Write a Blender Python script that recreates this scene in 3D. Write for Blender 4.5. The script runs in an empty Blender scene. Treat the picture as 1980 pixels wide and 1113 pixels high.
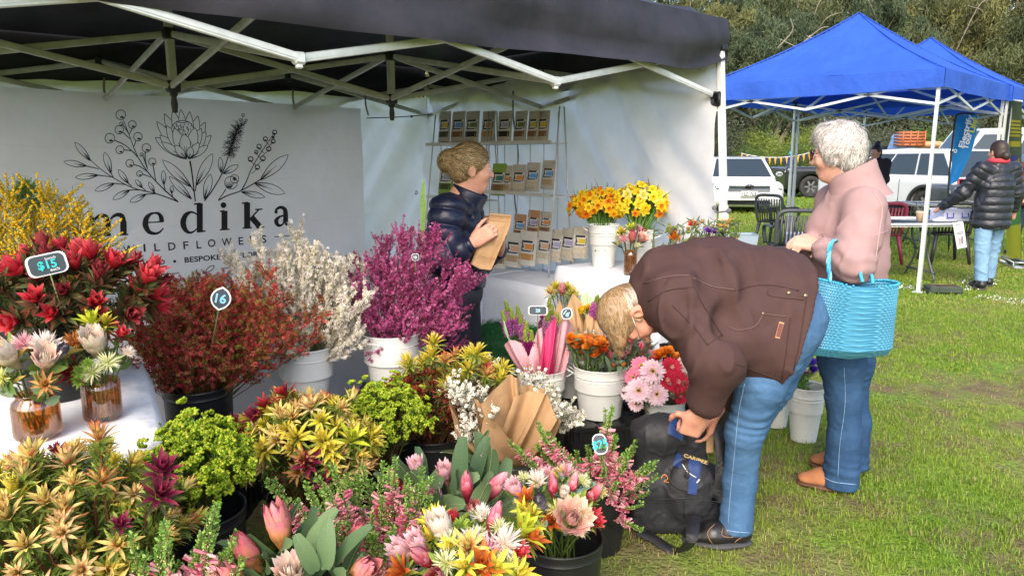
import bpy,math,random
import numpy as np
from mathutils import Vector,Matrix
random.seed(7); RNG=np.random.default_rng(11)
S=bpy.context.scene; COL=S.collection
rad=math.radians
# ---------------------------------------------------------------- camera
FPX,PITCH,CH=1414.0,rad(10.26),1.5          # focal length in photo pixels, downward tilt, eye height
cam=bpy.data.objects.new('camera',bpy.data.cameras.new('camera')); COL.objects.link(cam)
cam.data.sensor_width=36; cam.data.lens=36*FPX/1980
cam.data.clip_start=.05; cam.data.clip_end=600
cam.location = (0,0,CH); cam.rotation_euler=(math.pi/2 - PITCH,0,0)
S.camera=cam
# ---------------------------------------------------------------- sky, sun, exposure
SUN_EL,SUN_AZ=rad(40),rad(196)                 # azimuth clockwise from +Y: behind the viewer, to the left
W=bpy.data.worlds.new('World'); S.world=W; W.use_nodes=True
wn = W.node_tree.nodes; wl=W.node_tree.links
sky=wn.new('ShaderNodeTexSky'); sky.sky_type='NISHITA'; sky.sun_disc=False
sky.sun_elevation = SUN_EL; sky.sun_rotation = SUN_AZ; sky.air_density=1.0; sky.dust_density=3.5; sky.ozone_density=1.0
wl.new(sky.outputs[0],wn['Background'].inputs[0]); wn['Background'].inputs[1].default_value=0.15
sun = bpy.data.objects.new('sun',bpy.data.lights.new('sun','SUN')); COL.objects.link(sun)
sun.data.energy=.5; sun.data.angle=rad(35); sun.data.color=(1,.955,.89)
sd=Vector((math.sin(SUN_AZ)*math.cos(SUN_EL),math.cos(SUN_AZ)*math.cos(SUN_EL),math.sin(SUN_EL)))
sun.rotation_euler=sd.to_track_quat('Z','Y').to_euler()
S.view_settings.view_transform='Standard'; S.view_settings.look='None'
S.view_settings.exposure=1.6; S.view_settings.gamma=1
S.render.engine='CYCLES'
S.cycles.max_bounces=7; S.cycles.diffuse_bounces=3; S.cycles.glossy_bounces=3
S.cycles.transmission_bounces=6; S.cycles.transparent_max_bounces=8
S.cycles.use_denoising=True
# ---------------------------------------------------------------- places: photo pixel + depth (or height) -> metres
_c,_s=math.cos(PITCH),math.sin(PITCH)
def ray(px,py):
 dx=(px - 990)/FPX; dy=(556.5 - py)/FPX
 return np.array([dx,_c+dy*_s,-_s+dy*_c])
def P(px,py,Y):
 d=ray(px,py); return np.array([0,0,CH])+d*(Y/d[1])
def PZ(px,py,z):
 d=ray(px,py); return np.array([0,0,CH])+d*((z - CH)/d[2])
def A(*a): return np.array(a,float)
def nrm(v):
 v=np.asarray(v,float); return v/(np.linalg.norm(v,axis=-1,keepdims=True)+1e-12)
def srgb(h):
 h=h.lstrip('#'); c=[int(h[i:i+2],16)/255 for i in (0,2,4)]
 return A(*[x/12.92 if x <= .04045 else ((x+.055)/1.055)**2.4 for x in c])
# ---------------------------------------------------------------- materials
MATS={}
def mat(name,col=None,rough=.6,metal=0,var=.1,vs=9,bump=0,bs=60,attr=False,transl=0,spec=.5,glass=0,ior=1.45,
  wr=0,ws=5,coat=0,emit=0,alpha=1,stretch=None,col2=None,bump2=None):
 if name in MATS: return MATS[name]
 m=bpy.data.materials.new(name); m.use_nodes=True; nt=m.node_tree; N=nt.nodes; L=nt.links
 b=N['Principled BSDF']; out=N['Material Output']
 b.inputs['Roughness'].default_value=rough; b.inputs['Metallic'].default_value=metal
 b.inputs['Specular IOR Level'].default_value=spec; b.inputs['IOR'].default_value=ior
 b.inputs['Coat Weight'].default_value=coat; b.inputs['Coat Roughness'].default_value=.05
 b.inputs['Transmission Weight'].default_value=glass; b.inputs['Alpha'].default_value=alpha
 tc=N.new('ShaderNodeTexCoord'); src=tc.outputs['Object']
 if stretch:
  mp=N.new('ShaderNodeMapping'); mp.inputs['Scale'].default_value=stretch; L.new(src,mp.inputs[0]); src=mp.outputs[0]
 if attr:
  a=N.new('ShaderNodeAttribute'); a.attribute_name='Col'; base=a.outputs['Color']
 else:
  r=N.new('ShaderNodeRGB'); r.outputs[0].default_value=(*col,1); base=r.outputs[0]
 if var:
  n = N.new('ShaderNodeTexNoise'); n.inputs['Scale'].default_value=vs; n.inputs['Detail'].default_value=5
  n.inputs['Roughness'].default_value=.65; L.new(src,n.inputs['Vector'])
  if col2 is not None:
   mx=N.new('ShaderNodeMix'); mx.data_type='RGBA'
   cr=N.new('ShaderNodeMapRange'); cr.inputs[1].default_value=.5 - var; cr.inputs[2].default_value=.5+var
   L.new(n.outputs[0],cr.inputs[0]); L.new(cr.outputs[0],mx.inputs[0]); L.new(base,mx.inputs[6]); mx.inputs[7].default_value=(*col2,1)
   base=mx.outputs[2]
  else:
   mr=N.new('ShaderNodeMapRange'); mr.inputs[1].default_value=.3; mr.inputs[2].default_value=.7
   mr.inputs[3].default_value=1 - var; mr.inputs[4].default_value=1+var
   L.new(n.outputs[0],mr.inputs[0])
   vm=N.new('ShaderNodeVectorMath'); vm.operation = 'SCALE'; L.new(base,vm.inputs[0]); L.new(mr.outputs[0],vm.inputs['Scale'])
   base=vm.outputs[0]
 L.new(base,b.inputs['Base Color'])
 nor=None
 for st,sc,det in ((wr,ws,3),(bump,bs,2)):
  if st:
   n = N.new('ShaderNodeTexNoise'); n.inputs['Scale'].default_value=sc; n.inputs['Detail'].default_value=det
   L.new(src,n.inputs['Vector'])
   bp=N.new('ShaderNodeBump'); bp.inputs['Strength'].default_value=1; bp.inputs['Distance'].default_value=st
   L.new(n.outputs[0],bp.inputs['Height'])
   if nor: L.new(nor,bp.inputs['Normal'])
   nor=bp.outputs[0]
 if nor: L.new(nor,b.inputs['Normal'])
 if emit:
  L.new(base,b.inputs['Emission Color']); b.inputs['Emission Strength'].default_value=emit
 if transl:
  t=N.new('ShaderNodeBsdfTranslucent'); L.new(base,t.inputs[0])
  if nor: L.new(nor,t.inputs[1])
  mix=N.new('ShaderNodeMixShader'); mix.inputs[0].default_value=transl
  L.new(b.outputs[0],mix.inputs[1]); L.new(t.outputs[0],mix.inputs[2]); L.new(mix.outputs[0],out.inputs[0])
 MATS[name]=m; return m
def film(name,tint,gloss=.12,rough=.05,wr=0,ws=12,tintf=1.0):
 """thin clear sheet: tinted see-through plus a sheen that grows at grazing angles"""
 if name in MATS: return MATS[name]
 m=bpy.data.materials.new(name); m.use_nodes=True; N=m.node_tree.nodes; L=m.node_tree.links; N.remove(N['Principled BSDF'])
 tr=N.new('ShaderNodeBsdfTransparent'); tr.inputs[0].default_value=(*tint,1); gl=N.new('ShaderNodeBsdfGlossy'); gl.inputs['Roughness'].default_value=rough
 fr=N.new('ShaderNodeLayerWeight'); fr.inputs[0].default_value=.35; mr=N.new('ShaderNodeMapRange'); mr.inputs[3].default_value=gloss; mr.inputs[4].default_value=min(1,gloss+.55); L.new(fr.outputs['Fresnel'],mr.inputs[0])
 if wr:
  n = N.new('ShaderNodeTexNoise'); n.inputs['Scale'].default_value=ws; tc=N.new('ShaderNodeTexCoord'); L.new(tc.outputs['Object'],n.inputs['Vector']); bp=N.new('ShaderNodeBump'); bp.inputs['Distance'].default_value=wr; L.new(n.outputs[0],bp.inputs['Height']); L.new(bp.outputs[0],gl.inputs['Normal'])
 mx=N.new('ShaderNodeMixShader'); L.new(mr.outputs[0],mx.inputs[0]); L.new(tr.outputs[0],mx.inputs[1]); L.new(gl.outputs[0],mx.inputs[2]); L.new(mx.outputs[0],N['Material Output'].inputs[0]); MATS[name]=m; return m
# ---------------------------------------------------------------- mesh building
class G:
 def __init__(s): s.V=[]; s.F=[]; s.C=[]; s.n = 0
 def add(s,V,F,c=None):
  V=np.asarray(V,float).reshape(-1,3)
  if isinstance(F,np.ndarray): gs=[F]
  else:
   d={}
   for f in F: d.setdefault(len(f),[]).append(f)
   gs=[np.array(v) for v in d.values()]
  for f in gs: s.F.append(f+s.n)
  if c is None: c=A(1,1,1)
  c=np.asarray(c,float)
  s.C.append(np.broadcast_to(c,(len(V),3)).copy() if c.ndim == 1 else c)
  s.V.append(V); s.n += len(V); return s
 def box(s,c,d,R=None,c_=None,bev=0):
  x,y,z=[v/2 for v in d]; b=bev
  if not b:
   V=A(*[[i*x,j*y,k*z] for i in (-1,1) for j in (-1,1) for k in (-1,1)])
   F=[(0,1,3,2),(4,6,7,5),(0,4,5,1),(2,3,7,6),(0,2,6,4),(1,5,7,3)]
  else:
   V=[]; idx={}
   for i in (-1,1):
    for j in (-1,1):
     for k in (-1,1):
      for ax in range(3):
       p=[i*(x - b),j*(y - b),k*(z - b)]; p[ax]=(i,j,k)[ax]*(x,y,z)[ax]
       idx[i,j,k,ax]=len(V); V.append(p)
   F=[]
   for ax in range(3):
    o=[a for a in range(3) if a != ax]
    for sg in (-1,1):
     q=[]
     for u,w in ((-1,-1),(1,-1),(1,1),(-1,1)):
      k=[0,0,0]; k[ax]=sg; k[o[0]]=u; k[o[1]]=w; q.append(idx[(*k,ax)])
     if (sg > 0) == (ax == 1): q=q[::-1]
     F.append(tuple(q))
   for ax in range(3):
    o=[a for a in range(3) if a != ax]
    for u in (-1,1):
     for w in (-1,1):
      def g(e,aa):
       k=[0,0,0]; k[ax]=e; k[o[0]]=u; k[o[1]]=w; return idx[(*k,aa)]
      q=(g(-1,o[0]),g(1,o[0]),g(1,o[1]),g(-1,o[1]))
      if (u*w > 0) == (ax == 1): q=q[::-1]
      F.append(q)
   for i in (-1,1):
    for j in (-1,1):
     for k in (-1,1):
      q=(idx[i,j,k,0],idx[i,j,k,1],idx[i,j,k,2]); F.append(q if i*j*k > 0 else q[::-1])
   V=np.array(V)
  if R is not None: V=V @ np.asarray(R).T
  return s.add(V+np.asarray(c,float),F,c_)
 def tube(s,path,r,n=8,c=None,cap=True,flat=None,closed=False):
  path=np.asarray(path,float); m=len(path)
  r=np.broadcast_to(np.asarray(r,float),(m,))
  T=np.gradient(path,axis=0)
  if closed: T=np.roll(path,-1,0) - np.roll(path,1,0)
  T=nrm(T); up=A(0,0,1) if abs(T[0][2]) < .9 else A(1,0,0)
  u=np.cross(T[0],up); u /= math.sqrt(u @ u)+1e-12; Us=[]
  for i in range(m):
   u=u - T[i]*(u @ T[i]); u=u/(math.sqrt(u @ u)+1e-12); Us.append(u)
  Us=np.array(Us); Ws=np.cross(T,Us); a_=2*math.pi*np.arange(n)/n
  V=path[:,None]+r[:,None,None]*(Us[:,None]*(np.cos(a_)*(flat or 1))[None,:,None]+Ws[:,None]*np.sin(a_)[None,:,None])
  i_=np.repeat(np.arange(m if closed else m - 1),n); k_=np.tile(np.arange(n),m if closed else m - 1); j_=(i_+1) % m
  F=[tuple(q) for q in np.stack([i_*n + k_,i_*n + (k_+1) % n,j_*n + (k_+1) % n,j_*n + k_],1).tolist()]
  V=V.reshape(-1,3)
  if cap and not closed: F.append(tuple(range(n))[::-1]); F.append(tuple((m - 1)*n + k for k in range(n)))
  if c is not None and np.ndim(c) == 2: c=np.repeat(np.asarray(c),n,0)
  return s.add(V,F,c)
 def lathe(s,prof,n=24,c=(0,0,0),col=None,rib=0,nr=0,R=None,cap0=False,cap1=False):
  V=[]; m=len(prof)
  for r,z in prof:
   for k in range(n):
    a=2*math.pi*k/n; rr=r*(1+rib*math.cos(nr*a)) if nr else r
    V.append((rr*math.cos(a),rr*math.sin(a),z))
  F=[(i*n + k,i*n + (k+1) % n,(i+1)*n + (k+1) % n,(i+1)*n + k) for i in range(m - 1) for k in range(n)]
  if cap0: F.append(tuple(range(n))[::-1])
  if cap1: F.append(tuple((m - 1)*n + k for k in range(n)))
  V=np.array(V)
  if R is not None: V=V @ np.asarray(R).T
  return s.add(V+np.asarray(c,float),F,col)
 def grid(s,Q,c=None,cu=False,cv=False):
  Q=np.asarray(Q,float); a,b=Q.shape[:2]
  i,j=np.meshgrid(np.arange(a if cu else a - 1),np.arange(b if cv else b - 1),indexing='ij')
  i=i.ravel(); j=j.ravel(); i2=(i+1) % a; j2=(j+1) % b
  F=np.stack([i*b+j,i2*b+j,i2*b+j2,i*b+j2],1)
  if c is not None and np.ndim(c) == 3: c=np.asarray(c).reshape(-1,3)
  return s.add(Q.reshape(-1,3),F,c)
 def inst(s,tpl,R,T,cols=None,shade=None):
  V,F,C=tpl; n = len(T)
  if n == 0: return s
  W_=np.einsum('nij,vj->nvi',np.asarray(R,float),V)+np.asarray(T,float)[:,None]
  off=(np.arange(n)*len(V))[:,None,None]
  if cols is None: cc=np.broadcast_to(C,(n,len(V),3))
  else: cc=np.asarray(cols)[:,None]*C[None]
  for f in (F if isinstance(F,list) else [F]): s.F.append((f[None]+off).reshape(-1,f.shape[1])+s.n)
  s.V.append(W_.reshape(-1,3)); s.C.append(cc.reshape(-1,3)); s.n += n * len(V); return s
 def ball(s,c,r,n=8,m=6,col=None,R=None):
  th=np.linspace(0,math.pi,m+1); ph=np.linspace(0,2*math.pi,n,endpoint=False)
  Q=np.stack([np.outer(np.sin(th),np.cos(ph)),np.outer(np.sin(th),np.sin(ph)),np.outer(np.cos(th),np.ones(n))],-1)*np.asarray(r)
  if R is not None: Q=Q @ np.asarray(R).T
  return s.grid(Q[::-1]+np.asarray(c,float),col,cv=True)
 def prism(s,pts,c0,ax_u,ax_v,th,c=None):
  # flat outline pts (u,v) at origin c0, axes u,v; thickness along u x v
  ax_u=np.asarray(ax_u,float); ax_v=np.asarray(ax_v,float); w=nrm(np.cross(ax_u,ax_v)); n = len(pts)
  B=np.array([np.asarray(c0,float)+ax_u*p[0]+ax_v*p[1] for p in pts])
  V=np.concatenate([B,B+w*th])
  F=[tuple(range(n))[::-1],tuple(range(n,2*n))]+[(k,(k+1) % n,n + (k+1) % n,n + k) for k in range(n)]
  return s.add(V,F,c)
 def tpl(s): return np.concatenate(s.V),[f for f in s.F],np.concatenate(s.C)
 def data(s,name,smooth=True):
  V=np.concatenate(s.V); me=bpy.data.meshes.new(name)
  nl=sum(f.size for f in s.F); nf=sum(len(f) for f in s.F)
  me.vertices.add(len(V)); me.loops.add(nl); me.polygons.add(nf)
  me.vertices.foreach_set('co',V.astype(np.float32).ravel())
  me.loops.foreach_set('vertex_index',np.concatenate([f.ravel() for f in s.F]).astype(np.int32))
  tot=np.concatenate([np.full(len(f),f.shape[1]) for f in s.F]); st=np.concatenate([[0],np.cumsum(tot)[:-1]])
  me.polygons.foreach_set('loop_start',st.astype(np.int32)); me.polygons.foreach_set('loop_total',tot.astype(np.int32))
  me.polygons.foreach_set('use_smooth',np.full(nf,bool(smooth)))
  at=me.color_attributes.new('Col','FLOAT_COLOR','POINT')
  C=np.concatenate(s.C); at.data.foreach_set('color',np.concatenate([C,np.ones((len(C),1))],1).astype(np.float32).ravel())
  me.update(); return me
 def build(s,name,m,parent=None,smooth=True,world=True,sharp=None):
  if parent is not None and world:
   M_=parent_mat(parent).inverted(); R_=np.array(M_.to_3x3()); o=np.array(M_.translation); s.V=[v @ R_.T+o for v in s.V]
  me=s.data(name,smooth); me.materials.append(m)
  if sharp: me.set_sharp_from_angle(angle=rad(sharp))
  return obj(name,me,parent)
def parent_mat(p):
 m=p.matrix_basis.copy()
 while p.parent: p=p.parent; m=p.matrix_basis @ m
 return m
def parent_loc(p):
 l=Vector(p.location)
 while p.parent: p=p.parent; l=l+p.location
 return l
def obj(name,me,parent=None,loc=None):
 o=bpy.data.objects.new(name,me); COL.objects.link(o)
 if parent is not None: o.parent=parent
 if loc is not None: o.location = loc
 return o
def tag(o,label=None,cat=None,group=None,kind=None):
 if label: o['label']=label
 if cat: o['category']=cat
 if group: o['group']=group
 if kind: o['kind']=kind
 return o
def thing(name,label,cat,loc=(0,0,0),rz=0,group=None):
 o=bpy.data.objects.new(name,None); COL.objects.link(o); o.location = tuple(loc); o.rotation_euler=(0,0,rz)
 o.empty_display_size=.1
 return tag(o,label,cat,group)
def dup(root,loc,rz=None,label=None,scale=None):
 def cp(o,par):
  c=o.copy(); COL.objects.link(c); c.parent=par
  for ch in o.children: cp(ch,c)
  return c
 r=cp(root,None); r.location = tuple(loc)
 if rz is not None: r.rotation_euler=(0,0,rz)
 if scale: r.scale=(scale,)*3
 if label: r['label']=label
 return r
def Rz(a): c,s=math.cos(a),math.sin(a); return A([c,-s,0],[s,c,0],[0,0,1])
def Ry(a): c,s=math.cos(a),math.sin(a); return A([c,0,s],[0,1,0],[-s,0,c])
def Rx(a): c,s=math.cos(a),math.sin(a); return A([1,0,0],[0,c,-s],[0,s,c])
def frames(D,roll=None,up=None):
 """rotation matrices (n,3,3) whose local +Z is D; random roll"""
 D=nrm(np.atleast_2d(D)); n = len(D)
 h=np.where(np.abs(D[:,2:3]) < .95,A(0,0,1),A(1,0,0)) if up is None else np.broadcast_to(up,(n,3))
 x=nrm(np.cross(h,D)); y=np.cross(D,x)
 if roll is None: roll=RNG.uniform(0,6.283,n)
 roll=np.broadcast_to(roll,(n,)); c=np.cos(roll)[:,None]; s=np.sin(roll)[:,None]
 return np.stack([x*c+y*s,y*c - x*s,D],-1)
def axes(z,x):
 z=nrm(z); y=nrm(np.cross(z,x)); return np.stack([np.cross(y,z),y,z],-1)
def catmull(pts,n=8):
 p=np.asarray(pts,float); p=np.concatenate([[2*p[0] - p[1]],p,[2*p[-1] - p[-2]]]); out=[]
 for i in range(1,len(p) - 2):
  for k in range(n):
   t=k/n; a,b,c,d=p[i - 1:i+3]
   out.append(.5*(2*b+(c - a)*t+(2*a - 5*b+4*c - d)*t*t+(3*b - a - 3*c+d)*t**3))
 out.append(p[-2]); return np.array(out)
def vnoise(p,seed=0):
 """cheap smooth value noise, p (...,3) -> (...)"""
 p=np.asarray(p,float); i=np.floor(p).astype(np.int64); f=p - i; f=f*f*(3 - 2*f); r=0
 for a in (0,1):
  for b in (0,1):
   for c in (0,1):
    h=(i[...,0]+a)*374761393+(i[...,1]+b)*668265263+(i[...,2]+c)*2147483647+seed*974711
    h=(h ^ (h >> 13))*1274126177 & 0xffffffff; h=(h ^ (h >> 16)) & 0xffff
    r=r+h/65535.*(f[...,0] if a else 1 - f[...,0])*(f[...,1] if b else 1 - f[...,1])*(f[...,2] if c else 1 - f[...,2])
 return r*2 - 1
_FONTS={}
def text_geo(body,size=1,bold=0):
 """vertices/faces of a line of text, lying in XY, starting at 0,0"""
 cu=bpy.data.curves.new('t','FONT'); cu.body=body; cu.size=size; cu.offset=bold*size; cu.resolution_u=3
 o=bpy.data.objects.new('t',cu); COL.objects.link(o)
 dg=bpy.context.evaluated_depsgraph_get(); me=o.evaluated_get(dg).to_mesh()
 V=np.array([v.co[:] for v in me.vertices]).reshape(-1,3); F=[tuple(p.vertices) for p in me.polygons]
 o.evaluated_get(dg).to_mesh_clear(); bpy.data.objects.remove(o); bpy.data.curves.remove(cu)
 return V,F
def lettering(body,c0,u,v,h,m,parent,name='lettering',center=True,width=None,bold=0,lift=.003):
 """flat text standing on a surface: c0 centre, u along, v up (unit), cap height h"""
 V,F=text_geo(body,h/.7,bold)
 if len(V) == 0: return None
 w=V[:,0].max() - V[:,0].min(); sx=(width/w) if width else 1
 x=(V[:,0] - (V[:,0].min()+w/2 if center else 0))*sx
 u=nrm(u); v=nrm(v); n = np.cross(u,v)
 Q=np.asarray(c0)+x[:,None]*u+(V[:,1] - h/2)[:,None]*v+n * lift
 g=G(); g.add(Q,F); return g.build(name,m,parent,smooth=False)
# ---------------------------------------------------------------- smooth solids: blended limbs, skinned by surface nets
class SDF:
 def __init__(s,lo,hi,h):
  s.lo=np.asarray(lo,float); s.h=h; s.n = np.ceil((np.asarray(hi) - s.lo)/h).astype(int)+1
  s.f=np.full(s.n,.5,np.float32)
 def _sub(s,lo,hi):
  a=np.clip(np.floor((lo - s.lo)/s.h).astype(int),0,s.n); b=np.clip(np.ceil((hi - s.lo)/s.h).astype(int)+1,0,s.n)
  if np.any(b <= a): return None,None
  sl=tuple(slice(i,j) for i,j in zip(a,b))
  ax=[(s.lo[k]+s.h*np.arange(a[k],b[k])).astype(np.float32) for k in range(3)]
  return sl,np.stack(np.meshgrid(*ax,indexing='ij'),-1)
 def _op(s,sl,d,k,sub):
  f=s.f[sl]
  if sub: d=-d; hh=np.maximum(k - np.abs(f - d),0)/max(k,1e-6); s.f[sl]=np.maximum(f,d)+hh*hh*k/4
  else: hh=np.maximum(k - np.abs(f - d),0)/max(k,1e-6); s.f[sl]=np.minimum(f,d) - hh*hh*k/4
 def cap(s,a,b,ra,rb=None,k=.02,flat=None,sub=False):
  """tapered limb a->b; flat=(dir, scale) squashes it along dir"""
  a=np.asarray(a,float); b=np.asarray(b,float); rb=ra if rb is None else rb
  m=max(ra,rb)*(max(1,flat[1]) if flat else 1)+k+2*s.h
  sl,p=s._sub(np.minimum(a,b) - m,np.maximum(a,b)+m)
  if sl is None: return s
  if flat:
   dr=nrm(flat[0]); c=(a+b)/2; q=1/flat[1] - 1
   def tr(x): return x+((x - c) @ dr)[...,None]*dr*q
   p=tr(p); a=tr(a); b=tr(b)
  ba=b - a; t=np.clip(((p - a) @ ba)/max(ba @ ba,1e-9),0,1)
  d=np.linalg.norm(p - a - t[...,None]*ba,axis=-1) - (ra+(rb - ra)*t)
  if flat: d=d*min(1,flat[1])
  s._op(sl,d.astype(np.float32),k,sub); return s
 def ell(s,c,r,R=None,k=.02,sub=False):
  c=np.asarray(c,float); r=np.broadcast_to(np.asarray(r,float),(3,)); m=r.max()+k+2*s.h
  sl,p=s._sub(c - m,c+m)
  if sl is None: return s
  p=p - c
  if R is not None: p=p @ np.asarray(R)
  k0=np.linalg.norm(p/r,axis=-1); k1=np.linalg.norm(p/(r*r),axis=-1)+1e-9
  s._op(sl,(k0*(k0 - 1)/k1).astype(np.float32),k,sub); return s
 def box(s,c,hd,R=None,rd=.02,k=.02,sub=False):
  c=np.asarray(c,float); hd=np.asarray(hd,float); m=np.linalg.norm(hd)+k+2*s.h
  sl,p=s._sub(c - m,c+m)
  if sl is None: return s
  p=p - c
  if R is not None: p=p @ np.asarray(R)
  q=np.abs(p) - (hd - rd)
  d=np.linalg.norm(np.maximum(q,0),axis=-1)+np.minimum(q.max(-1),0) - rd
  s._op(sl,d.astype(np.float32),k,sub); return s
 def chain(s,pts,rs,k=.02,flat=None):
  for i in range(len(pts) - 1): s.cap(pts[i],pts[i+1],rs[i],rs[i+1],k,flat)
  return s
 def noise(s,amp,sc,seed=0,stretch=(1,1,1)):
  mk=np.abs(s.f) < amp*3+s.h*2; ii=np.argwhere(mk)
  p=(s.lo+ii*s.h)*sc*np.asarray(stretch); s.f[mk]+=(amp*vnoise(p,seed)).astype(np.float32); return s
 def cut(s,pt,nn):
  """keep the side nn points away from"""
  nn = nrm(nn); g=[s.lo[k]+s.h*np.arange(s.n[k]) for k in range(3)]
  d=(g[0] - pt[0])[:,None,None]*nn[0]+(g[1] - pt[1])[None,:,None]*nn[1]+(g[2] - pt[2])[None,None]*nn[2]
  s.f=np.maximum(s.f,d.astype(np.float32)); return s
 def geo(s):
  f=s.f; n = s.n; ins=f < 0
  cnt=np.zeros(n - 1,np.int8)
  for a in (0,1):
   for b in (0,1):
    for c in (0,1): cnt+=ins[a:n[0] - 1+a,b:n[1] - 1+b,c:n[2] - 1+c]
  act=(cnt > 0) & (cnt < 8); cells=np.argwhere(act); idx=np.full(n - 1,-1,np.int64); idx[act]=np.arange(len(cells))
  V=np.zeros((len(cells),3)); w=np.zeros(len(cells)); cr=[(a,b,c) for a in (0,1) for b in (0,1) for c in (0,1)]
  val={k: f[cells[:,0]+k[0],cells[:,1]+k[1],cells[:,2]+k[2]] for k in cr}
  for p in cr:
   for ax in range(3):
    if p[ax] == 0:
     q=list(p); q[ax]=1; q=tuple(q); x,y=val[p],val[q]; m=(x < 0) != (y < 0)
     t=np.where(m,x/np.where(m,x - y,1),0); pt=np.broadcast_to(np.array(p,float),(len(cells),3)).copy(); pt[:,ax]+=t
     V+=np.where(m[:,None],pt,0); w+=m
  V=s.lo+(cells+V/w[:,None])*s.h; F=[]
  for ax in range(3):
   o=[(ax+1) % 3,(ax+2) % 3]; a=[slice(None)]*3; b=[slice(None)]*3; a[ax]=slice(0,-1); b[ax]=slice(1,None)
   e=np.argwhere(ins[tuple(a)] != ins[tuple(b)]); e=e[(e[:,o[0]] > 0) & (e[:,o[1]] > 0) & (e[:,o[0]] < n[o[0]] - 1) & (e[:,o[1]] < n[o[1]] - 1)]
   q=[]
   for d0,d1 in ((1,1),(0,1),(0,0),(1,0)):
    c=e.copy(); c[:,o[0]]-=d0; c[:,o[1]]-=d1; q.append(idx[c[:,0],c[:,1],c[:,2]])
   q=np.stack(q,1); up=ins[e[:,0],e[:,1],e[:,2]]; q[~up]=q[~up][:,::-1]; F.append(q[(q >= 0).all(1)])
  F=np.concatenate(F)
  # one relaxing pass takes the grid steps off
  for _ in range(2):
   A_=np.zeros_like(V); c_=np.zeros(len(V))
   for k in range(4):
    np.add.at(A_,F[:,k],V[F[:,(k+1) % 4]]); np.add.at(c_,F[:,k],1)
    np.add.at(A_,F[:,(k+1) % 4],V[F[:,k]]); np.add.at(c_,F[:,(k+1) % 4],1)
   V=V*.45+.55*A_/np.maximum(c_,1)[:,None]
  return V,F
 def build(s,name,m,parent=None,colf=None,disp=None,world=True):
  V,F=s.geo(); c=colf(V) if colf else None
  if disp is not None: V=disp(V,F)
  g=G(); g.add(V,F,c); return g.build(name,m,parent,world=world)
def vnormals(V,F):
 n = np.cross(V[F[:,2]] - V[F[:,0]],V[F[:,3]] - V[F[:,1]]); N=np.zeros_like(V)
 for k in range(4): np.add.at(N,F[:,k],n)
 return nrm(N)
# ================================================================ SETTING
PLANT=mat('plant',rough=.55,attr=True,var=.12,vs=40,transl=.28,spec=.35)
PETAL=mat('petal',rough=.6,attr=True,var=.1,vs=60,transl=.3,spec=.25)
BARK=mat('bark',rough=.9,attr=True,var=.3,vs=6,bump=.03,bs=20,spec=.2)
def ground_material():
 m=bpy.data.materials.new('lawn_soil'); m.use_nodes=True; N=m.node_tree.nodes; L=m.node_tree.links
 b=N['Principled BSDF']; b.inputs['Roughness'].default_value=.95; b.inputs['Specular IOR Level'].default_value=.2
 tc=N.new('ShaderNodeTexCoord')
 def nz(sc,det=6):
  n = N.new('ShaderNodeTexNoise'); n.inputs['Scale'].default_value=sc; n.inputs['Detail'].default_value=det
  n.inputs['Roughness'].default_value=.6; L.new(tc.outputs['Object'],n.inputs['Vector']); return n.outputs[0]
 def mix(f,a,b_,lo,hi):
  r=N.new('ShaderNodeMapRange'); r.inputs[1].default_value=lo; r.inputs[2].default_value=hi; L.new(f,r.inputs[0])
  x=N.new('ShaderNodeMix'); x.data_type='RGBA'; L.new(r.outputs[0],x.inputs[0])
  for k,v in ((6,a),(7,b_)):
   if isinstance(v,tuple): x.inputs[k].default_value=(*v,1)
   else: L.new(v,x.inputs[k])
  return x.outputs[2]
 g=mix(nz(1.3),(.13,.24,.018),(.23,.32,.04),.35,.65)
 g=mix(nz(26,4),g,(.05,.10,.012),.42,.75)
 soil=mix(nz(9),(.20,.155,.075),(.11,.085,.04),.35,.7)
 c=mix(nz(2.1),g,soil,.42,.60)
 # worn soil near the stalls only: distance from the viewer
 ln = N.new('ShaderNodeVectorMath'); ln.operation = 'LENGTH'; L.new(tc.outputs['Object'],ln.inputs[0])
 far=mix(ln.outputs['Value'],c,g,6,10)
 L.new(far,b.inputs['Base Color'])
 bp=N.new('ShaderNodeBump'); bp.inputs['Distance'].default_value=.03; L.new(nz(45,3),bp.inputs['Height']); L.new(bp.outputs[0],b.inputs['Normal'])
 return m
def lawn_z(x,y):
 p=np.stack([np.asarray(x,float),np.asarray(y,float),np.zeros_like(np.asarray(x,float))],-1)
 return .012*vnoise(p*1.7,3)+.006*vnoise(p*6,4)
def build_ground():
 xs=np.concatenate([-np.geomspace(400,8,18),np.linspace(-7.5,9.5,171),np.geomspace(10,400,18)])
 ys=np.concatenate([-np.geomspace(60,1.5,8),np.linspace(-1,14,151),np.geomspace(14.5,500,20)])
 X,Y=np.meshgrid(xs,ys,indexing='ij')
 near=np.clip(1 - (np.hypot(X,Y) - 9)/6,0,1)
 g=G(); g.grid(np.stack([X,Y,lawn_z(X,Y)*near],-1))
 tag(g.build('ground',ground_material()),'green lawn with worn brown patches under the market stalls',kind='structure')
build_ground()
def build_road():
 g=G(); g.grid([[(-80,62,.06),(-80,68,.06)],[(140,62,.06),(140,68,.06)]][::1])
 tag(g.build('road',mat('asphalt',(.09,.088,.085),.9,vs=3,var=.15)),'grey bitumen path beyond the lawn',kind='structure')
 g=G(); n = 60; xs=np.linspace(-80,140,n)
 Q=np.stack([np.stack([xs,np.full(n,yy),np.full(n,zz)],-1) for yy,zz in ((69.5,.0),(70.5,.25),(82,.5),(100,.4))],1)
 g.grid(Q); tag(g.build('garden_bed',mat('mulch',(.10,.065,.035),.95,vs=4,var=.4)),'brown mulched bed under the trees',kind='structure')
build_road()
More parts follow.
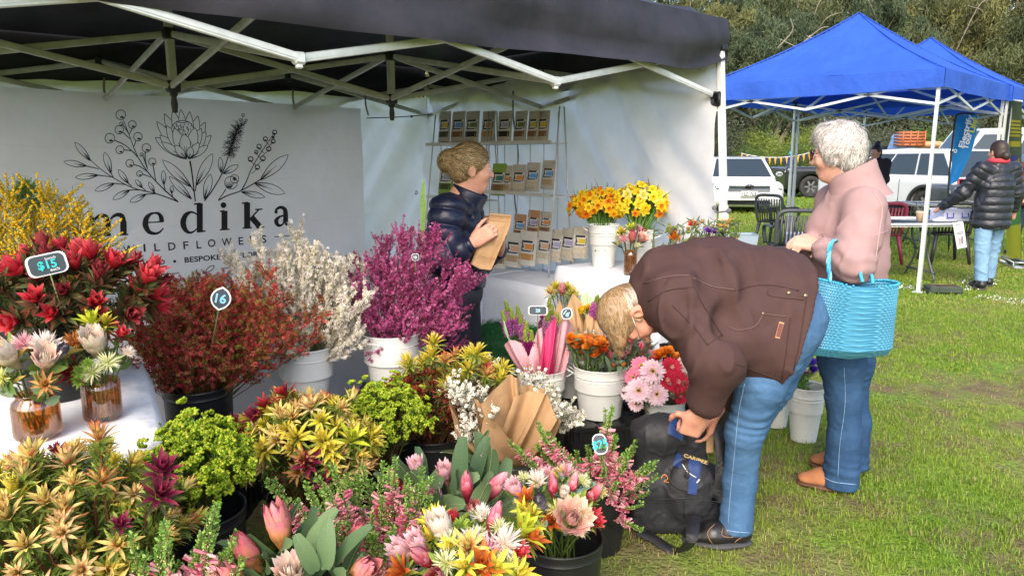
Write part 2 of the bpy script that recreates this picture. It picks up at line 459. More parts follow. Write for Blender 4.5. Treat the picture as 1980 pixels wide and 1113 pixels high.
# ---- grass
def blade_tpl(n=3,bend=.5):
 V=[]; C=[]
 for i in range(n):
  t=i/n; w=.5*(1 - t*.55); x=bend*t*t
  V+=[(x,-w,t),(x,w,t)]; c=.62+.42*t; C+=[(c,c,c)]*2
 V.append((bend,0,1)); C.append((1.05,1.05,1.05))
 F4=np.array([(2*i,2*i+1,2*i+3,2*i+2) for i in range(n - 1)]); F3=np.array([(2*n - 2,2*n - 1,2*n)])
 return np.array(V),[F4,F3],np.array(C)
def lawn_tone(x,y):
 p=np.stack([x,y,0*x],-1)
 return vnoise(p*1.1,21)*.5+vnoise(p*3.1,22)*.35+vnoise(p*9,23)*.25
def grass():
 g=G(); tpl=blade_tpl(3,.55); tpl2=blade_tpl(2,.4)
 def patch(x0,x1,y0,y1,dens,hl,wd,tp,tuft,seed):
  r=np.random.default_rng(seed); n = int((x1 - x0)*(y1 - y0)*dens/tuft)
  x=r.uniform(x0,x1,n); y=r.uniform(y0,y1,n)
  px=990+FPX*x/(y*_c+CH*_s) ; keep=(px < 2150) & (px > 560+0*y)
  # under the tables and the flowers nobody sees the turf
  keep &= ~((x < -.2) & (y < 4.0)); x=x[keep]; y=y[keep]
  bare=lawn_tone(x,y); near=np.clip((9 - np.hypot(x,y))/3,0,1)
  k2=r.uniform(0,1,len(x)) > np.clip((bare+.02)*2.2,0,.86)*near
  x=x[k2]; y=y[k2]; bare=bare[k2]
  x=np.repeat(x,tuft)+r.normal(0,.014,len(x)*tuft); y=np.repeat(y,tuft)+r.normal(0,.014,len(y)*tuft); bare=np.repeat(bare,tuft)
  m=len(x); h=hl*r.uniform(.45,1.25,m)*(1 - .35*np.clip(bare*1.5,0,1)); w=wd*r.uniform(.7,1.4,m)
  lean = r.normal(0,.62,m); az=r.uniform(0,6.283,m)
  ca,sa=np.cos(az),np.sin(az); cl,sl=np.cos(lean),np.sin(lean); z=np.zeros(m)
  R=np.stack([np.stack([ca*cl*h,-sa*w,ca*sl*h],-1),np.stack([sa*cl*h,ca*w,sa*sl*h],-1),np.stack([-sl*h,z,cl*h],-1)],1)
  T=np.stack([x,y,lawn_z(x,y)*np.clip(1 - (np.hypot(x,y) - 9)/6,0,1) - .004],-1)
  u=r.uniform(0,1,m)[:,None]; c=A(.16,.285,.02)*(1 - u)+A(.35,.45,.05)*u
  yel=np.clip(bare*1.3+.03+r.normal(0,.24,m),0,1)[:,None]; c=c*(1 - yel)+A(.40,.31,.12)*yel
  deep=np.clip(-bare*1.6+r.normal(-.1,.2,m),0,1)[:,None]; c=c*(1 - .35*deep)+A(.09,.20,.02)*.35*deep
  dry=(r.uniform(0,1,m) < .07)[:,None]; c=np.where(dry,A(.42,.34,.17),c)
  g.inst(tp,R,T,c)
 patch(-.2,3.9,1.9,4.4,11500,.028,.0038,tpl,5,1)
 patch(-.2,6.5,4.4,7.2,5600,.032,.0056,tpl2,5,2)
 patch(1.0,9.5,7.2,11,2300,.042,.0085,tpl2,4,3)
 patch(2.0,16,11,20,520,.06,.018,tpl2,4,4)
 patch(5,30,20,40,60,.07,.05,tpl2,3,5)
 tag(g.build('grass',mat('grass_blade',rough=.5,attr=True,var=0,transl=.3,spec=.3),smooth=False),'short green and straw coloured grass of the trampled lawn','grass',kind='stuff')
grass()
def litter():
 """painted field line: white dust on the turf"""
 g=G(); r=np.random.default_rng(5); tp=(A([-1,-.6,0],[1,-.5,0],[.7,.6,0],[-.8,.5,0]),[np.array([[0,1,2,3]])],np.ones((4,3)))
 def line(a,b,w,n):
  t=r.uniform(0,1,n); p=np.asarray(a)[None]*(1 - t[:,None])+np.asarray(b)[None]*t[:,None]; d=nrm(np.asarray(b) - np.asarray(a))
  nn = A(-d[1],d[0],0); p=p+nn * r.normal(0,w,n)[:,None]; p[:,2]=.012+r.uniform(0,.03,n)
  s=r.uniform(.003,.009,n); az=r.uniform(0,6.28,n); tl=r.normal(0,.5,(n,2))
  R=np.stack([Rz(a_) @ Rx(q[0]) @ Ry(q[1])*k for a_,q,k in zip(az,tl,s)]); g.inst(tp,R,p)
 line(PZ(1725,557,0),PZ(1800,563,0),.05,200); line(PZ(1845,568,0),PZ(1925,545,0),.05,200); line(PZ(1900,575,0),PZ(1985,590,0),.10,140); line(PZ(1860,553,0),PZ(1900,528,0),.05,140)
 tag(g.build('field_marking',mat('line_chalk',(.75,.76,.74),.9),smooth=False),'patchy white field line chalk on the turf','field marking',kind='stuff')
litter()
# ---- trees
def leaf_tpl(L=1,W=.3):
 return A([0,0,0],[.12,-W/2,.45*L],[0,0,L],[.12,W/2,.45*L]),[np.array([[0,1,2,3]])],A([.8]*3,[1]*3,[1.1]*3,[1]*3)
def crown_mesh(seed,n_cl,n_lf,rx,rz,col_a,col_b,leafL=.30,droop=.75):
 r=np.random.default_rng(seed); g=G(); tp=leaf_tpl(1,.26)
 d=nrm(r.normal(0,1,(n_cl,3))); rr=r.uniform(.35,1,n_cl)**.6
 cc=d*rr[:,None]*A(rx,rx,rz); cc*=1+.28*vnoise(cc*.55,seed)[:,None]
 size=r.uniform(.5,1.15,n_cl)
 ci=r.integers(0,n_cl,n_lf); off=r.normal(0,1,(n_lf,3))*A(.62,.62,.5)*size[ci][:,None]
 off[:,2]-=.25*np.abs(r.normal(0,1,n_lf))*size[ci]; T=cc[ci]+off
 D=r.normal(0,.55,(n_lf,3)); D[:,2]-=droop
 R=frames(D)*(leafL*r.uniform(.6,1.4,n_lf))[:,None,None]
 tone=r.uniform(0,1,n_cl)[ci]*.65+r.uniform(0,1,n_lf)*.35
 c=np.asarray(col_a)[None]*(1 - tone[:,None])+np.asarray(col_b)[None]*tone[:,None]
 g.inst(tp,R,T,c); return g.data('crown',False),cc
def trunk_geo(seed,h,crown_c,zc,lean=(0,0)):
 r=np.random.default_rng(seed); g=G(); n = 12
 def col(m,t0=0): return np.stack([A(.42,.35,.28)*r.uniform(.5,1.15) for _ in range(m)])
 t=np.linspace(0,1,n)[:,None]; pth=np.concatenate([np.sin(t*3+seed)*.35*t+lean[0]*t,np.cos(t*2.3+seed)*.3*t+lean[1]*t,t*h],1)
 g.tube(pth,np.linspace(.42,.10,n),8,col(n))
 for k in range(16):
  i=r.integers(4,n - 1); a=pth[i]; b=crown_c[r.integers(len(crown_c))]+A(0,0,zc); mid=(a+b)/2+r.normal(0,.5,3); mid[2]-=.2
  q=catmull([a,mid,b],5); g.tube(q,np.linspace(.15,.03,len(q)),5,col(len(q)))
 for k in range(9):
  a=pth[r.integers(4,n - 2)]; b=crown_c[r.integers(len(crown_c))]*A(.9,0,1)+A(0,-np.abs(crown_c[:,1]).max()*r.uniform(.85,1.0),zc); q=catmull([a,(a+b)/2+r.normal(0,.6,3),b,b+A(r.normal(0,1),-.3,r.uniform(.3,1.2))],5); g.tube(q,np.linspace(.11,.025,len(q)),5,A(.27,.235,.19))
 return g
TREEV=[]
for k,(ca,cb) in enumerate((((.026,.040,.015),(.18,.205,.085)),((.036,.046,.017),(.26,.26,.09)),((.022,.040,.020),(.15,.195,.10)))):
 me,cc=crown_mesh(40+k,130,27000,6.2,6.4,ca,cb,.46)
 me.materials.append(PLANT); TREEV.append((me,cc))
def trees():
 spots=[  # x, y, crown centre z, scale, variant, label
  (13,77,10.5,1.0,0,'gum tree with drooping olive crown rising just right of the black marquee roof'),
  (21,82,11.5,1.05,1,'gum tree with pale leaves behind the left slope of the near blue gazebo'),
  (25,74,10.0,.85,2,'leaning gum tree with several pale trunks showing left of the grey haired woman'),
  (30,84,12.0,1.1,0,'tall gum tree behind the peak of the near blue gazebo'),
  (38,80,11.0,1.0,2,'grey green gum tree between the two blue gazebo peaks'),
  (46,84,12.0,1.15,1,'gum tree behind the peak of the far blue gazebo'),
  (52,74,10.0,1.0,0,'dark gum tree right of the far blue gazebo peak'),
  (58,80,11.0,1.1,1,'gum tree with yellowish crown at the right edge of the picture'),
  (66,84,11.0,1.1,2,'gum tree beyond the right edge of the picture'),
  (4,84,11.0,1.1,2,'gum tree behind the black marquee roof peak'),
  (-8,84,11.0,1.1,1,'gum tree hidden behind the marquee back wall'),
  (35,96,15.0,1.3,1,'tallest gum tree far behind the blue gazebos'),
  (50,98,15.5,1.3,2,'tall gum tree far behind the far blue gazebo'),
  (18,98,15.5,1.3,0,'tall gum tree far behind, right of the marquee corner'),(62,96,15.5,1.35,0,'tall gum tree far behind the right edge of the far gazebo'),(57,88,16.5,1.2,1,'high yellowish gum crown above the right end of the far gazebo'),(26,92,16.0,1.2,2,'high grey green gum crown left of the near gazebo peak'),(43,90,16.5,1.2,0,'high dark gum crown between the gazebo peaks')]
 for i,(x,y,zc,sc,v,lab) in enumerate(spots):
  t=thing('gum_tree',lab,'tree',(x,y,0),group='gum trees behind the market')
  me,cc=TREEV[v]; o=obj('crown',me,t,(0,0,zc)); o.scale=(sc,sc*.9,sc*1.12); o.rotation_euler=(0,0,i*1.9)
  o['kind']='stuff'
  g=trunk_geo(i+3,zc+2,(cc*sc) @ Rz(i*1.9).T,zc,(-3 if i == 2 else .5,0))
  if i == 2:
   for lx in (1.8,3.0): g.tube(catmull([(.4,0,0),(lx*.6,.3,3),(lx*1.2,.5,6.5),(lx*1.4,0,10)],5),np.linspace(.34,.08,16),7,A(.36,.29,.23))
  g.build('trunk',BARK,t,world=False)
 bm,bc=crown_mesh(77,60,9000,2.2,1.6,(.05,.10,.03),(.16,.25,.06),.22,.1); bm.materials.append(PLANT)
 b2,bc=crown_mesh(78,60,9000,2.2,1.7,(.10,.15,.03),(.30,.38,.07),.22,.0); b2.materials.append(PLANT)
 b3,bc=crown_mesh(79,60,9000,2.2,1.7,(.06,.075,.05),(.15,.17,.10),.22,.3); b3.materials.append(PLANT)
 bs=[(16.5,72,1.3,1.0,2),(19.5,74,2.2,1.5,2),(22.5,71,1.0,.8,0),(24.2,72.5,1.9,1.1,1),(27.2,71.5,1.1,.85,0),(29,72.5,1.9,1.15,1),(32,72,1.5,1.1,0),(36,73,1.8,1.3,2),(40,73,1.8,1.3,0),(45,73,2,1.4,2),
  (50,73,2.2,1.5,0),(55,73,2.2,1.5,2),(61,74,2,1.5,0),(13,72,1.6,1.2,0),(9,73,1.6,1.3,2),(22,76,3.6,1.9,2),(33,78,3.8,2,2),(44,79,3.8,2.1,2),(54,79,4,2.1,2)]
 kinds=('dark green rounded shrub','bright lime green shrub','grey olive twiggy shrub')
 sz=('low','medium','tall')
 bs=sorted(bs,key=lambda b: b[0]/b[1]); nth={}; od=('leftmost','second','third','fourth','fifth','sixth')
 for i,(x,y,z,sc,v) in enumerate(bs):
  px=int(990+FPX*x/y)
  where='under the first gum' if px < 1440 else 'behind the bunting' if px < 1600 else ('behind the parked cars' if px < 1900 else 'behind the white van')
  lb=f'{sz[min(2, int(sc / .55) - 1)]} {kinds[v]} in the garden bed {where}'; nth[lb]=nth.get(lb,-1)+1
  t=thing('garden_shrub',od[nth[lb]]+' '+lb,'shrub',(x,y,.25),group='shrubs in the garden bed')
  o=obj('foliage',(bm,b2,b3)[v],t,(0,0,z - .25)); o.scale=(sc,)*3; o.rotation_euler=(0,0,i*2.3); o['kind']='stuff'
  g=G(); r=np.random.default_rng(i)
  for k in range(6):
   a=r.uniform(0,6.28); g.tube(catmull([(0,0,0),(math.cos(a)*.3*sc,math.sin(a)*.3*sc,z*.5),(math.cos(a)*sc,math.sin(a)*sc,z)],4),np.linspace(.07,.02,9),5,A(.16,.12,.09))
  g.build('stem',BARK,t,world=False)
trees()
# ================================================================ BLACK MARQUEE
R0=A(-.70,6.2,0); UU=A(-.757,-.655,0); VV=A(.655,-.757,0); UU=nrm(UU); VV=nrm(A(-UU[1],UU[0],0)*-1)
if VV[0] < 0: VV=-VV
TU,TV=4.8,2.78; EAVE=2.2
def Wp(u,v,z): return R0+UU*u+VV*v+A(0,0,z)
ALU=mat('aluminium',(.66,.67,.65),.38,.25,var=.12,vs=20)
ALU_SHADE=mat('aluminium_shaded',(.46,.46,.38),.45,.2,var=.18,vs=14)  # inner bars and posts: shade under the canopy put into the metal colour
BLACKP=mat('black_plastic',(.022,.022,.024),.45,var=.2)
CANVAS=mat('black_canvas',(.028,.026,.033),.5,var=.3,vs=5,wr=.012,ws=4,bump=.0006,bs=400,spec=.3)
WALLM=mat('white_tarp',(.80,.765,.775),.55,var=.10,vs=2.5,wr=.035,ws=2.6,transl=.62,spec=.3)
def marquee():
 t=thing('black_marquee','black pop-up marquee with white walls over the flower stall','marquee',Wp(0,0,0))
 # roof
 nu,nv=97,61
 us=np.linspace(-.025,TU+.025,nu); vs=np.linspace(-.025,TV+.025,nv); U_,V_=np.meshgrid(us,vs,indexing='ij')
 ed=np.minimum(np.minimum(U_+.025,TU+.025 - U_),np.minimum(V_+.025,TV+.025 - V_)); f=np.clip(ed/1.46,0,1)
 Z=EAVE+1.05*(.35*f+.65*f**2.0)
 node=np.sin(U_/1.2*math.pi)**2
 Z=Z - .05*node*np.clip(f*3,0,1)*(1 - f)+.010*vnoise(np.stack([U_*4,V_*4,0*U_],-1),2)*(f > .02)
 Z=Z+(.030*np.sin(V_*17+1.4*np.sin(U_*1.7))+.016*np.sin(V_*31+U_*3.3))*np.exp(-((V_ - TV+.20)/.22)**2)*np.clip((TV - V_)*9,0,1)
 Q=R0+U_[...,None]*UU+V_[...,None]*VV; Q[...,2]=Z
 g=G(); g.grid(Q); g.build('canopy',CANVAS,t)
 # valance, four sides, rippled
 def side(a,b,n,name):
  s=np.linspace(0,1,n); rows=[]
  p=np.asarray(a)[None]*(1 - s[:,None])+np.asarray(b)[None]*s[:,None]; out=nrm(np.cross(np.asarray(b) - np.asarray(a),A(0,0,1)))
  for k,zz in enumerate((0,-.06,-.13,-.19,-.25,-.29)):
   q=p.copy(); w=.018*np.sin(s*21+k*.6)+.012*np.sin(s*47+k)
   q+=out*(.004+w*(k/5)+.016*np.sin(k*1.7+2.2*np.sin(s*5))*min(1,k/2)+.01*(k > 0))[:,None]; q[:,2]+=(zz+.010*np.sin(s*9)*k/5)*(.72+.28*np.sin(np.pi*np.clip(s*6,0,.5))*np.sin(np.pi*np.clip((1 - s)*6,0,.5))); rows.append(q)
  g=G(); g.grid(np.stack(rows,1)); g.build(name,CANVAS,t)
 e=.022; E2=EAVE+.015
 c=[Wp(-e,-e,E2),Wp(TU+e,-e,E2),Wp(TU+e,TV+e,E2),Wp(-e,TV+e,E2)]
 for i in range(4): side(c[i],c[(i+1) % 4],90,'valance')
 # legs
 for (u,v) in ((0,0),(0,TV),(TU,0),(TU,TV)):
  g=G(); p=Wp(u,v,0); Rm=np.stack([UU,VV,A(0,0,1)],-1)
  ft=p+(VV*.17 if (u,v) == (0,TV) else 0*VV); Rl=axes(p+A(0,0,2.1) - ft,UU); g.box(ft*.70+(p+A(0,0,2.1))*.30,(.042,.042,1.2),Rl,bev=.005); g.box(ft*.27+(p+A(0,0,2.1))*.73,(.034,.034,1.14),Rl,bev=.004); g.box(ft+A(0,0,.01),(.10,.10,.015),Rm)
  lg=g.build('leg',ALU,t,smooth=False)
  [G().box(p+A(0,0,z_),(.063,.063,.08),Rm,bev=.008).build('leg_bracket',BLACKP,lg) for z_ in (2.09,1.80)]
 # scissor trusses
 zt,zb=2.06,1.82
 def bar(a,b,m=ALU_SHADE,w=.016,hh=.030):
  a=np.asarray(a); b=np.asarray(b); d=nrm(b - a); Rm=axes(d,A(0,0,1)); g=G(); g.box((a+b)/2,(hh,w,np.linalg.norm(b - a)),Rm,bev=.003)
  for sg in (-1,1): g.box((a+b)/2+Rm[:,1]*sg*(w/2+.001),(hh*.36,.003,np.linalg.norm(b - a)*.98),Rm)
  g.build('truss_bar',m,t,smooth=False)
 def joint(p,s=1,m=BLACKP):
  g=G(); Rm=np.stack([UU,VV,A(0,0,1)],-1); g.box(p,(.06*s,.05*s,.055*s),Rm,bev=.008); g.box(np.asarray(p) - A(0,0,.03*s),(.03*s,.03*s,.03*s),Rm,bev=.004); g.build('truss_joint',m,t,smooth=False)
 k=[0,1.2,2.4,3.6,4.8]
 def pair(p,q,m=ALU_SHADE,off=None):
  d=off if off is not None else A(0,0,0)
  bar(p+A(0,0,zt) - d,q+A(0,0,zb) - d,m); bar(p+A(0,0,zb)+d,q+A(0,0,zt)+d,m)
 for row,v in enumerate((0.03,TV/2,TV - .03)):
  for i in range(4): pair(Wp(k[i],v,0),Wp(k[i+1],v,0),ALU if row == 2 else ALU_SHADE,VV*.011)
  for i in range(1,4): joint(Wp(k[i],v,zt)); joint(Wp(k[i],v,zb),.75 if row == 2 else 1,ALU if row == 2 else BLACKP)
 for i in range(5):
  pair(Wp(k[i],.03,0),Wp(k[i],TV/2,0),ALU_SHADE,UU*.011); pair(Wp(k[i],TV/2,0),Wp(k[i],TV - .03,0),ALU_SHADE,UU*.011)
 for i in (1,2,3):
  p=Wp(k[i],TV/2,0); g=G(); g.box(p+A(0,0,(zb+3.1)/2),(.036,.036,3.1 - zb),np.stack([UU,VV,A(0,0,1)],-1),bev=.004)
  g.build('roof_post',ALU_SHADE,t,smooth=False)
  g=G(); g.lathe([(.012,-.10),(.016,-.06),(.012,-.03),(.02,0)],10,p+A(0,0,zb - .02)); g.build('post_knob',BLACKP,t)
 # walls
 def wall(p0,du,n0,n1,L0,ztop,name,inn,seed,diag):
  s=np.linspace(0,1,n0); z=np.linspace(0,1,n1); S_,Z_=np.meshgrid(s,z,indexing='ij')
  start=diag[0]+diag[1]*(1 - Z_); X_=start+(L0+diag[3]*(1 - Z_) - start)*S_
  top=ztop - .025*np.abs(np.sin(X_/1.2*math.pi)) - .012*vnoise(np.stack([X_*7,0*X_,0*X_],-1),seed)
  H=Z_*top; w=.026*np.sin((X_*5+H*4.2*diag[2])+seed)+.020*np.sin(X_*13+H*9*diag[2]+2*np.sin(X_*3))+.010*np.sin(X_*27+H*23*diag[2]+3*vnoise(np.stack([X_*2,H*2,0*X_],-1),5))+.014*vnoise(np.stack([X_*3,H*2,0*X_],-1),seed)
  fan = .012*np.sin(np.arctan2(top - H+.03,np.abs(np.mod(X_,1.2) - .6)+.05)*11)*np.exp(-(top - H)/.45)
  hem=-.012*((top - H) < .09)
  Q=np.asarray(p0)[None,None]+X_[...,None]*du+inn * (w+fan + hem)[...,None]; Q[...,2]=H
  g=G(); g.grid(Q); o=g.build(name,WALLM,t)
  # eyelets and ties
  return o
 b=wall(Wp(0,.05,0),UU,150,60,TU,1.955,'back_wall',VV,3,(.05,.16,.8,0))
 s_=wall(Wp(.05,0,0),VV,120,60,TV - .01,2.02,'side_wall',UU,8,(.03,.0,1.0,.17))
 for (u,z) in ((.14,1.55),(.18,1.2),(.22,.9)):
  g=G(); g.lathe([(.016,0),(.016,.006),(.008,.006)],12,Wp(u,.075,z),R=axes(VV,A(0,0,1))); g.build('eyelet',mat('brass',(.22,.18,.12),.4,.8),b)
 for (v,z) in ((1.18,1.97),(2.85,1.22)):
  g=G()
  if v < 2: g.tube(catmull([Wp(.085,v,1.94),Wp(.10,v+.02,1.75),Wp(.09,v+.06,1.5),Wp(.10,v+.03,1.25),Wp(.09,v+.08,.9),Wp(.09,v+.08,.75)],6),.006,6)
  else:
   g.tube(catmull([Wp(.09,v,z),Wp(.11,v+.03,z - .02),Wp(.10,v+.09,z - .012)],6),.005,6); g.ball(Wp(.10,v+.10,z - .01),.014); g.ball(Wp(.085,v,z),.014)
  g.build('tie_cord',mat('grey_cord',(.12,.12,.12),.8),s_)
 g=G(); g.tube(catmull([Wp(.62,.09,1.78),Wp(.3,.10,1.80),Wp(.02,.09,1.83)],6),.004,5); g.ball(Wp(.22,.10,1.805),.011); g.build('tie_cord',MATS['grey_cord'],b)
 for u in (.62,1.2,2.4,3.6):
  g=G(); g.tube(catmull([Wp(u,.085,1.96),Wp(u+.01,.10,1.88),Wp(u - .01,.10,1.80)],4),.007,5); g.build('tie_strap',mat('tan_strap',(.25,.19,.12),.8),b)
marquee()
# ================================================================ BANNER
BV=.125
def on_banner(px,py,lift=0):
 d=ray(px,py); o=A(0,0,CH); pt=R0+VV*BV; return o+d*(np.dot(pt - o,VV)/np.dot(d,VV))+VV*lift
def b_uz(p): q=p - R0; return np.dot(q,UU),q[2]
def banner_off(u,z): return .006*np.sin(u*2.6+1)+.004*np.sin(z*5+u)+.0025*np.sin(u*9+z*14)
def banner():
 t=thing('banner','white cloth banner with black line drawing of wildflowers above large black lettering','banner',Wp(2.5,BV,.9))
 u0,z1=b_uz(on_banner(697,210)); u1=3.7; zb=b_uz(on_banner(200,603))[1]; zt_l=b_uz(on_banner(10,168))[1]
 us=np.linspace(u0,u1,80); zs=np.linspace(0,1,40); U_,T_=np.meshgrid(us,zs,indexing='ij')
 top=z1+(zt_l - z1)*np.clip((U_ - u0)/2.3,0,1.3); Z_=zb+(top - zb)*T_
 Q=R0+U_[...,None]*UU+VV*(BV+banner_off(U_,Z_))[...,None]; Q[...,2]=Z_
 BM=mat('banner_cloth',(.86,.83,.83),.75,var=.05,vs=2,wr=.02,ws=2.4,transl=.42,spec=.2)
 g=G(); g.grid(Q); g.build('cloth',BM,t)
 # fold creases
 g=G()
 for z in (zb+.22,zb+.5,zb+.78,zb+1.0):
  uu=np.linspace(u0+.02,u1,40); g.tube([R0+UU*u+VV*(BV+banner_off(u,z)+.0005)+A(0,0,z+.012*math.sin(u*2+z*9)+.004*math.sin(u*11)) for u in uu],.0009,4,flat=1)
 g.build('fold_crease',BM,t)
 INK=mat('black_ink',(.008,.008,.009),.7,var=0)
 def drop(p,lift):
  u,z=b_uz(p); return R0+UU*u+VV*(BV+banner_off(u,z)+lift)+A(0,0,z)
 L0=.004
 def ribbon(g,pts,w0,w1=None,lift=L0):
  """pts in photo pixels; widths in photo pixels"""
  pts=np.asarray(pts,float); w1=w0 if w1 is None else w1; n = len(pts); d=nrm(np.gradient(pts,axis=0)); nn = np.stack([-d[:,1],d[:,0]],1)
  w=(np.interp(np.linspace(0,1,n),np.linspace(0,1,len(w0)),w0) if np.ndim(w0) else np.linspace(w0,w1,n))[:,None]*.62; l=pts+nn * w; r=pts - nn * w
  g.grid(np.stack([[drop(on_banner(*p),lift) for p in r],[drop(on_banner(*p),lift) for p in l]],1))
 def fill(g,pts,lift):
  c=np.mean(pts,0); V=[drop(on_banner(*c),lift)]+[drop(on_banner(*p),lift) for p in pts]; n = len(pts)
  g.add(V,[(0,1+(k+1) % n,1+k) for k in range(n)])
 def leafo(tip,base,w,bulge=.45):
  tip=A(*tip); base=A(*base); d=base - tip; n_=A(-d[1],d[0])/(np.linalg.norm(d)+1e-9); s=np.linspace(0,1,12)[:,None]
  prof=np.sin(np.pi*s**.85)**.9*w/2; a=tip+d*s+n_*prof; b=tip+d*s - n_*prof
  return a,b
 z1_=lambda x,y: (110+x/5.43,195+y/5.43)
 z2_=lambda x,y: (330+x/5.43,195+y/5.43)
 g=G(); LW=1.15
 def leaf(zf,tip,base,w,hatch=True):
  tip,base=zf(*tip),zf(*base); w=w*2/5.43; a,b=leafo(tip,base,w)
  ribbon(g,a,LW*.7,LW*1.3); ribbon(g,b,LW*.7,LW*1.3)
  d=A(*tip) - A(*base)
  if hatch:
   for k,(q,e) in enumerate(((-.55,.25),(-.2,.42),(.15,.38),(.5,.22),(.02,.6))):
    n_=A(-d[1],d[0])/np.linalg.norm(d)*w/2; p0=A(*base)+d*.02; p1=A(*base)+d*e+n_*q*1.2; ribbon(g,[p0,(p0+p1)/2+n_*q*.25,p1],1.3,.3)
 def line(zf,pts,w0=1.6,w1=1.2): ribbon(g,catmull([zf(*p) for p in pts],6),w0,w1)
 def circle(zf,x,y,r,w=1.0,fr=1.0):
  c=A(*zf(x,y)); r=r/5.43; a=np.linspace(0,2*math.pi,22); ribbon(g,np.stack([c[0]+r*np.cos(a),c[1]+r*fr*np.sin(a)],1),w)
  return c,r
 # left leafy branch
 line(z1_,[(345,615),(450,710),(600,815),(800,915),(1040,975),(1200,1030),(1270,1060)],1.0,2.0)
 for tip,base,w in (((185,435),(350,630),30),((70,638),(310,685),30),((498,540),(565,760),34),((190,805),(430,780),30),((640,722),(745,865),26),((395,943),(600,865),30),((820,828),(890,910),20),((580,1033),(760,935),30),((958,852),(1020,960),20),((762,1060),(930,980),30),((1113,730),(1120,880),24),((1205,890),(1203,970),18)): leaf(z1_,tip,base,w)
 for ln in (((310,685),(440,715)),((565,760),(590,805)),((430,780),(580,800)),((745,865),(780,895)),((600,865),(720,880)),((890,910),(930,945)),((760,935),(860,935)),((1020,960),(1040,975)),((930,980),(1040,975)),((1120,880),(1140,960)),((1203,970),(1215,1020))): line(z1_,ln)
 # ball branch
 line(z1_,[(690,195),(750,340),(810,500),(860,610),(960,760),(1100,910),(1270,1060)],1.0,2.0)
 for x,y,r in ((668,148,50),(790,250,40),(652,305,44),(675,242,18),(553,393,50),(850,377,44),(660,515,42),(938,495,44),(888,565,18),(762,657,40),(998,640,38),(862,765,30)):
  c,rr=circle(z1_,x,y,r)
  for k in range(22):
   a=k*2*math.pi/22; d=A(math.cos(a),math.sin(a)); ribbon(g,[c+d*rr,c+d*rr*1.13],.8)
  base=c+A(.25,.75)*rr
  for k in range(9):
   a=-2.6+k*.26; e=base+A(math.cos(a),math.sin(a))*rr*.55; ribbon(g,[base+A(math.cos(a),math.sin(a))*rr*.1,e],1.5,.3)
  for k in range(7): q=c+A(math.cos(k*2.4),math.sin(k*2.4) - .3)*rr*.5; ribbon(g,[q,q+A(.6,.2)],.7)
 for ln in (((790,290),(760,350)),((690,330),(765,400)),((690,250),(750,340)),((605,415),(720,470),(830,570)),((828,418),(810,480)),((700,515),(790,530),(840,590)),((925,540),(925,620),(950,720)),((905,585),(940,700)),((805,670),(870,690),(940,740)),((1005,680),(1035,850)),((892,768),(980,800))): line(z1_,ln)
 # stem leaves of the protea
 leaf(z2_,(440,555),(265,890),50); leaf(z2_,(-90,622 - 0),(215,905),46); leaf(z2_,(-20,795),(215,1030),36); leaf(z2_,(420,770),(350,1030),40)
 line(z2_,[(200,630),(225,780),(255,1055)],2.6,1.8); line(z2_,[(265,890),(258,950)]); line(z2_,[(215,905),(245,960)])
 # bottlebrush
 line(z2_,[(605,590),(540,760),(440,930),(350,1050)],1.6,2.0); leaf(z2_,(520,590),(530,755),24); leaf(z2_,(710,675),(550,765),30)
 r=random.Random(3)
 for k in range(260):
  s=r.random(); c=A(*z2_(605+115*s,575 - 325*s)); a=r.uniform(0,6.283); d=A(math.cos(a),math.sin(a)); R_=(13+5*r.random())*(1 - .35*abs(s - .5))
  e=c+d*R_; ribbon(g,[c,(c+e)/2+A(.6,-.4),e],.55,.35)
  if k % 2: ribbon(g,[e,e+d*.8],1.3)
 for x,y,q in ((762,150,14),(732,200,12),(795,205,12),(785,232,10)): circle(z2_,x,y,q); line(z2_,[(x,y+q),(740,260)],.8,.8)
 # seed pod
 c,rr=circle(z2_,630,860,66); circle(z2_,668,818,44)
 for k in range(8): a=k*.785; p=A(*z2_(668,818)); ribbon(g,[p,p+A(math.cos(a),math.sin(a))*5],1.8,.4)
 for k in range(8): ribbon(g,[A(*z2_(585+k*6,915)),A(*z2_(575+k*14,850))],1.2,.3)
 line(z2_,[(575,925),(545,975),(495,1045)])
 # berry branch and right leaves
 line(z2_,[(1090,340),(1000,470),(900,620),(835,740),(790,850),(740,940)],1.0,1.8)
 for x,y,q in ((1095,330,22),(997,400,22),(1078,425,20),(930,480,23),(1030,505,23),(900,538,17),(840,612,25),(967,605,25),(908,697,23),(1078,383,8)):
  c,rr=circle(z2_,x,y,q,1.5); ribbon(g,[c+A(-.6,.5)*rr,c+A(.3,.8)*rr],2.0); ax=1000+(470 - y)*.7 if y < 470 else 1000 - (y - 470)*.62
  line(z2_,[(x,y+q if x < ax else y+q*.5),(ax - 12,y+70)],.9,.9)
 line(z2_,[(495,1045),(600,990),(720,950),(850,880),(950,820)],2.0,1.4)
 leaf(z2_,(1232,568),(940,830),52); leaf(z2_,(1200,972),(880,865),48); leaf(z2_,(990,1010),(740,955),30)
 # protea bracts, back to front, each filled so that it hides the one behind
 br=[((303,235),17),((397,236),17),((318,220),19),((383,224),19),((334,213),19),((367,216),19),((350,212),18),((300,266),17),((408,262),17),((309,262),18),((398,255),18),((322,243),19),((389,248),18)]
 polys=[]; lines=[]; BASE=A(362,308)
 def bract(tip,base,w):
  a,b=leafo(tip,base,w); polys.append(np.concatenate([a,b[::-1]])); k=len(polys); lines.extend([(k,a,1.0),(k,b,1.0)]); tip=A(*tip); base=A(*base); d=tip - base; n_=A(-d[1],d[0])/np.linalg.norm(d)
  for q,e in ((-.3,.35),(-.1,.5),(.1,.45),(.3,.3)): lines.append((k,np.array([base,base+d*e+n_*w*q]),.8))
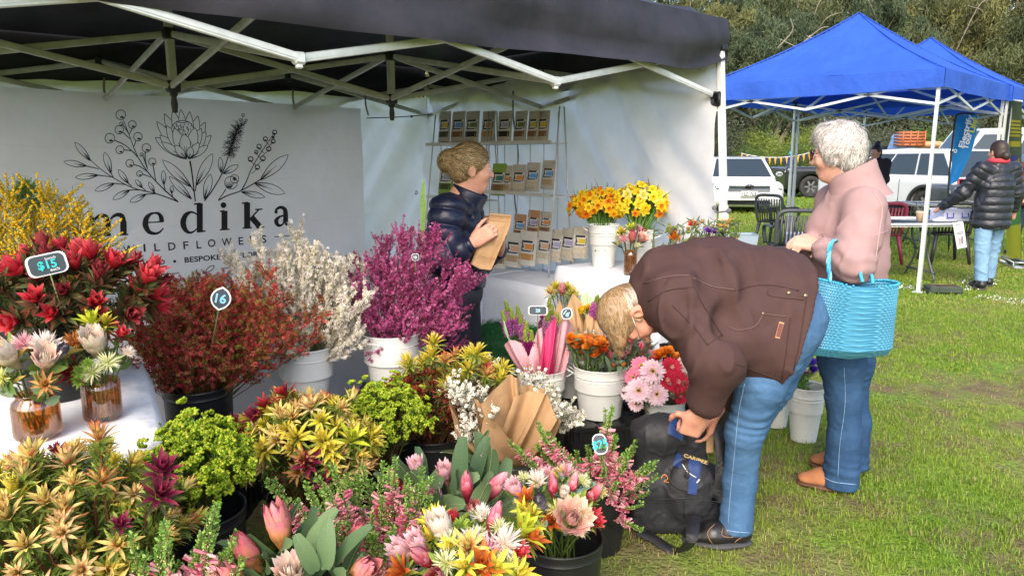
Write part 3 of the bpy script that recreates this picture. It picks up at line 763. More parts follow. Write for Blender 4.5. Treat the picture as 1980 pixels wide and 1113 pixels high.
 for tip,w in br: bract(tip,BASE+(A(*tip) - BASE)*.12*A(1,.2),w)
 a=np.linspace(0,2*math.pi,30)[:-1]; dome=np.stack([353+21*np.cos(a),250+17*np.sin(a)],1); polys.append(dome); kd_=len(polys); lines.append((kd_,np.concatenate([dome,dome[:1]]),1.1))
 for k in range(60): x=353+r.uniform(-18,18); y=250+r.uniform(-8,14); lines.append((kd_,np.array([(x,y),(x+(x - 353)*.05,y - 4)]),.8))
 lines.append((kd_,np.array([(341,235),(353,238),(365,235)]),1.2))
 for tip,base,w in (((337,248),(356,304),20),((377,247),(366,303),20),((356,259),(360,305),21),((312,275),(358,306),14),((402,281),(367,307),13),((338,281),(360,308),14),((384,276),(366,306),14),((369,284),(365,308),13)): bract(tip,base,w)
 def inside(p,poly):
  x,y=poly[:,0],poly[:,1]; x2,y2=np.roll(x,-1),np.roll(y,-1); c=((y > p[1]) != (y2 > p[1])) & (p[0] < (x2 - x)*(p[1] - y)/(y2 - y+1e-9)+x); return c.sum() % 2 == 1
 for k,pl,w in lines:      # each outline stops where a nearer bract covers it
  s=np.linspace(0,1,40); p=np.stack([np.interp(s,np.linspace(0,1,len(pl)),pl[:,i]) for i in (0,1)],1); run = []
  for q in list(p)+[None]:
   if q is not None and not any(inside(q,o) for o in polys[k:]): run.append(q)
   else:
    if len(run) > 2: ribbon(g,run,w,w)
    run = []
 # medika: heavy stems, fine serifs, drawn letter by letter
 def poly(pts): fill_poly(pts)
 def stroke(pts,w0,w1=None): ribbon(g,catmull(pts,6) if len(pts) > 2 else pts,w0,w1,L0+.0003*(1+random.random()*.1))
 def vst(x,y0,y1,w,lean=.02): stroke([(x+(y0 - y1)*lean * -1,y0),(x,y1)],w)
 sl=-.056
 def Lt(x0,yb):   # local to letter: dx right, dy up, in pixels, following the tilt of the line
  return lambda dx,dy: (x0+dx - dy*-.012*-1,yb+dx*sl - dy)
 q=Lt(170,458)   # m
 stroke([q(5,0),q(5,39)],10); stroke([q(37,0),q(37,26)],10); stroke([q(68,0),q(68,26)],10)
 for x in (5,37,68): stroke([q(x - 9,.8),q(x+9,.8)],2.2)
 stroke([q(-3,39),q(5,39)],2.4)
 stroke([q(9,27),q(15,36),q(24,40),q(34,37),q(37,25)],2.5,9); stroke([q(41,27),q(47,36),q(56,40),q(65,37),q(68,25)],2.5,9)
 q=Lt(275,453)   # e
 stroke([q(40,10),q(33,3),q(24,.5),q(13,4),q(7,13),q(5.5,21),q(8,31),q(15,38),q(23,40),q(31,38.5),q(36,31),q(37,22)],[1.8,3,4,6.5,8.5,9,8,4.5,2.6,4.5,7,7.5]); stroke([q(5,22.5),q(40,22.5)],1.9)
 q=Lt(350,451)   # d
 stroke([q(36,0),q(36,56)],9.5); stroke([q(31,1),q(47,2)],2.4); stroke([q(25,55),q(38,56)],2.4)
 stroke([q(32,33),q(26,38),q(18,40),q(9,35),q(4,25),q(4,15),q(9,5),q(17,.5),q(25,3),q(32,9)],[2,2.4,3.6,7,8.8,8.8,6.6,3.6,2.4,2])
 q=Lt(424,445)   # i
 stroke([q(10,0),q(10,37)],9.5); stroke([q(1,.8),q(20,.8)],2.2); stroke([q(1,36.5),q(10,37)],2.4); c=A(*q(8,48)); fill(g,[c+5.6*A(math.cos(k*.35),math.sin(k*.35)) for k in range(18)],L0+.0002)
 q=Lt(468,442)   # k
 stroke([q(10,0),q(10,50)],9.5); stroke([q(1,.8),q(19,.8)],2.2); stroke([q(0,49),q(12,50)],2.4); stroke([q(13,15),q(33,35)],2.4); stroke([q(26,35.5),q(40,35.5)],2.2); stroke([q(18,22),q(35,1)],9); stroke([q(27,.8),q(43,.8)],2.2)
 q=Lt(530,438)   # a
 stroke([q(22,6),q(22,27),q(19,34),q(12,36.5),q(5,33),q(2.5,28)],8,2.6); stroke([q(22,8),q(25,2),q(32,4)],5,2); stroke([q(20,21),q(10,18),q(4,11),q(7,3),q(14,2),q(21,9)],[2,3.6,6.6,5.6,3,2]); c=A(*q(4,28)); fill(g,[c+3.2*A(math.cos(k*.5),math.sin(k*.5)) for k in range(13)],L0+.0002)
 g.build('drawing',INK,t,smooth=False)
 # sans lettering lines
 z3=lambda x,y: (150+x/4.213,380+y/4.213)
 def word(s,x,y,hpx,wpx=None,bold=0,m=INK):
  p=on_banner(*z3(x,y)); h=np.linalg.norm(on_banner(*z3(x,y - hpx/2)) - on_banner(*z3(x,y+hpx/2)))
  wd=np.linalg.norm(on_banner(*z3(x - wpx/2,y)) - on_banner(*z3(x+wpx/2,y))) if wpx else None
  uu,zz=b_uz(p); lettering(s,drop(p,0),-UU+A(0,0,.0),A(0,0,1),h,m,t,width=wd,bold=bold,lift=.005,name='letter' if len(s) == 1 else 'lettering')
 for ch,x,y,w in (('W',412,425,95),('I',540,415,16),('L',643,410,46),('D',765,403,60),('F',880,395,42),('L',987,390,40),('O',1092,378,62),('W',1215,369,82),('E',1330,360,38),('R',1425,352,42),('S',1518,345,38)): word(ch,x,y,62,w,.012)
 word('WILD',617,537,40,185,.02); word('BESPOKE',1020,503,42,295,.02); word('FLORAL',1430,470,40,230,.02); word('WEDDINGS',1185,678,36,300,.02); word('DECORATIONS',385,768,44,560,.02); word('workshops',170,925,30,230)
 g=G()
 for a,b in (((235,433),(270,431)),((1605,328),(1735,318)),((690,632),(830,623)),((1165,586),(1330,573))): ribbon(g,[z3(*a),z3(*b)],1.3)
 for x,y in ((440,552),(790,527),(1237,490)): c=A(*z3(x,y)); fill(g,[c+2.9*A(math.cos(k*.5),math.sin(k*.5)) for k in range(13)],L0)
 a,b=leafo(z3(1112,562),z3(1040,618),8); ribbon(g,a,1.2); ribbon(g,b,1.2)
 g.build('rule_marks',INK,t,smooth=False)
banner()
# ================================================================ FLOWER KIT
def petal_tpl(L,W,curl=.2,cup=.15,shape='point',c0=(1,1,1),c1=(1,1,1),n=5,rib=0,mid=None):
 s=np.linspace(0,1,n + 1)
 if shape == 'point': w=np.sin(np.pi*np.clip(s,0,1)**.75)**.8; w[0]=.35; w[-1]=.02
 elif shape == 'round': w=np.sin(np.pi*(.12+.80*s))**.55; w[0]=.4; w[-1]=.45
 else: w=np.minimum(1,.45+s*1.1)*np.where(s > .8,1 - .7*(s - .8)/.2,1); w[-1]=.3
 ang=curl*s*1.6; x=np.cumsum(np.concatenate([[0],np.sin(ang[1:])]))*L/n; z=np.cumsum(np.concatenate([[0],np.cos(ang[1:])]))*L/n
 Q=np.zeros((n + 1,3,3)); Q[:,0]=np.stack([x - cup*W*w,-w*W/2,z],1); Q[:,1]=np.stack([x,0*x,z],1); Q[:,2]=np.stack([x - cup*W*w,w*W/2,z],1)
 c0=np.asarray(c0,float); c1=np.asarray(c1,float); cm=np.asarray(mid,float) if mid is not None else (c0+c1)/2
 C=np.where((s < .5)[:,None],c0+(cm - c0)*(s*2)[:,None],cm+(c1 - cm)*(s*2 - 1)[:,None])
 g=G(); g.grid(Q,np.repeat(C[:,None],3,1)); return g.tpl()
def ring(g,n,L,W,tilt,r0=0,z0=0,curl=.2,cup=.15,shape='point',c0=(1,1,1),c1=(1,1,1),jit=.12,ph=0,seg=5,mid=None,cj=.12):
 tp=petal_tpl(L,W,curl,cup,shape,c0,c1,seg,mid=mid); R=[]; T=[]; C=[]
 for k in range(n):
  a=ph+2*math.pi*k/n + random.gauss(0,jit); t=rad(tilt)+random.gauss(0,jit*.8); s=1+random.gauss(0,jit*.6)
  M=Rz(a) @ Ry(t)*s; R.append(M); T.append(A(math.cos(a)*r0,math.sin(a)*r0,z0)); C.append(np.clip(1+np.array([random.gauss(0,cj)]*3)+np.array([random.gauss(0,cj*.3) for _ in range(3)]),.5,1.5))
 g.inst(tp,R,T,C); return g
def c_(h): return srgb(h)
def fin(g,name='flower_head',m=None):
 me=g.data(name); me.materials.append(m or PETAL); return me
def leuc(L,W,cols,n=(8,8,6),tilts=(48,28,10),base='#b8402a',cone='#7a6a2a',under='#6d7d33'):
 g=G(); c0,c1=cols
 ring(g,n[0]+2,L*.9,W*.6,tilts[0]+34,.004,-.010,.25,.2,'point',c_(under)*.8,c_(under),seg=4)
 ring(g,n[0],L,W*.85,tilts[0]+10,.006,-.002,.18,.25,'point',c_(base)*.3+c_(c0)*.7,c_(c1),mid=c_(c0),jit=.16,seg=4)
 ring(g,n[1],L*.95,W*.9,tilts[1]+4,.005,.004,.05,.30,'point',c_(base),c_(c1),mid=c_(c0),ph=.4,jit=.16,seg=4)
 ring(g,n[2],L*.8,W*.8,tilts[2],.003,.008,-.1,.3,'point',c_(base),c_(c1),mid=c_(c0),ph=.1,jit=.16,seg=4)
 g.ball((0,0,.012),(.007,.007,.014),7,5,c_(cone)); return fin(g)
def safari(L,cols,tilts=(34,18,6),under='#5a4a2c'):
 g=G(); a,b,c=[c_(x) for x in cols]
 ring(g,7,L*.9,L*.26,tilts[0]+30,.006,-.02,.2,.2,'point',c_(under)*.7,c_(under)*.5+a*.5,seg=5)
 ring(g,6,L,L*.42,tilts[0],.008,-.004,.05,.28,'point',a*.7,c,mid=b,jit=.15,seg=6); ring(g,5,L*.95,L*.42,tilts[1],.006,.002,-.12,.3,'point',a,c,mid=b,ph=.5,jit=.13,seg=6)
 ring(g,4,L*.75,L*.36,tilts[2],.004,.004,-.2,.3,'point',a,b,ph=.2,jit=.1,seg=6); return fin(g)
def protea(H,Rr,cb,ct,tipc=None,openn=0,centre=None,n=11,under='#6f8150'):
 g=G(); cb,ct=c_(cb),c_(ct); tipc=c_(tipc) if tipc else ct*1.15; rows=6
 for k in range(rows):
  f=k/(rows - 1); L=H*(.34+.60*f); c=cb*(1 - f)+ct*f
  ring(g,n,L,Rr*(.62+.12*f),24+openn * .5 - 9*f,Rr*(.50 - .10*f),H*.02,-.46+openn * .010+.06*f,.20,'round' if k < 3 else 'point',c*.62,tipc,ph=k*.29+.1,jit=.07,cj=.12,seg=6,mid=c)
 if centre:
  ring(g,30,H*.62,Rr*.14,10,Rr*.30,H*.18,-.22,.1,'point',c_(centre)*.8,c_(centre)*1.15,jit=.14,cj=.12); ring(g,22,H*.62,Rr*.14,3,Rr*.12,H*.2,-.1,.1,'point',c_(centre)*.6,c_('#6a3440')*.5+c_(centre)*.5,jit=.14,cj=.12)
 g.lathe([(Rr*.25,-.03),(Rr*.45,-.005),(Rr*.55,.012)],10,col=cb*.7); return fin(g)
def spiky(Rr,n,ca,cb,core='#a9b060',hemi=-.35,W=.10):
 g=G(); tp=petal_tpl(1,W,.1,.1,'point',c_(ca),c_(cb),3); d=nrm(np.random.default_rng(n).normal(0,1,(n * 2,3))); d=d[d[:,2] > hemi][:n]
 g.inst(tp,frames(d)*(Rr*np.random.default_rng(2).uniform(.75,1.1,len(d)))[:,None,None],d*Rr*.08); g.ball((0,0,0),Rr*.3,8,6,c_(core)); return fin(g)
def gerbera(Rr,ca,cb,eye='#5a3a22',eyering='#d8c060'):
 g=G(); ring(g,20,Rr,Rr*.27,80,Rr*.12,0,.15,.08,'strap',c_(cb),c_(ca),jit=.05,cj=.05); ring(g,18,Rr*.86,Rr*.25,70,Rr*.1,.003,.1,.08,'strap',c_(cb),c_(ca),ph=.15,jit=.05,cj=.05)
 ring(g,22,Rr*.36,Rr*.12,58,Rr*.1,.006,.1,.05,'strap',c_(cb),c_(ca)*.8+c_(cb)*.2,ph=.1,jit=.06)
 ring(g,16,Rr*.2,Rr*.07,35,Rr*.1,.006,.2,0,'strap',c_(eyering),c_(eyering),jit=.1); g.ball((0,0,.004),(Rr*.15,Rr*.15,Rr*.10),10,5,c_(eye)); return fin(g)
def daffodil(Rr,pc,tc):
 g=G(); ring(g,6,Rr,Rr*.72,78,.003,0,.15,.1,'point',c_(pc)*.9,c_(pc),jit=.06,cj=.05)
 n = 14; prof=[(.10,0),(.17,.12),(.22,.3),(.27,.48),(.36,.58)]
 for sgn in (1,): g.lathe([(r*Rr,z*Rr) for r,z in prof],n,col=c_(tc),rib=.10,nr=7)
 g.lathe([(.06*Rr,-.28*Rr),(.10*Rr,0)],7,col=c_('#9aa63e')); return fin(g)
def tulip(H,ca,cb):
 g=G(); ring(g,3,H,H*.62,16,H*.10,0,-.35,.25,'round',c_(ca),c_(cb),jit=.04); ring(g,3,H*.97,H*.6,12,H*.08,0,-.38,.25,'round',c_(ca),c_(cb),ph=1.05,jit=.04); return fin(g)
def ruffle(Rr,ca,cb,rows=5,n=9):
 g=G()
 for k in range(rows): f=k/(rows - 1); ring(g,n - k,Rr*(1.0 - .45*f),Rr*.85,76 - 66*f,Rr*.08,Rr*.12*f,-.25,.22,'round',c_(cb),c_(ca),ph=k*.7,jit=.15,cj=.09)
 return fin(g)
def pompom(Rr,ca,cb,n=70):
 g=G(); tp=petal_tpl(1,.34,-.5,.2,'round',c_(cb),c_(ca),3); d=nrm(np.random.default_rng(n).normal(0,1,(n * 2,3))); d=d[d[:,2] > -.4][:n]
 g.inst(tp,frames(d)*Rr*.75,d*Rr*.3); g.ball((0,0,0),Rr*.5,8,6,c_(cb)); return fin(g)
def bud(L,W,col,tip=None):
 g=G(); g.ball((0,0,L/2),(W/2,W/2,L/2),8,7,c_(col)); return fin(g)
def ball_cluster(n,r,R_,cols,seed=0):
 q=np.random.default_rng(seed); g=G()
 for k in range(n):
  d=nrm(q.normal(0,1,3)); d[2]=abs(d[2])*.8+.1; g.ball(d*R_*q.uniform(.5,1),r*q.uniform(.8,1.2),6,4,c_(cols[k % len(cols)])*q.uniform(.8,1.15))
 return g.tpl()
def put(parent,me,pos,d,sc=1.,name='flower_head',roll=None):
 o=obj(name,me,parent); M=frames(np.asarray(d,float)[None],roll=random.uniform(0,6.28) if roll is None else roll)[0]
 o.matrix_basis=Matrix.Translation(Vector(tuple(np.asarray(pos) - np.array(parent_loc(parent))))) @ Matrix(M.tolist()).to_4x4() @ Matrix.Scale(sc,4)
 return o
def dome(c,r,n,seed,tmax=100,jit=.12,inner=.0):
 q=np.random.default_rng(seed); k=np.arange(n)+.5; z=1 - (1 - math.cos(rad(tmax)))*k/n; ph=k*2.39996+q.normal(0,.15,n)
 s=np.sqrt(np.clip(1 - z*z,0,1)); d=np.stack([s*np.cos(ph),s*np.sin(ph),z],1); rr=1+q.normal(0,jit,n) - inner*q.uniform(0,1,n)
 return np.asarray(c)+d*np.asarray(r)*rr[:,None],nrm(d/np.asarray(r))
def leaves(g,paths,tpl,per,size,cols,t0=.25,t1=.97,ang=.75,seed=0,grow=1.0):
 """leaves along each path; size metres; cols two colours"""
 q=np.random.default_rng(seed); T=[]; D=[]; S_=[]
 for p in paths:
  m=len(p); t=q.uniform(t0,t1,per); f=t*(m - 1); i=np.clip(f.astype(int),0,m - 2); w=(f - i)[:,None]; T.append(p[i]*(1 - w)+p[i+1]*w); d=nrm(p[i+1] - p[i])
  rnd=q.normal(0,1,(per,3)); rnd-=(rnd*d).sum(1)[:,None]*d; D.append(d*math.cos(ang)+nrm(rnd)*math.sin(ang)); S_.append(size*q.uniform(.6,1.25,per)*(grow+(1 - grow)*t))
 T=np.concatenate(T); D=np.concatenate(D); S_=np.concatenate(S_); u=q.uniform(0,1,len(T))[:,None]
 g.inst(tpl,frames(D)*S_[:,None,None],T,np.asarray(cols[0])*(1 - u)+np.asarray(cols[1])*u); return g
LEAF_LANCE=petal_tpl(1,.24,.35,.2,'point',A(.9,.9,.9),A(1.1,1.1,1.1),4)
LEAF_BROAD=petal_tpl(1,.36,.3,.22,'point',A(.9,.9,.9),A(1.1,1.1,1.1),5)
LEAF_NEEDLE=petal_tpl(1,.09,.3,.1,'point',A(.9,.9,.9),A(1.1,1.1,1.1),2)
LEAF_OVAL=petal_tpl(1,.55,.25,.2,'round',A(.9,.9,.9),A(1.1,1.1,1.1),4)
def stem_path(mouth,tip,d,n=6,spread=.03):
 m=np.asarray(mouth)+A(random.gauss(0,spread),random.gauss(0,spread),-.12); L=np.linalg.norm(tip - m); return catmull([m,m*.5+(tip - d*L*.25)*.5,tip - d*.12*L,tip],3)
def bunch(name,label,cat,mouth,heads,leaf=None,stem_c='#5a6a2a',stem_r=.0035,group=None,spread=.03,extra=None):
 """heads: (pos, dir, mesh, scale)"""
 t=thing(name,label,cat,np.asarray(mouth) - A(0,0,.12),group=group); g=G(); paths=[]
 for pos,d,me,sc in heads:
  p=stem_path(mouth,np.asarray(pos) - np.asarray(d)*.01,nrm(np.asarray(d)),spread=spread); paths.append(p); g.tube(p,stem_r,4,c_(stem_c)*random.uniform(.7,1.2),cap=False)
 o=g.build('stems',PLANT,t); o['kind']='stuff'
 if leaf:
  g=G()
  for k,lf in enumerate(leaf if isinstance(leaf,list) else [leaf]): leaves(g,paths,seed=k+len(heads),**lf)
  o=g.build('leaves',PLANT,t); o['kind']='stuff'
 for pos,d,me,sc in heads: put(t,me,pos,d,sc)
 return t,paths
def spray(name,label,cat,mouth,tips,twigs,twig_len,floret,f_sp,f_cols,f_size,leaf=None,l_n=0,l_size=.012,l_cols=None,twig_ang=.6,seed=0,stem_c='#6a5a30',stem_r=.0022,t0=.35,droop=0,f_t0=.2,group=None):
 """tips: (n,3) stem ends. side twigs all along; florets along twigs and stem end"""
 q=np.random.default_rng(seed); t=thing(name,label,cat,np.asarray(mouth) - A(0,0,.12),group=group); gs=G(); segs=[]
 for tip in tips:
  d=nrm(tip - np.asarray(mouth)+A(0,0,.05)); p=stem_path(mouth,tip,nrm(d+A(0,0,.25 - droop))); gs.tube(p,np.linspace(stem_r,stem_r*.4,len(p)),4,c_(stem_c)*q.uniform(.7,1.2),cap=False)
  segs.append((p[-5:],1)); m=len(p)
  for k in range(twigs):
   f=q.uniform(t0,.97); i=min(int(f*(m - 1)),m - 2); w=f*(m - 1) - i; a=p[i]*(1 - w)+p[i+1]*w; dd=nrm(p[i+1] - p[i]); rn = q.normal(0,1,3); rn -= rn @ dd*dd
   e=nrm(dd*math.cos(twig_ang)+nrm(rn)*math.sin(twig_ang)+A(0,0,.1 - droop)); L=twig_len * q.uniform(.5,1.2); b=a+e*L+A(0,0,.12*L) ; tw=np.array([a,(a+b)/2+q.normal(0,.05*L,3),b])
   gs.tube(tw,stem_r*.4,3,c_(stem_c)*q.uniform(.7,1.3),cap=False); segs.append((tw,0))
 T=[]; D=[]
 for p,main in segs:
  L=np.linalg.norm(np.diff(p,axis=0),axis=1); cum=np.concatenate([[0],np.cumsum(L)]); n = max(2,int(cum[-1]/f_sp)); s=q.uniform(f_t0 if not main else .3,1,n)*cum[-1]
  T.append(np.stack([np.interp(s,cum,p[:,k]) for k in range(3)],1)); dd=nrm(p[-1] - p[0]); D.append(nrm(dd[None]*.8+nrm(q.normal(0,1,(n,3)))))
 T=np.concatenate(T); D=np.concatenate(D); n = len(T)
 o=gs.build('twigs',PLANT,t); o['kind']='stuff'
 g=G(); ci=q.integers(0,len(f_cols),n); C=np.array([c_(x) for x in f_cols])[ci]*q.uniform(.75,1.2,(n,1))
 g.inst(floret,frames(D)*(f_size*q.uniform(.7,1.25,n))[:,None,None],T+D*f_size*.3,C); o=g.build('blossoms',PETAL,t); o['kind']='stuff'
 if leaf:
  g=G(); i=q.integers(0,n,l_n); DD=nrm(D[i]+q.normal(0,.7,(l_n,3))); u=q.uniform(0,1,(l_n,1)); g.inst(leaf,frames(DD)*(l_size*q.uniform(.6,1.3,l_n))[:,None,None],T[i]+q.normal(0,.006,(l_n,3)),c_(l_cols[0])*(1 - u)+c_(l_cols[1])*u)
  o=g.build('leaves',PLANT,t); o['kind']='stuff'
 return t
def floret_tpl(n=5):
 g=G(); g.inst(petal_tpl(1,.75,.2,.15,'round',A(.85,.85,.85),A(1.05,1.05,1.05),1),[Rz(k*6.283/n) @ Ry(.95) for k in range(n)],np.zeros((n,3))); return g.tpl()
def bell_tpl():
 g=G(); g.lathe([(.18,-.5),(.38,0),(.30,.6),(.42,.8)],5,col=A(1,1,1)); return g.tpl()
def oct_tpl(): return A([0,0,1],[0,0,-1],[1,0,0],[0,1,0],[-1,0,0],[0,-1,0])*.5,[np.array([[0,2,3],[0,3,4],[0,4,5],[0,5,2],[1,3,2],[1,4,3],[1,5,4],[1,2,5]])],A([1.15]*3,[.75]*3,[1]*3,[1]*3,[1]*3,[1]*3)
FLOR=floret_tpl(); FLOR4=floret_tpl(4); BELL=bell_tpl(); OCT=oct_tpl()
# ---------------------------------------------------------------- vessels
WHITE_ENAMEL=mat('white_enamel',(.62,.63,.60),.38,var=.06,vs=6,coat=.15)
BLACK_TUB=mat('black_tub',(.012,.012,.013),.38,var=.25,vs=7)
GALV=mat('galvanised_steel',(.30,.32,.34),.35,.75,var=.25,vs=14)
WATER=mat('bucket_water',(.02,.025,.02),.08,var=0)
def vessel(name,label,loc,h,rt,rb,m,ridges=(),handles=False,rz=0,rim=.004,group=None,ring_mark=False):
 t=thing(name,label,'bucket' if 'bucket' in name else 'pot',loc,rz,group); g=G(); zz=sorted(set([0,.01,h*.5,h - .012,h]+[h*q for q in ridges]+[h*q+.008 for q in ridges]+[h*q - .008 for q in ridges]))
 def rr(z): return rb+(rt - rb)*z/h+(.004 if any(abs(z - h*q) < 1e-6 for q in ridges) else 0)
 prof=[(0.001,0)]+[(rr(z),z) for z in zz]+[(rt+rim,h+.002),(rt+rim*.6,h+.007),(rt - .003,h+.003),(rt - .006,h*.55),(.001,h*.52)]
 g.lathe(prof,36); g.build('body',m,t,world=False,sharp=50)
 if handles:
  for sg in (-1,1):
   g=G(); g.tube(catmull([(sg*(rt - .002),-.03,h*.86),(sg*(rt+.028),-.028,h*.93),(sg*(rt+.036),0,h*.95),(sg*(rt+.028),.028,h*.93),(sg*(rt - .002),.03,h*.86)],5),.0035,6); g.build('handle',m,t,world=False)
 if ring_mark:
  g=G()
  for k in range(2):
   a=-1.9+k*.9; p=A(math.cos(a)*(rb+(rt - rb)*.55+.001),math.sin(a)*(rb+(rt - rb)*.55+.001),h*.55); Rm=axes(A(math.cos(a),math.sin(a),0),A(0,0,1))
   th=np.linspace(0,6.283,25)[:-1]; g.tube([p+Rm @ A(.035*math.cos(x),.035*math.sin(x),0) for x in th],.0022,4,closed=True)
  g.build('moulded_ring',BLACK_TUB,t,world=False)
 return t
# ================================================================ TABLES AND CLOTHS
CLOTH_W=mat('white_tablecloth',(.74,.74,.74),.8,var=.05,vs=3,wr=.012,ws=9,bump=.0008,bs=300,spec=.2)
CLOTH_B=mat('pale_blue_tablecloth',(.74,.77,.84),.8,var=.05,vs=3,wr=.008,ws=8,bump=.0008,bs=300,spec=.2)
def table_cloth(label_t,label_c,corners,z,m,drop=None,name='trestle_table',seed=1,amp=.022):
 c=[A(p[0],p[1],0) for p in corners]; ctr=sum(c)/4; drop=z - .015 if drop is None else drop
 t=thing(name,label_t,'table',ctr); g=G()
 top=[ctr+(p - ctr)*.975 for p in c]; g.add([p+A(0,0,z - .008) for p in top]+[p+A(0,0,z - .035) for p in top],[(0,1,2,3),(7,6,5,4)]+[(k,4+k,4+(k+1) % 4,(k+1) % 4) for k in range(4)]); g.build('tabletop',mat('grey_plastic_top',(.55,.55,.54),.5),t)
 for p in c:
  q=ctr+(p - ctr)*.9; g=G(); g.tube([q+A(0,0,.0),q+A(0,0,z - .03)],.014,8); g.build('leg',mat('grey_steel',(.12,.12,.13),.45,.5),t)
 # cloth: top grid + hanging skirt
 o=thing('tablecloth',label_c,'tablecloth',ctr); per=[]; n = 34
 for k in range(4):
  a,b=c[k],c[(k+1) % 4]
  for s in np.linspace(0,1,n,endpoint=False): per.append(a*(1 - s)+b*s)
 per=np.array(per); out=nrm(per - np.roll(per,1,0)+1e-9); tang=nrm(np.roll(per,-1,0) - np.roll(per,1,0)); sgn = np.sign(np.cross(c[1] - c[0],c[2] - c[1])[2]); nn = np.stack([tang[:,1],-tang[:,0],0*tang[:,0]],1)*sgn
 arc=np.cumsum(np.linalg.norm(np.diff(per,axis=0,prepend=per[-1:]),axis=1)); rows=[]; cen = ctr+A(0,0,z+.002)
 for f in (0,.35,.7,.9,.985): q=cen + (per - ctr)*f; q[:,2]=z+.003+.004*vnoise(q*6,seed); rows.append(q)
 kz=14
 for k in range(1,kz+1):
  f=k/kz; w=amp*(np.sin(arc*15+seed+1.2*np.sin(arc*4))*.6+np.sin(arc*31+seed*2)*.25+.5*vnoise(np.stack([arc*5,np.full_like(arc,f*2.0),0*arc],-1),seed))*min(1,f*1.6)
  q=per+nn * (.012+.035*f+w)[:,None]; q[:,2]=z - drop*f - .008*(1 - f)+(.006 if k == 0 else 0); rows.append(q)
 g=G(); g.grid(np.stack(rows,0),cv=True); g.build('cloth',m,o)
 return t
# front table on the left
E1=nrm(A(.87,.49,0)); N1=nrm(A(-.49,.87,0)); c0=A(-1.0,1.985,0)
table_cloth('trestle table at the front left under white cloth with glass vases','white cloth over the front left table holding two amber glass vases',[c0 - E1*1.7,c0,c0+N1*.78,c0+N1*.78 - E1*1.7],.73,CLOTH_W,seed=3)
# back table along the banner wall
table_cloth('long trestle table along the banner wall behind the buckets','pale blue grey cloth hanging from the long back table below the banner',[Wp(.12,.30,0),Wp(4.3,.30,0),Wp(4.3,1.50,0),Wp(.12,1.50,0)],.73,CLOTH_B,seed=5,amp=.012)
table_cloth('raised bench against the side wall with daffodil buckets','pale blue cloth over the raised bench under the daffodil buckets',[Wp(.13,2.13,0),Wp(.58,2.13,0),Wp(.58,2.86,0),Wp(.13,2.86,0)],.865,CLOTH_B,seed=9,name='raised_bench',amp=.010)
table_cloth('low side table between the back table and the raised bench','pale blue cloth over the low table beside the raised bench',[Wp(.14,1.53,0),Wp(.62,1.53,0),Wp(.62,2.10,0),Wp(.14,2.10,0)],.735,CLOTH_B,seed=11,name='side_table',amp=.008)
# crates
def crate(label,loc,d,rz=0,group='black crates under the flower buckets'):
 t=thing('black_crate',label,'crate',loc,rz,group); x,y,z=d; m=BLACK_TUB; g=G()
 g.box((0,0,.01),(x,y,.02)); g.build('base',m,t,world=False)
 g=G()
 for i in range(7): g.box((-x/2+x*(i+.5)/7,0,z - .006),(x/7*.7,y - .02,.012))
 for i in range(5): g.box((0,-y/2+y*(i+.5)/5,z - .009),(x - .02,y/5*.5,.010))
 o=g.build('lattice',m,t,world=False,smooth=False); o['kind']='stuff'
 for sx,sy,w,h_ in ((0,-1,x,0),(0,1,x,0),(-1,0,y,1),(1,0,y,1)):
  g=G(); nb=6
  for k in range(nb):
   a=-w/2+w*(k+.5)/nb; c=(a,sy*y/2,z/2) if sy else (sx*x/2,a,z/2); g.box(c,(.016,.014,z) if sy else (.014,.016,z))
  for zz in (.012,z*.5,z - .012):
   c=(0,sy*y/2,zz) if sy else (sx*x/2,0,zz); g.box(c,(w,.011,.024) if sy else (.011,w,.024))
  c=(0,sy*(y/2 - .006),z/2) if sy else (sx*(x/2 - .006),0,z/2); g.box(c,(w - .01,.004,z - .01) if sy else (.004,w - .01,z - .01))
  g.build('side',m,t,world=False,smooth=False)
 return t
ang=math.atan2(-.30,.95)
def at_floor(px,py): p=PZ(px,py,0); p[2]=0; return p
crate('low black plastic crate under the tulip bucket',(.50,3.58,0),(.46,.36,.20),rad(8))
crate('black plastic crate behind, under the pink wrapped bouquets',(.13,3.78,0),(.40,.40,.20),rad(-10))
crate('black plastic crate under the bucket of rose pink papers',(.83,4.02,0),(.40,.34,.20),rad(5))
def stand(px,py,Y,h,label):
 p=P(px,py,Y); crate(label,(p[0],p[1],0),(.34,.34,h)); return p
# turf mat
def turf():
 g=G(); n = 16; a=P(925,700,4.05); b=P(1010,700,3.98); a[2]=b[2]=0; s=np.linspace(0,1,20); d=b - a; nn = nrm(A(d[1],-d[0],0)); rows=[]
 prof=[(.0,.0),(.0,.3),(.005,.42),(.03,.48),(.08,.50),(.16,.50),(.30,.49)]
 for dx,z in prof: rows.append(np.stack([a+(b - a)*(x*1.5 - .2) - nn * dx+A(0,0,max(z,.003)+.012*math.sin(x*8)) for x in s]))
 g.grid(np.stack(rows)); q=np.random.default_rng(3); t=thing('turf_mat','dark green artificial turf draped over a box beside the seller','turf mat',(a+b)/2); g.build('backing',mat('turf_backing',(.012,.06,.02),.9),t)
 R_=np.concatenate([r for r in rows]); i=q.integers(0,len(R_),9000); T=R_[i]+q.normal(0,.012,(9000,3)); D=nrm(-nn * 0+q.normal(0,.6,(9000,3))+nn * .5+A(0,0,.5)); g2=G(); u=q.uniform(0,1,(9000,1))
 g2.inst(LEAF_NEEDLE,frames(D)*.022,T,A(.01,.10,.03)*(1 - u)+A(.03,.22,.06)*u); o=g2.build('pile',PLANT,t); o['kind']='stuff'
turf()
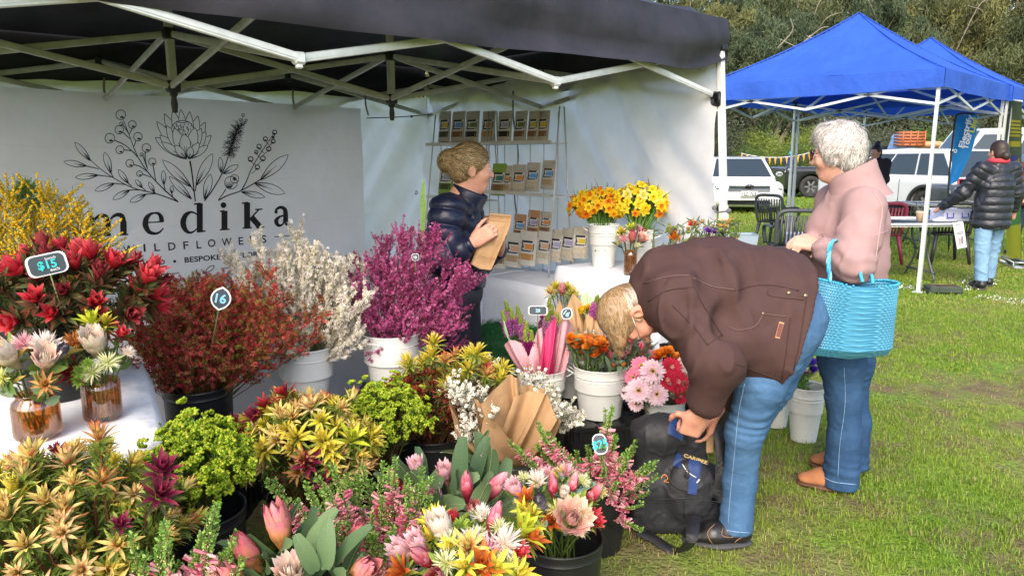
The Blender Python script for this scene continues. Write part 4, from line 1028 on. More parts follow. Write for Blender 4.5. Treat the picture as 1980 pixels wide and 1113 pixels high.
# ================================================================ POUCH RACK
RU=.22
def on_rack(px,py,du=0):
 d=ray(px,py); o=A(0,0,CH); pt=R0+UU*(RU+du); q=o+d*(np.dot(pt - o,UU)/np.dot(d,UU)); return np.dot(q - R0,VV),q[2]
WIRE=mat('white_wire',(.52,.52,.50),.4,.2,var=.1)
def rack(label,v0,v1,zs,ztop,name='display_rack'):
 t=thing(name,label,'rack',Wp(RU,(v0+v1)/2,.735)); 
 def f(u,v,z): return Wp(RU+u,v,z)
 for v in (v0,v1):
  for u0,u1 in ((-.06,-.02),(.10,.02)):
   g=G(); g.tube([f(u0*1.3+.02,v+(.05 if v == v1 else -.02),.735),f(u1,v,ztop)],.0055,6); g.build('upright',WIRE,t)
 for z in zs:
  g=G(); g.box(f(.03,(v0+v1)/2,z),(.15,v1 - v0+.02,.008),np.stack([UU,VV,A(0,0,1)],-1)); g.box(f(.105,(v0+v1)/2,z+.008),(.006,v1 - v0+.03,.020),np.stack([UU,VV,A(0,0,1)],-1)); g.build('shelf',mat('shelf_grey',(.50,.49,.45),.5),t,smooth=False)
 n = 5
 for k in range(n):
  v=v0+(v1 - v0)*(k+.5)/n; g=G(); g.tube([f(-.035,v,.735),f(-.035,v,ztop - .03)],.0035,5); g.build('back_wire',WIRE,t)
 return t
rack('left white wire rack of pouches behind the seller',.46,1.10,(1.575,1.185),1.80)
rack('right white wire rack of pouches beside the daffodils',1.14,1.80,(1.575,1.245),1.80)
def pouch_meshes():
 H,Wd=1.0,.56; nz,nx=9,7; g=G(); z=np.linspace(0,1,nz); x=np.linspace(-.5,.5,nx)
 th=.16*(1 - z)**.8+.012
 for s in (1,-1):
  Q=np.zeros((nz,nx,3)); 
  for i in range(nz):
   for j in range(nx): Q[i,j]=(x[j]*Wd*(1 - .04*z[i]),-s*th[i]/2*(1 - (2*x[j])**4*.9) - .05*z[i]*0,z[i]*H)
  g.grid(Q if s > 0 else Q[:,::-1])
 g.add([(-.28,.08,0),(.28,.08,0),(.28,-.08,0),(-.28,-.08,0)],[(0,1,2,3)]); body=g
 def front(x,zz): i=min(max(zz,0),1); t=(.16*(1 - i)**.8+.012)/2*(1 - (2*x/Wd)**4*.9); return (x,-t - .004,zz)
 def patch(x0,x1,z0,z1,off=0):
  g=G(); Q=np.array([[np.array(front(a,b)) - A(0,off,0) for a in np.linspace(x0,x1,5)] for b in np.linspace(z0,z1,4)]); g.grid(Q); return g
 lab=patch(-.235,.235,.36,.72); sw=patch(-.06,.19,.47,.62,.004); win = patch(-.225,.225,.16,.34)
 bl=G()
 rr=random.Random(4)
 for k in range(26):
  x=rr.choice((-1,1))*rr.uniform(.12,.23); z=rr.uniform(.38,.70); a=rr.uniform(-.5,.5); dx,dz=.05*math.cos(a),.05*math.sin(a)*1.4
  if abs(x+dx) > .235: continue
  p=[np.array(front(x,z)),np.array(front(x+dx,z+dz))]; w=A(0,0,.008); bl.add([p[0] - w - A(0,.003,0),p[1] - w - A(0,.003,0),p[1]+w - A(0,.003,0),p[0]+w - A(0,.003,0)],[(0,1,2,3)])
 for q in (patch(-.17,.17,.66,.72,.005),patch(-.15,.15,.40,.44,.005),patch(-.16,-.13,.45,.65,.005),patch(.20,.222,.45,.65,.005)): bl.add(np.concatenate(q.V),q.F[0])
 return body,lab,sw,win,bl
_pb,_pl,_ps,_pw,_pk=pouch_meshes()
PM={}
def pm(key,g,m,smooth=True):
 if key not in PM: me=g.data('pouch_'+key,smooth); me.materials.append(m); PM[key]=me
 return PM[key]
BODYC={'stone': mat('pouch_stone',(.46,.42,.35),.6,var=.05,wr=.01,ws=12),'green': mat('pouch_green',(.20,.33,.035),.55,var=.05),'kraft': mat('pouch_kraft',(.46,.24,.10),.6,var=.06),'pale': mat('pouch_pale',(.60,.57,.51),.6,var=.05)}
SW={k: mat('swatch_'+k,v,.6,var=.02) for k,v in dict(yellow=(.62,.45,.03),blue=(.12,.30,.62),green=(.13,.20,.04),orange=(.65,.25,.05),lilac=(.35,.33,.50),teal=(.03,.18,.12),peach=(.62,.36,.22),grey=(.30,.32,.34),sky=(.08,.34,.75)).items()}
WN={k: mat('filling_'+k,v,.8,var=.5,vs=60) for k,v in dict(herb=(.05,.06,.02),brown=(.20,.10,.05),dark=(.015,.014,.012),gold=(.45,.24,.08),tan=(.40,.28,.15),cream=(.52,.45,.33)).items()}
def pouch(label,px,pyb,hpx,body,sw,win,du=0.0,wscale=1.0,turn=0):
 v,z=on_rack(px,pyb,du); v2,z2=on_rack(px,pyb - hpx,du); H=z2 - z
 t=thing('pouch',label,'pouch',Wp(RU+du,v,z),math.atan2(VV[1],VV[0])+math.pi+turn,'stand-up product pouches on the wire racks'); t.rotation_euler=(rad(-6),0,math.atan2(UU[1],UU[0])+math.pi/2+turn + random.uniform(-.12,.12))
 for nm,key,g,m in (('bag','b'+body,_pb,BODYC[body]),('printed_label','l',_pl,mat('label_white',(.62,.62,.60),.6,var=.03)),('label_print','k',_pk,mat('label_black',(.015,.015,.02),.6,var=0)),('colour_patch','s'+sw,_ps,SW[sw]),('window','w'+win,_pw,WN[win])):
  o=obj(nm,pm(key,g,m),t); o.scale=(H*wscale*1.28,H,H)
tp='stone'
row1=[(858,'yellow','herb'),(884,'blue','brown'),(911,'green','dark'),(942,'orange','gold'),(974,'lilac','dark'),(1004,'green','brown'),(1029,'yellow','brown'),(1048,'yellow','brown')]
ORD=('first','second','third','fourth','fifth','sixth','seventh','eighth','ninth','tenth')
for k,(px,sw,wn) in enumerate(row1): pouch(f'stone paper pouch with {sw} patch, {ORD[k]} from the left on the top shelf',px,275 - k*.2,60,tp,sw,wn,.03 - .01*(k % 2),1.0 if k < 6 else .85)
for k,(px,bd,sw,wn,lb) in enumerate(((861,'green','grey','herb','green pouch on the middle shelf left of the seller bun'),(962,'green','teal','brown','green pouch on the middle shelf right of the seller face'),(980,'stone','orange','tan','narrow stone pouch beside the green pouch on the middle shelf'),(1001,'stone','orange','cream','stone pouch with orange patch on the middle shelf'),(1028,'stone','sky','cream','stone pouch with bright blue patch on the middle shelf'),(1058,'stone','blue','tan','stone pouch with dull blue patch, last on the middle shelf'))):
 pouch(lb,px,(376,378,376,374,370,366)[k],62 if bd == 'green' else 56,bd,sw,wn,.03,1.0 if k != 2 else .6)
for k,(px,bd,sw,lb) in enumerate(((942,'kraft','grey','kraft pouch half hidden behind the brown paper bag'),(1003,'kraft','blue','kraft brown pouch in the upper bottom row, left'),(1029,'kraft','lilac','taller kraft brown pouch in the upper bottom row'),(1053,'stone','orange','stone pouch in the upper bottom row beside the kraft ones'))):
 pouch(lb,px,(468,462,458,455)[k],(50,48,52,46)[k],bd,sw,'brown',-.03)
for k,(px,sw,wn) in enumerate(((965,'grey','brown'),(991,'peach','tan'),(1018,'orange','gold'),(1050,'peach','cream'),(1073,'lilac','cream'),(1096,'lilac','cream'),(1121,'yellow','cream'))):
 pouch(f'pale pouch with {sw} patch, {ORD[k]} from the seller in the bottom row',px,519 - k*3.2,66 if k < 3 else 62,'pale' if k < 4 else 'stone',sw,wn,.08,(.9,1,1,1,.7,1,.72)[k],0 if k < 6 else .5)
# ================================================================ FLOWERS
def rot_to(p): return p
def black_tub(label,loc,h=.30,rt=.135,rb=.105): return vessel('black_pot',label,loc,h,rt,rb,BLACK_TUB,(.90,),ring_mark=True,group='black florist pots')
def white_bucket(label,loc,h=.27,rt=.135,rb=.095,handles=True,rz=0): return vessel('white_bucket',label,loc,h,rt,rb,WHITE_ENAMEL,(.78,.84),handles,rz,group='white enamel buckets')
def floor_rim(px,py,h): p=PZ(px,py,h); return p,A(p[0],p[1],0.0)
# ---- price tags
CHALKB=mat('slate_board',(.03,.045,.055),.55,var=.3,vs=20); TAGW=mat('tag_white',(.72,.73,.74),.5,var=.03)
CYAN=mat('chalk_cyan',(.03,.45,.45),.8,var=.2,vs=60); CHALKW=mat('chalk_white',(.65,.7,.72),.8,var=.2,vs=60)
def price_tag(label,c,Wd,Hd,txt,kind='rect',tilt=0.,m=CYAN,stem=.12,small=None):
 c=np.asarray(c,float); u=nrm(np.cross(nrm(-c+A(0,0,CH)),A(0,0,1)))*-1; n = nrm(A(0,0,CH) - c); v=np.cross(n,u); ca,sa=math.cos(tilt),math.sin(tilt); u,v=u*ca+v*sa,v*ca - u*sa
 t=thing('price_tag',label,'price tag',c - A(0,0,Hd/2+stem),group='chalk price tags')
 def outline(k):
  if kind == 'leaf':
   a=np.linspace(-1,1,9); w=(1 - a*a)**.75; L=[(w_*Wd/2*k,a_*Hd/2*k) for a_,w_ in zip(a,w)]; Rr=[(-w_*Wd/2*k,a_*Hd/2*k) for a_,w_ in zip(a[::-1],w[::-1])][1:-1]; return L+Rr
  out=[]
  for sx,sy,a0 in ((1,1,0),(-1,1,90),(-1,-1,180),(1,-1,270)):
   r=.28*Hd
   for q in range(5): a=rad(a0+q*22.5); out.append(((sx*(Wd/2 - r)+r*math.cos(a))*k,(sy*(Hd/2 - r)+r*math.sin(a))*k))
  return out
 g=G(); g.prism(outline(1.0),c - n * .006,u,v,.005); g.build('frame',TAGW,t,smooth=False)
 g=G(); k=.88 if kind != 'leaf' else .84; g.prism(outline(k),c - n * .001,u,v,.0022); g.build('board',CHALKB,t,smooth=False)
 g=G(); g.tube([c - v*Hd*.45 - n * .004,c - v*(Hd/2+stem) - n * .004],.0022,6); g.build('stake',mat('stake_green',(.10,.14,.05),.6),t)
 lettering(txt,c+n * .002,u,v,Hd*.36,m,t,bold=.03,lift=.0015)
 if small: lettering(small[0],c+n * .002+v*Hd*.27+u*Wd*.12,u,v,Hd*.13,CHALKW,t,lift=.0018); lettering(small[1],c+n * .002 - v*Hd*.27+u*Wd*.15,u,v,Hd*.15,CHALKW,t,lift=.0018)
 return t
# ---- species
RED=[safari(.078,('#7a2420','#c02834','#d8505a')),safari(.082,('#8a1e20','#cc2c38','#e0646a'),(26,14,5)),safari(.074,('#5a2a22','#862830','#a04448'),(14,8,4),'#4f4a2c')]
YEL=[leuc(.044,.0115,('#e0cc7c','#d8b860'),base='#cc4a28'),leuc(.042,.0105,('#e4cf8e','#c87a4c'),base='#b8341e'),leuc(.050,.013,('#d8c23c','#d0c468'),base='#98a438',under='#8fa040'),leuc(.042,.0105,('#d4a862','#c4563e'),base='#a82c1a')]
YEL+=[leuc(.046,.012,('#dccb80','#c88450'),(7,6,5),(20,12,6),'#b84428'),leuc(.044,.012,('#cfc458','#d8b060'),(7,6,5),(26,14,6),'#b8502c',under='#7f9440')]
PUR=[leuc(.046,.015,('#7a2440','#94384c'),(7,6,5),(34,20,8),'#5a1a2c','#50202a','#4a4a30'),leuc(.044,.014,('#8c2028','#b03a30'),(8,6,5),(45,28,10),'#641a1a','#803020','#5a5a30')]
BRN=[leuc(.034,.009,('#8a3a28','#a85038'),(9,9,6),(66,40,14),'#7a3020','#5a2418','#6a5a30'),leuc(.032,.009,('#6f2a22','#96402c'),(9,8,6),(60,34,12),'#5c241c','#4c2018','#5a5030')]
GRN=[leuc(.052,.018,('#c6c83c','#b8c838'),(6,6,4),(34,18,6),'#96a832','#a0a040','#7f9a38')]
PR_PINK=[protea(.105,.036,'#c9485e','#d86a80','#eeb4bc'),protea(.100,.034,'#c03850','#d8566e','#e89aa6'),protea(.085,.032,'#d88a94','#e6a4b0','#f2d0d4',18,'#d8a8a4')]
PR_OR=[protea(.105,.043,'#c88a4e','#d99a80','#d8788a',6,'#c8a4a0'),protea(.100,.042,'#c07c50','#d68a7c','#d86a80',4,'#b89090')]
PR_PALE=[protea(.085,.042,'#d9c6a0','#e4cdb8','#f2e6da',14,'#e8d8c4'),protea(.085,.040,'#dcc4a6','#e8c4b4','#f0d8cc',24,'#f0e2d0')]
PR_RED=[protea(.090,.032,'#a8283a','#c03c50','#e0a0a8'),protea(.075,.03,'#b03038','#c24a4c','#e8b0a8',12)]
BLUSH=[spiky(.050,120,'#f0d8cc','#f6ece0','#e8d0b0',.1,.12),spiky(.045,110,'#d88a98','#ecc0c4','#c89090',.1,.13)]
PHY=[spiky(.032,110,'#c8d088','#f2eec8','#b0b860',-.2),spiky(.030,100,'#d6d878','#eeeaa0','#b8b850',-.2)]
KING=protea(.075,.060,'#d8a898','#d99a8a','#e8c4b0',42,'#d8a89c',n=16)
MINK=protea(.060,.026,'#b8b0b4','#8a8494','#3a3040',10,'#d8d4d0')
GREENBALL=spiky(.026,60,'#8fb03c','#b8d060','#90a848',-.2,.3)
L_DARK=(A(.055,.085,.025),A(.13,.15,.05)); L_MID=(A(.08,.14,.03),A(.20,.28,.06)); L_RED=(A(.06,.07,.025),A(.16,.055,.035)); L_GREY=(A(.13,.19,.11),A(.22,.29,.17)); L_LIME=(A(.14,.22,.03),A(.33,.40,.07))
def mk_heads(c,r,n,meshes,sc=1.,seed=0,tmax=100,jit=.12,up=.35,scj=.2,weights=None):
 pos,d=dome(c,r,n,seed,tmax,jit); q=random.Random(seed); out=[]
 for p,dd in zip(pos,d):
  dd=nrm(dd+A(0,0,up)+RNG.normal(0,.15,3)); out.append((p,dd,q.choices(meshes,weights)[0],sc*q.uniform(1 - scj,1+scj)))
 return out
# A wattle
def wattle():
 b=P(55,640,2.55); b[2]=.735; black_tub('black pot of wattle behind the red leucadendron on the front table',b,.25,.11,.09); mouth=b+A(0,0,.24); q=np.random.default_rng(1)
 tips=np.array([P(x,y,2.5+q.uniform(-.15,.2)) for x,y in ((-40,380),(-10,400),(20,375),(50,395),(85,385),(110,400),(140,415),(165,440),(185,470),(205,500),(190,480),(150,450),(30,430),(70,430),(110,440),(0,450),(-50,430),(100,470),(60,470),(20,480),(140,490),(-20,490),(175,455),(60,410))])
 spray('wattle_bunch','bunch of golden wattle with feathery grey green leaves at far left','flowers',mouth,tips,22,.10,OCT,.0030,('#fad430','#f2c420','#ffe44c','#e8b418'),.0085,LEAF_NEEDLE,3800,.030,('#7f9a6a','#a8bca0'),.75,3,stem_c='#7a8a50',f_t0=.05)
 t=thing('wattle_sprig','leafy green wattle tip standing above the yellow blossoms','foliage',mouth - A(0,0,.1)); g=G(); tips=[P(48+dx,352+dy,2.55) for dx,dy in ((0,0),(22,14),(-22,18),(35,28),(-8,6),(12,4),(-30,34),(28,40))]; pa=[catmull([mouth,P(48,420,2.55),tp_],5) for tp_ in tips]
 for p in pa: g.tube(p,.002,4,A(.15,.2,.05))
 leaves(g,pa,LEAF_NEEDLE,120,.032,(A(.10,.20,.04),A(.24,.36,.09)),.72,1.0,.9,4); o=g.build('leaves',PLANT,t); o['kind']='stuff'
wattle()
# B red leucadendron
def red_leuc():
 b=P(120,790,2.28); b[2]=.735; black_tub('black pot of red leucadendron on the front table behind the vases',b,.24,.115,.095); m=b+A(0,0,.23); c=P(140,590,2.26)
 hs=mk_heads(c,A(.25,.20,.17),42,RED,.80,5,100,.08,.25,weights=(3,3,2))
 hs.append((P(280,545,2.2),nrm(A(.55,-.2,.6)),RED[1],.95)); hs.append((P(215,520,2.25),nrm(A(.3,-.1,.7)),RED[0],.9))
 t,pa=bunch('red_leucadendron','bunch of deep red leucadendron behind the amber vases','flowers',m,hs,[dict(tpl=LEAF_LANCE,per=22,size=.062,cols=L_DARK,t0=.35,t1=.95,ang=.8),dict(tpl=LEAF_LANCE,per=12,size=.062,cols=L_RED,t0=.72,t1=1.0,ang=.55)],'#6a3a2a',.004)
 price_tag('chalk tag reading $15 bunch stuck in the red leucadendron',P(91,511,2.08),.102,.062,'$15',tilt=rad(10),small=('bunch','each'))
red_leuc()
# ---- glass vases
AMBER=film('amber_glass',(.93,.66,.44),.10,.04); VWATER=film('vase_water',(.95,.80,.42),.06,.02)
def vase(label,loc,H=.125,Rr=.058,neck=True):
 t=thing('glass_vase',label,'vase',loc,group='ribbed amber glass vases'); g=G()
 out=[(.0005,0),(Rr*.90,0),(Rr,.010),(Rr,H*.70),(Rr*.93,H*.82),(Rr*.74,H*.90),(Rr*.74,H*.96),(Rr*.82,H)]
 inn = [(Rr*.78,H*.998),(Rr*.70,H*.95),(Rr*.70,H*.905),(Rr*.87,H*.81),(Rr*.93,H*.69),(Rr*.93,.016),(Rr*.80,.010),(.0005,.010)]
 if not neck: out=[(.0005,0),(Rr*.92,0),(Rr,.008),(Rr,H*.8),(Rr*.98,H)]; inn = [(Rr*.93,H),(Rr*.93,.014),(.0005,.010)]
 g.lathe(out+inn,72,rib=.012,nr=24); g.build('glass',AMBER,t,world=False)
 g=G(); g.lathe([(.0005,.0105),(Rr*.92,.0145),(Rr*.925,H*.34),(.0005,H*.34)],36); g.build('water',VWATER,t,world=False); return t
va=PZ(75,842,.737); vb=PZ(200,806,.737)
vase('amber ribbed glass vase with narrow neck nearest the table edge',va); vase('amber ribbed glass vase half full of water beside the black pot',vb,.115,.052,False)
def posy(label,m,c,r,heads,fol,seed,spread=.012):
 hs=[]
 for (dx,dy,dz,me,sc) in heads:
  p=np.asarray(c)+A(dx,dy,dz); d=nrm(A(dx*5,dy*5 - .25,.55+dz*2)); hs.append((p,d,me,sc))
 return bunch('posy',label,'flowers',m,hs,fol,'#5a7030',.0025,spread=spread)
posy('posy of blush and cream proteas in the narrow necked vase',va+A(0,0,.12),va+A(0,0,.21),.1,[(-.02,-.04,.015,PR_PALE[0],.95),(.055,-.02,.0,PR_PALE[1],.85),(.035,.02,.035,BLUSH[0],1.0),(-.02,.02,.04,BLUSH[1],.95),(-.022,-.085,-.02,PHY[1],1.05),(.085,.0,.02,MINK,.8),(-.08,-.01,.0,PHY[0],.8),(.075,-.06,-.045,YEL[3],.9),(-.10,0,-.03,GREENBALL,1.0),(-.11,.02,-.05,GREENBALL,1.0),(-.085,.03,.02,PHY[0],1)],
 [dict(tpl=LEAF_BROAD,per=4,size=.062,cols=L_MID,t0=.5,t1=.95,ang=1.0),dict(tpl=LEAF_OVAL,per=3,size=.05,cols=L_GREY,t0=.5,t1=.9,ang=1.1),dict(tpl=LEAF_BROAD,per=2,size=.06,cols=(A(.36,.34,.05),A(.5,.28,.08)),t0=.6,t1=.95,ang=1.0)],2)
posy('posy with cream protea, rust pincushion and lime berries in the wide vase',vb+A(0,0,.11),vb+A(0,0,.195),.1,[(.02,-.03,.02,PR_PALE[0],1.05),(-.05,-.02,.035,spiky(.042,150,'#a8622c','#c88a4a','#8a4a20',-.1,.08),1.),(.03,-.08,-.035,PHY[0],1.05),(.065,-.06,-.01,PHY[0],1.1),(.0,.0,.085,GRN[0],1.0),(.02,.02,.08,YEL[2],.8),(.075,.0,.05,RED[1],.5),(-.055,-.06,-.02,PUR[1],1.2),(-.03,-.06,-.045,PUR[1],1.1),(.0,-.09,-.03,GREENBALL,.9),(.02,-.085,-.01,GREENBALL,.8),(-.005,-.085,-.055,GREENBALL,.9),(.09,.0,.0,BLUSH[0],.5)],
 [dict(tpl=LEAF_BROAD,per=3,size=.045,cols=L_MID,t0=.5,t1=.95,ang=1.0),dict(tpl=LEAF_NEEDLE,per=14,size=.03,cols=L_LIME,t0=.6,t1=1,ang=.8)],3)
# E red thryptomene
def fan_tips(c,r,n,seed,tmax=95,jit=.15,inner=.35):
 p,d=dome(c,r,n,seed,tmax,jit,inner); return p
p=stand(382,740,2.88,.27,'black crate under the pot of tiny red blossoms'); base=A(p[0],p[1],.272); black_tub('black pot of tiny red blossoms below the banner',base); m=base+A(0,0,.29); c=P(414,642,2.88)
spray('red_thryptomene','huge airy bunch of tiny red flowers below the banner lettering','flowers',m,fan_tips(c,A(.39,.33,.255),150,2,112,.12,.55),17,.085,FLOR4,.0052,('#b0303a','#c84648','#8a2428','#d46a64','#8a8a3c'),.0078,LEAF_NEEDLE,12000,.018,('#4f6a22','#8a9a38'),.95,4,stem_c='#7a5a34')
price_tag('leaf shaped chalk tag reading 16 in the red blossom bunch',P(427,577,2.60),.070,.088,'16','leaf',rad(-14),mat('chalk_blue',(.25,.55,.75),.8))
# F white heather
def dens(t): t=np.array(t); r=np.random.default_rng(3); return np.concatenate([t,t+r.normal(0,.035,t.shape) - A(0,0,.03)])
p=stand(590,672,3.2,.36,'black crates under the white heather bucket'); base=A(p[0],p[1],.362); white_bucket('white bucket of white heather',base,.29,.125,.088,False); m=base+A(0,0,.28); q=np.random.default_rng(9)
tips=[P(x+q.normal(0,8),y+34 - (y - 440)*.12+q.normal(0,6),3.2+q.uniform(-.18,.18)) for x,y in ((450,470),(480,500),(470,530),(505,455),(520,540),(500,490),(535,460),(560,470),(575,440),(600,460),(590,490),(620,470),(640,490),(560,520),(610,530),(650,520),(670,510),(690,540),(700,500),(715,560),(680,570),(640,560),(600,570),(560,560),(540,590),(530,570),(570,600),(620,600),(660,600),(700,600),(720,590),(550,620),(600,630),(650,630),(690,630),(590,545),(630,540),(580,575),(540,555),(665,560),(645,585),(610,495))]
spray('white_heather','bunch of white heather spires between red and magenta bunches','flowers',m,dens(tips),22,.085,FLOR4,.0040,('#fffaf0','#f8f0e4','#fff0ec','#f4ecd8','#dcd8b4'),.0085,LEAF_NEEDLE,5000,.011,('#4f6a2a','#86943c'),.5,5,stem_c='#7f7a4a',t0=.4)
price_tag('small turquoise tag deep in the white heather',P(612,512,3.06),.035,.03,'10',m=CYAN,stem=.05)
# G magenta heather
p=stand(757,642,3.3,.40,'black crates under the magenta heather bucket'); base=A(p[0],p[1],.402); white_bucket('white bucket of magenta heather in front of the seller',base,.29,.135,.095,True,rad(70)); m=base+A(0,0,.28); q=np.random.default_rng(10)
tips=[P(x+q.normal(0,8),y+34 - (y - 440)*.12+q.normal(0,6),3.3+q.uniform(-.2,.16)) for x,y in ((690,490),(700,520),(715,480),(730,510),(740,455),(760,440),(775,420),(790,440),(785,470),(800,490),(830,450),(845,430),(840,470),(820,500),(860,490),(880,500),(895,515),(905,530),(890,545),(880,570),(890,600),(870,590),(850,560),(830,540),(800,530),(770,510),(750,500),(740,540),(720,560),(710,590),(730,600),(760,580),(790,580),(820,590),(850,610),(760,540),(810,560),(775,600),(740,620),(885,620),(690,560),(780,545))]
spray('magenta_heather','bunch of magenta heather spires in front of the seller','flowers',m,dens(tips),20,.085,FLOR4,.0048,('#b84a88','#cc5c98','#a84078','#dc8ab4','#944060'),.0070,LEAF_NEEDLE,2500,.010,('#5a5a30','#7f7a3a'),.5,6,stem_c='#6a3a40',t0=.4)
price_tag('small pale tag hidden in the magenta heather',P(803,497,3.1),.030,.03,'12',m=CHALKW,stem=.05)
# H front left leucadendron
m,base=floor_rim(150,1115,.30); base=A(-.98,1.66,0); m=base+A(0,0,.29); black_tub('black pot of cream and red leucadendron at the front left',base); c=P(130,1075,1.66)
hs=mk_heads(c,A(.27,.24,.24),120,YEL+PUR[:1],.98,8,96,.10,.45,scj=.34,weights=(3,3,2,3,4,4,.4)); hs.append((P(192,850,1.62),A(0,0,1),YEL[3],1.15)); hs.append((P(310,915,1.62),nrm(A(.4,-.3,.8)),PUR[0],1.2)); hs.append((P(305,960,1.58),nrm(A(.5,-.3,.6)),PUR[0],1.2))
bunch('cream_leucadendron','wide bunch of cream and coral leucadendron at the front left corner','flowers',m,hs,[dict(tpl=LEAF_NEEDLE,per=70,size=.046,cols=L_MID,t0=.4,t1=.98,ang=.7),dict(tpl=LEAF_LANCE,per=26,size=.040,cols=L_LIME,t0=.5,t1=1,ang=.8)],'#7a4a34',.0035)
# berzelia
BERZ=ball_cluster(18,.0042,.014,('#9aac2a','#82a024','#b0b838','#6e9020'))
def berzelia(label,rim_px,c_px,Y,r,n,seed,potlab,base=None):
 if base is None: m,base=floor_rim(*rim_px,.30)
 else: crate('black crate under the front lime green berries',base - A(0,0,.172),(.30,.30,.17))
 black_tub(potlab,base); c=P(*c_px,Y); m=base+A(0,0,.29); pos,d=dome(c,r,n,seed,98,.07,.12); t=thing('berzelia_bunch',label,'flowers',m); g=G(); pa=[]
 for p,dd in zip(pos,d): q=stem_path(m,p,nrm(dd+A(0,0,.4))); pa.append(q); g.tube(q,.0022,4,A(.20,.15,.06),cap=False)
 leaves(g,pa,LEAF_NEEDLE,46,.026,(A(.05,.13,.02),A(.14,.26,.05)),.4,.99,.7,seed); o=g.build('stems',PLANT,t); o['kind']='stuff'
 g=G(); q=np.random.default_rng(seed); k=9; T=np.repeat(pos,k,0)+q.normal(0,.021,(n * k,3)); D=np.repeat(nrm(d+A(0,0,.8)),k,0)+q.normal(0,.25,(n * k,3)); g.inst(BERZ,frames(D)*q.uniform(.8,1.15,n * k)[:,None,None],T,q.uniform(.8,1.15,(n * k,1))*np.ones((1,3))); o=g.build('berry_heads',PETAL,t); o['kind']='stuff'
berzelia('lime green button berries in the pot at front left',(385,990),(370,920),2.0,A(.155,.14,.15),70,4,'black pot of lime green button berries at front left',A(P(378,950,2.0)[0],2.0,.175))
berzelia('lime green button berries with pine like leaves beside the white bucket',(740,884),(742,815),2.76,A(.165,.15,.14),58,6,'black pot of lime green button berries beside the white bucket')
# J
m,base=floor_rim(592,955,.30); black_tub('black pot of cream and burgundy leucadendron in the middle',base); m=base+A(0,0,.29); c=P(590,885,2.46)
hs=mk_heads(c,A(.225,.17,.21),100,YEL+PUR+GRN,.98,12,98,.09,.4,scj=.34,weights=(3,2,4,2,3,3,.6,.5,.5)); hs+=[(P(x,y,2.45),nrm(A(-.4,-.2,.8)),PUR[k % 2],1.15) for k,(x,y) in enumerate(((455,825),(470,845),(495,810),(515,790),(480,870),(555,765)))]
bunch('yellow_leucadendron','bunch of cream and yellow leucadendron with burgundy heads in the middle','flowers',m,hs,[dict(tpl=LEAF_NEEDLE,per=50,size=.040,cols=L_MID,t0=.4,t1=.98,ang=.7),dict(tpl=LEAF_LANCE,per=20,size=.038,cols=L_LIME,t0=.55,t1=1,ang=.8)],'#7a5a34',.0035)
# L
m,base=floor_rim(838,838,.30); black_tub('black pot of brown and yellow leucadendron left of the kraft paper',base); m=base+A(0,0,.29); c=P(815,790,3.02)
hs=mk_heads(c+A(-.02,0,-.02),A(.19,.16,.17),60,BRN,1.15,14,100,.1,.4); q=random.Random(5); hs+=[(P(x,y,3.0+q.uniform(-.1,.12)),nrm(A((x - 850)/300,-.1,.8)),YEL[q.choice((2,2,0,3))],1.2) for x,y in ((800,720),(820,705),(838,665),(835,690),(860,700),(880,690),(905,690),(920,685),(935,705),(955,720),(965,735),(940,725),(905,715),(880,720),(790,705),(850,730),(925,745),(970,715),(895,735),(865,745))]+[(P(x,y,2.98),nrm(A(.2,-.3,.8)),RED[1],.5) for x,y in ((940,715),(912,712))]
bunch('brown_leucadendron','bunch of rust brown leucadendron topped with yellow heads by the seller','flowers',m,hs,[dict(tpl=LEAF_NEEDLE,per=40,size=.035,cols=L_MID,t0=.45,t1=.98,ang=.7),dict(tpl=LEAF_LANCE,per=8,size=.04,cols=L_LIME,t0=.7,t1=1,ang=.6)],'#6a4a30',.0035)
# M wax flower in kraft paper, galvanised tub
KRAFT=mat('kraft_paper',(.42,.255,.125),.75,var=.10,vs=4,wr=.006,ws=12); PINKP=mat('pink_paper',(.58,.29,.32),.7,var=.06,wr=.006,ws=12); CERISE=mat('cerise_paper',(.52,.035,.13),.65,var=.06,wr=.004,ws=10); GREENP=mat('pale_green_paper',(.36,.52,.27),.7,var=.05,wr=.004,ws=10); ROSEP=mat('rose_paper',(.50,.16,.20),.7,var=.06,wr=.006,ws=12)
def wrap(name,label,m,foot,rim,r0,m_,open_dir=None,seed=0,amp=.10,n=64,part_of=None,turns=1.0,a0=0):
 """paper cone: foot centre -> rim points at given radius, pleated and pointed edge. rim: function(angle)->(radius, height)"""
 q=np.random.default_rng(seed); rows=[]; a=a0+np.linspace(0,2*math.pi*turns,n)
 for s in np.linspace(0,1,9):
  R_=[]
  for k,x in enumerate(a):
   rr,h=rim(x); f=s**1.15; w=1+amp*f*math.sin(x*5+seed)*.35+amp*.6*s*math.sin(x*11+seed*2)+amp*.25*math.sin(x*23+3*s)
   R_.append(A(math.cos(x)*(r0+(rr - r0)*f)*w,math.sin(x)*(r0+(rr - r0)*f)*w,h*s))
  rows.append(R_)
 Q=np.array(rows)+np.asarray(foot); g=G(); g.grid(Q); o=g.build(name,m_,part_of); 
 if part_of is None: tag(o,label,'wrapping paper')
 return o
base=PZ(985,928,0); base[2]=0; vessel('galvanised_bucket','galvanised tub holding the kraft wrapped white wax flower',base,.22,.125,.10,GALV,(.45,.6,.75)); m=base+A(0,0,.21)
def wax_floret():
 g=G(); g.inst(petal_tpl(1,.8,.1,.1,'round',A(.95,.95,.95),A(1,1,1),2),[Rz(k*1.2566) @ Ry(1.3) for k in range(5)],np.zeros((5,3))); g.ball((0,0,.08),(.32,.32,.2),6,3,A(.42,.36,.16)); return g.tpl()
WAX=wax_floret(); q=np.random.default_rng(12)
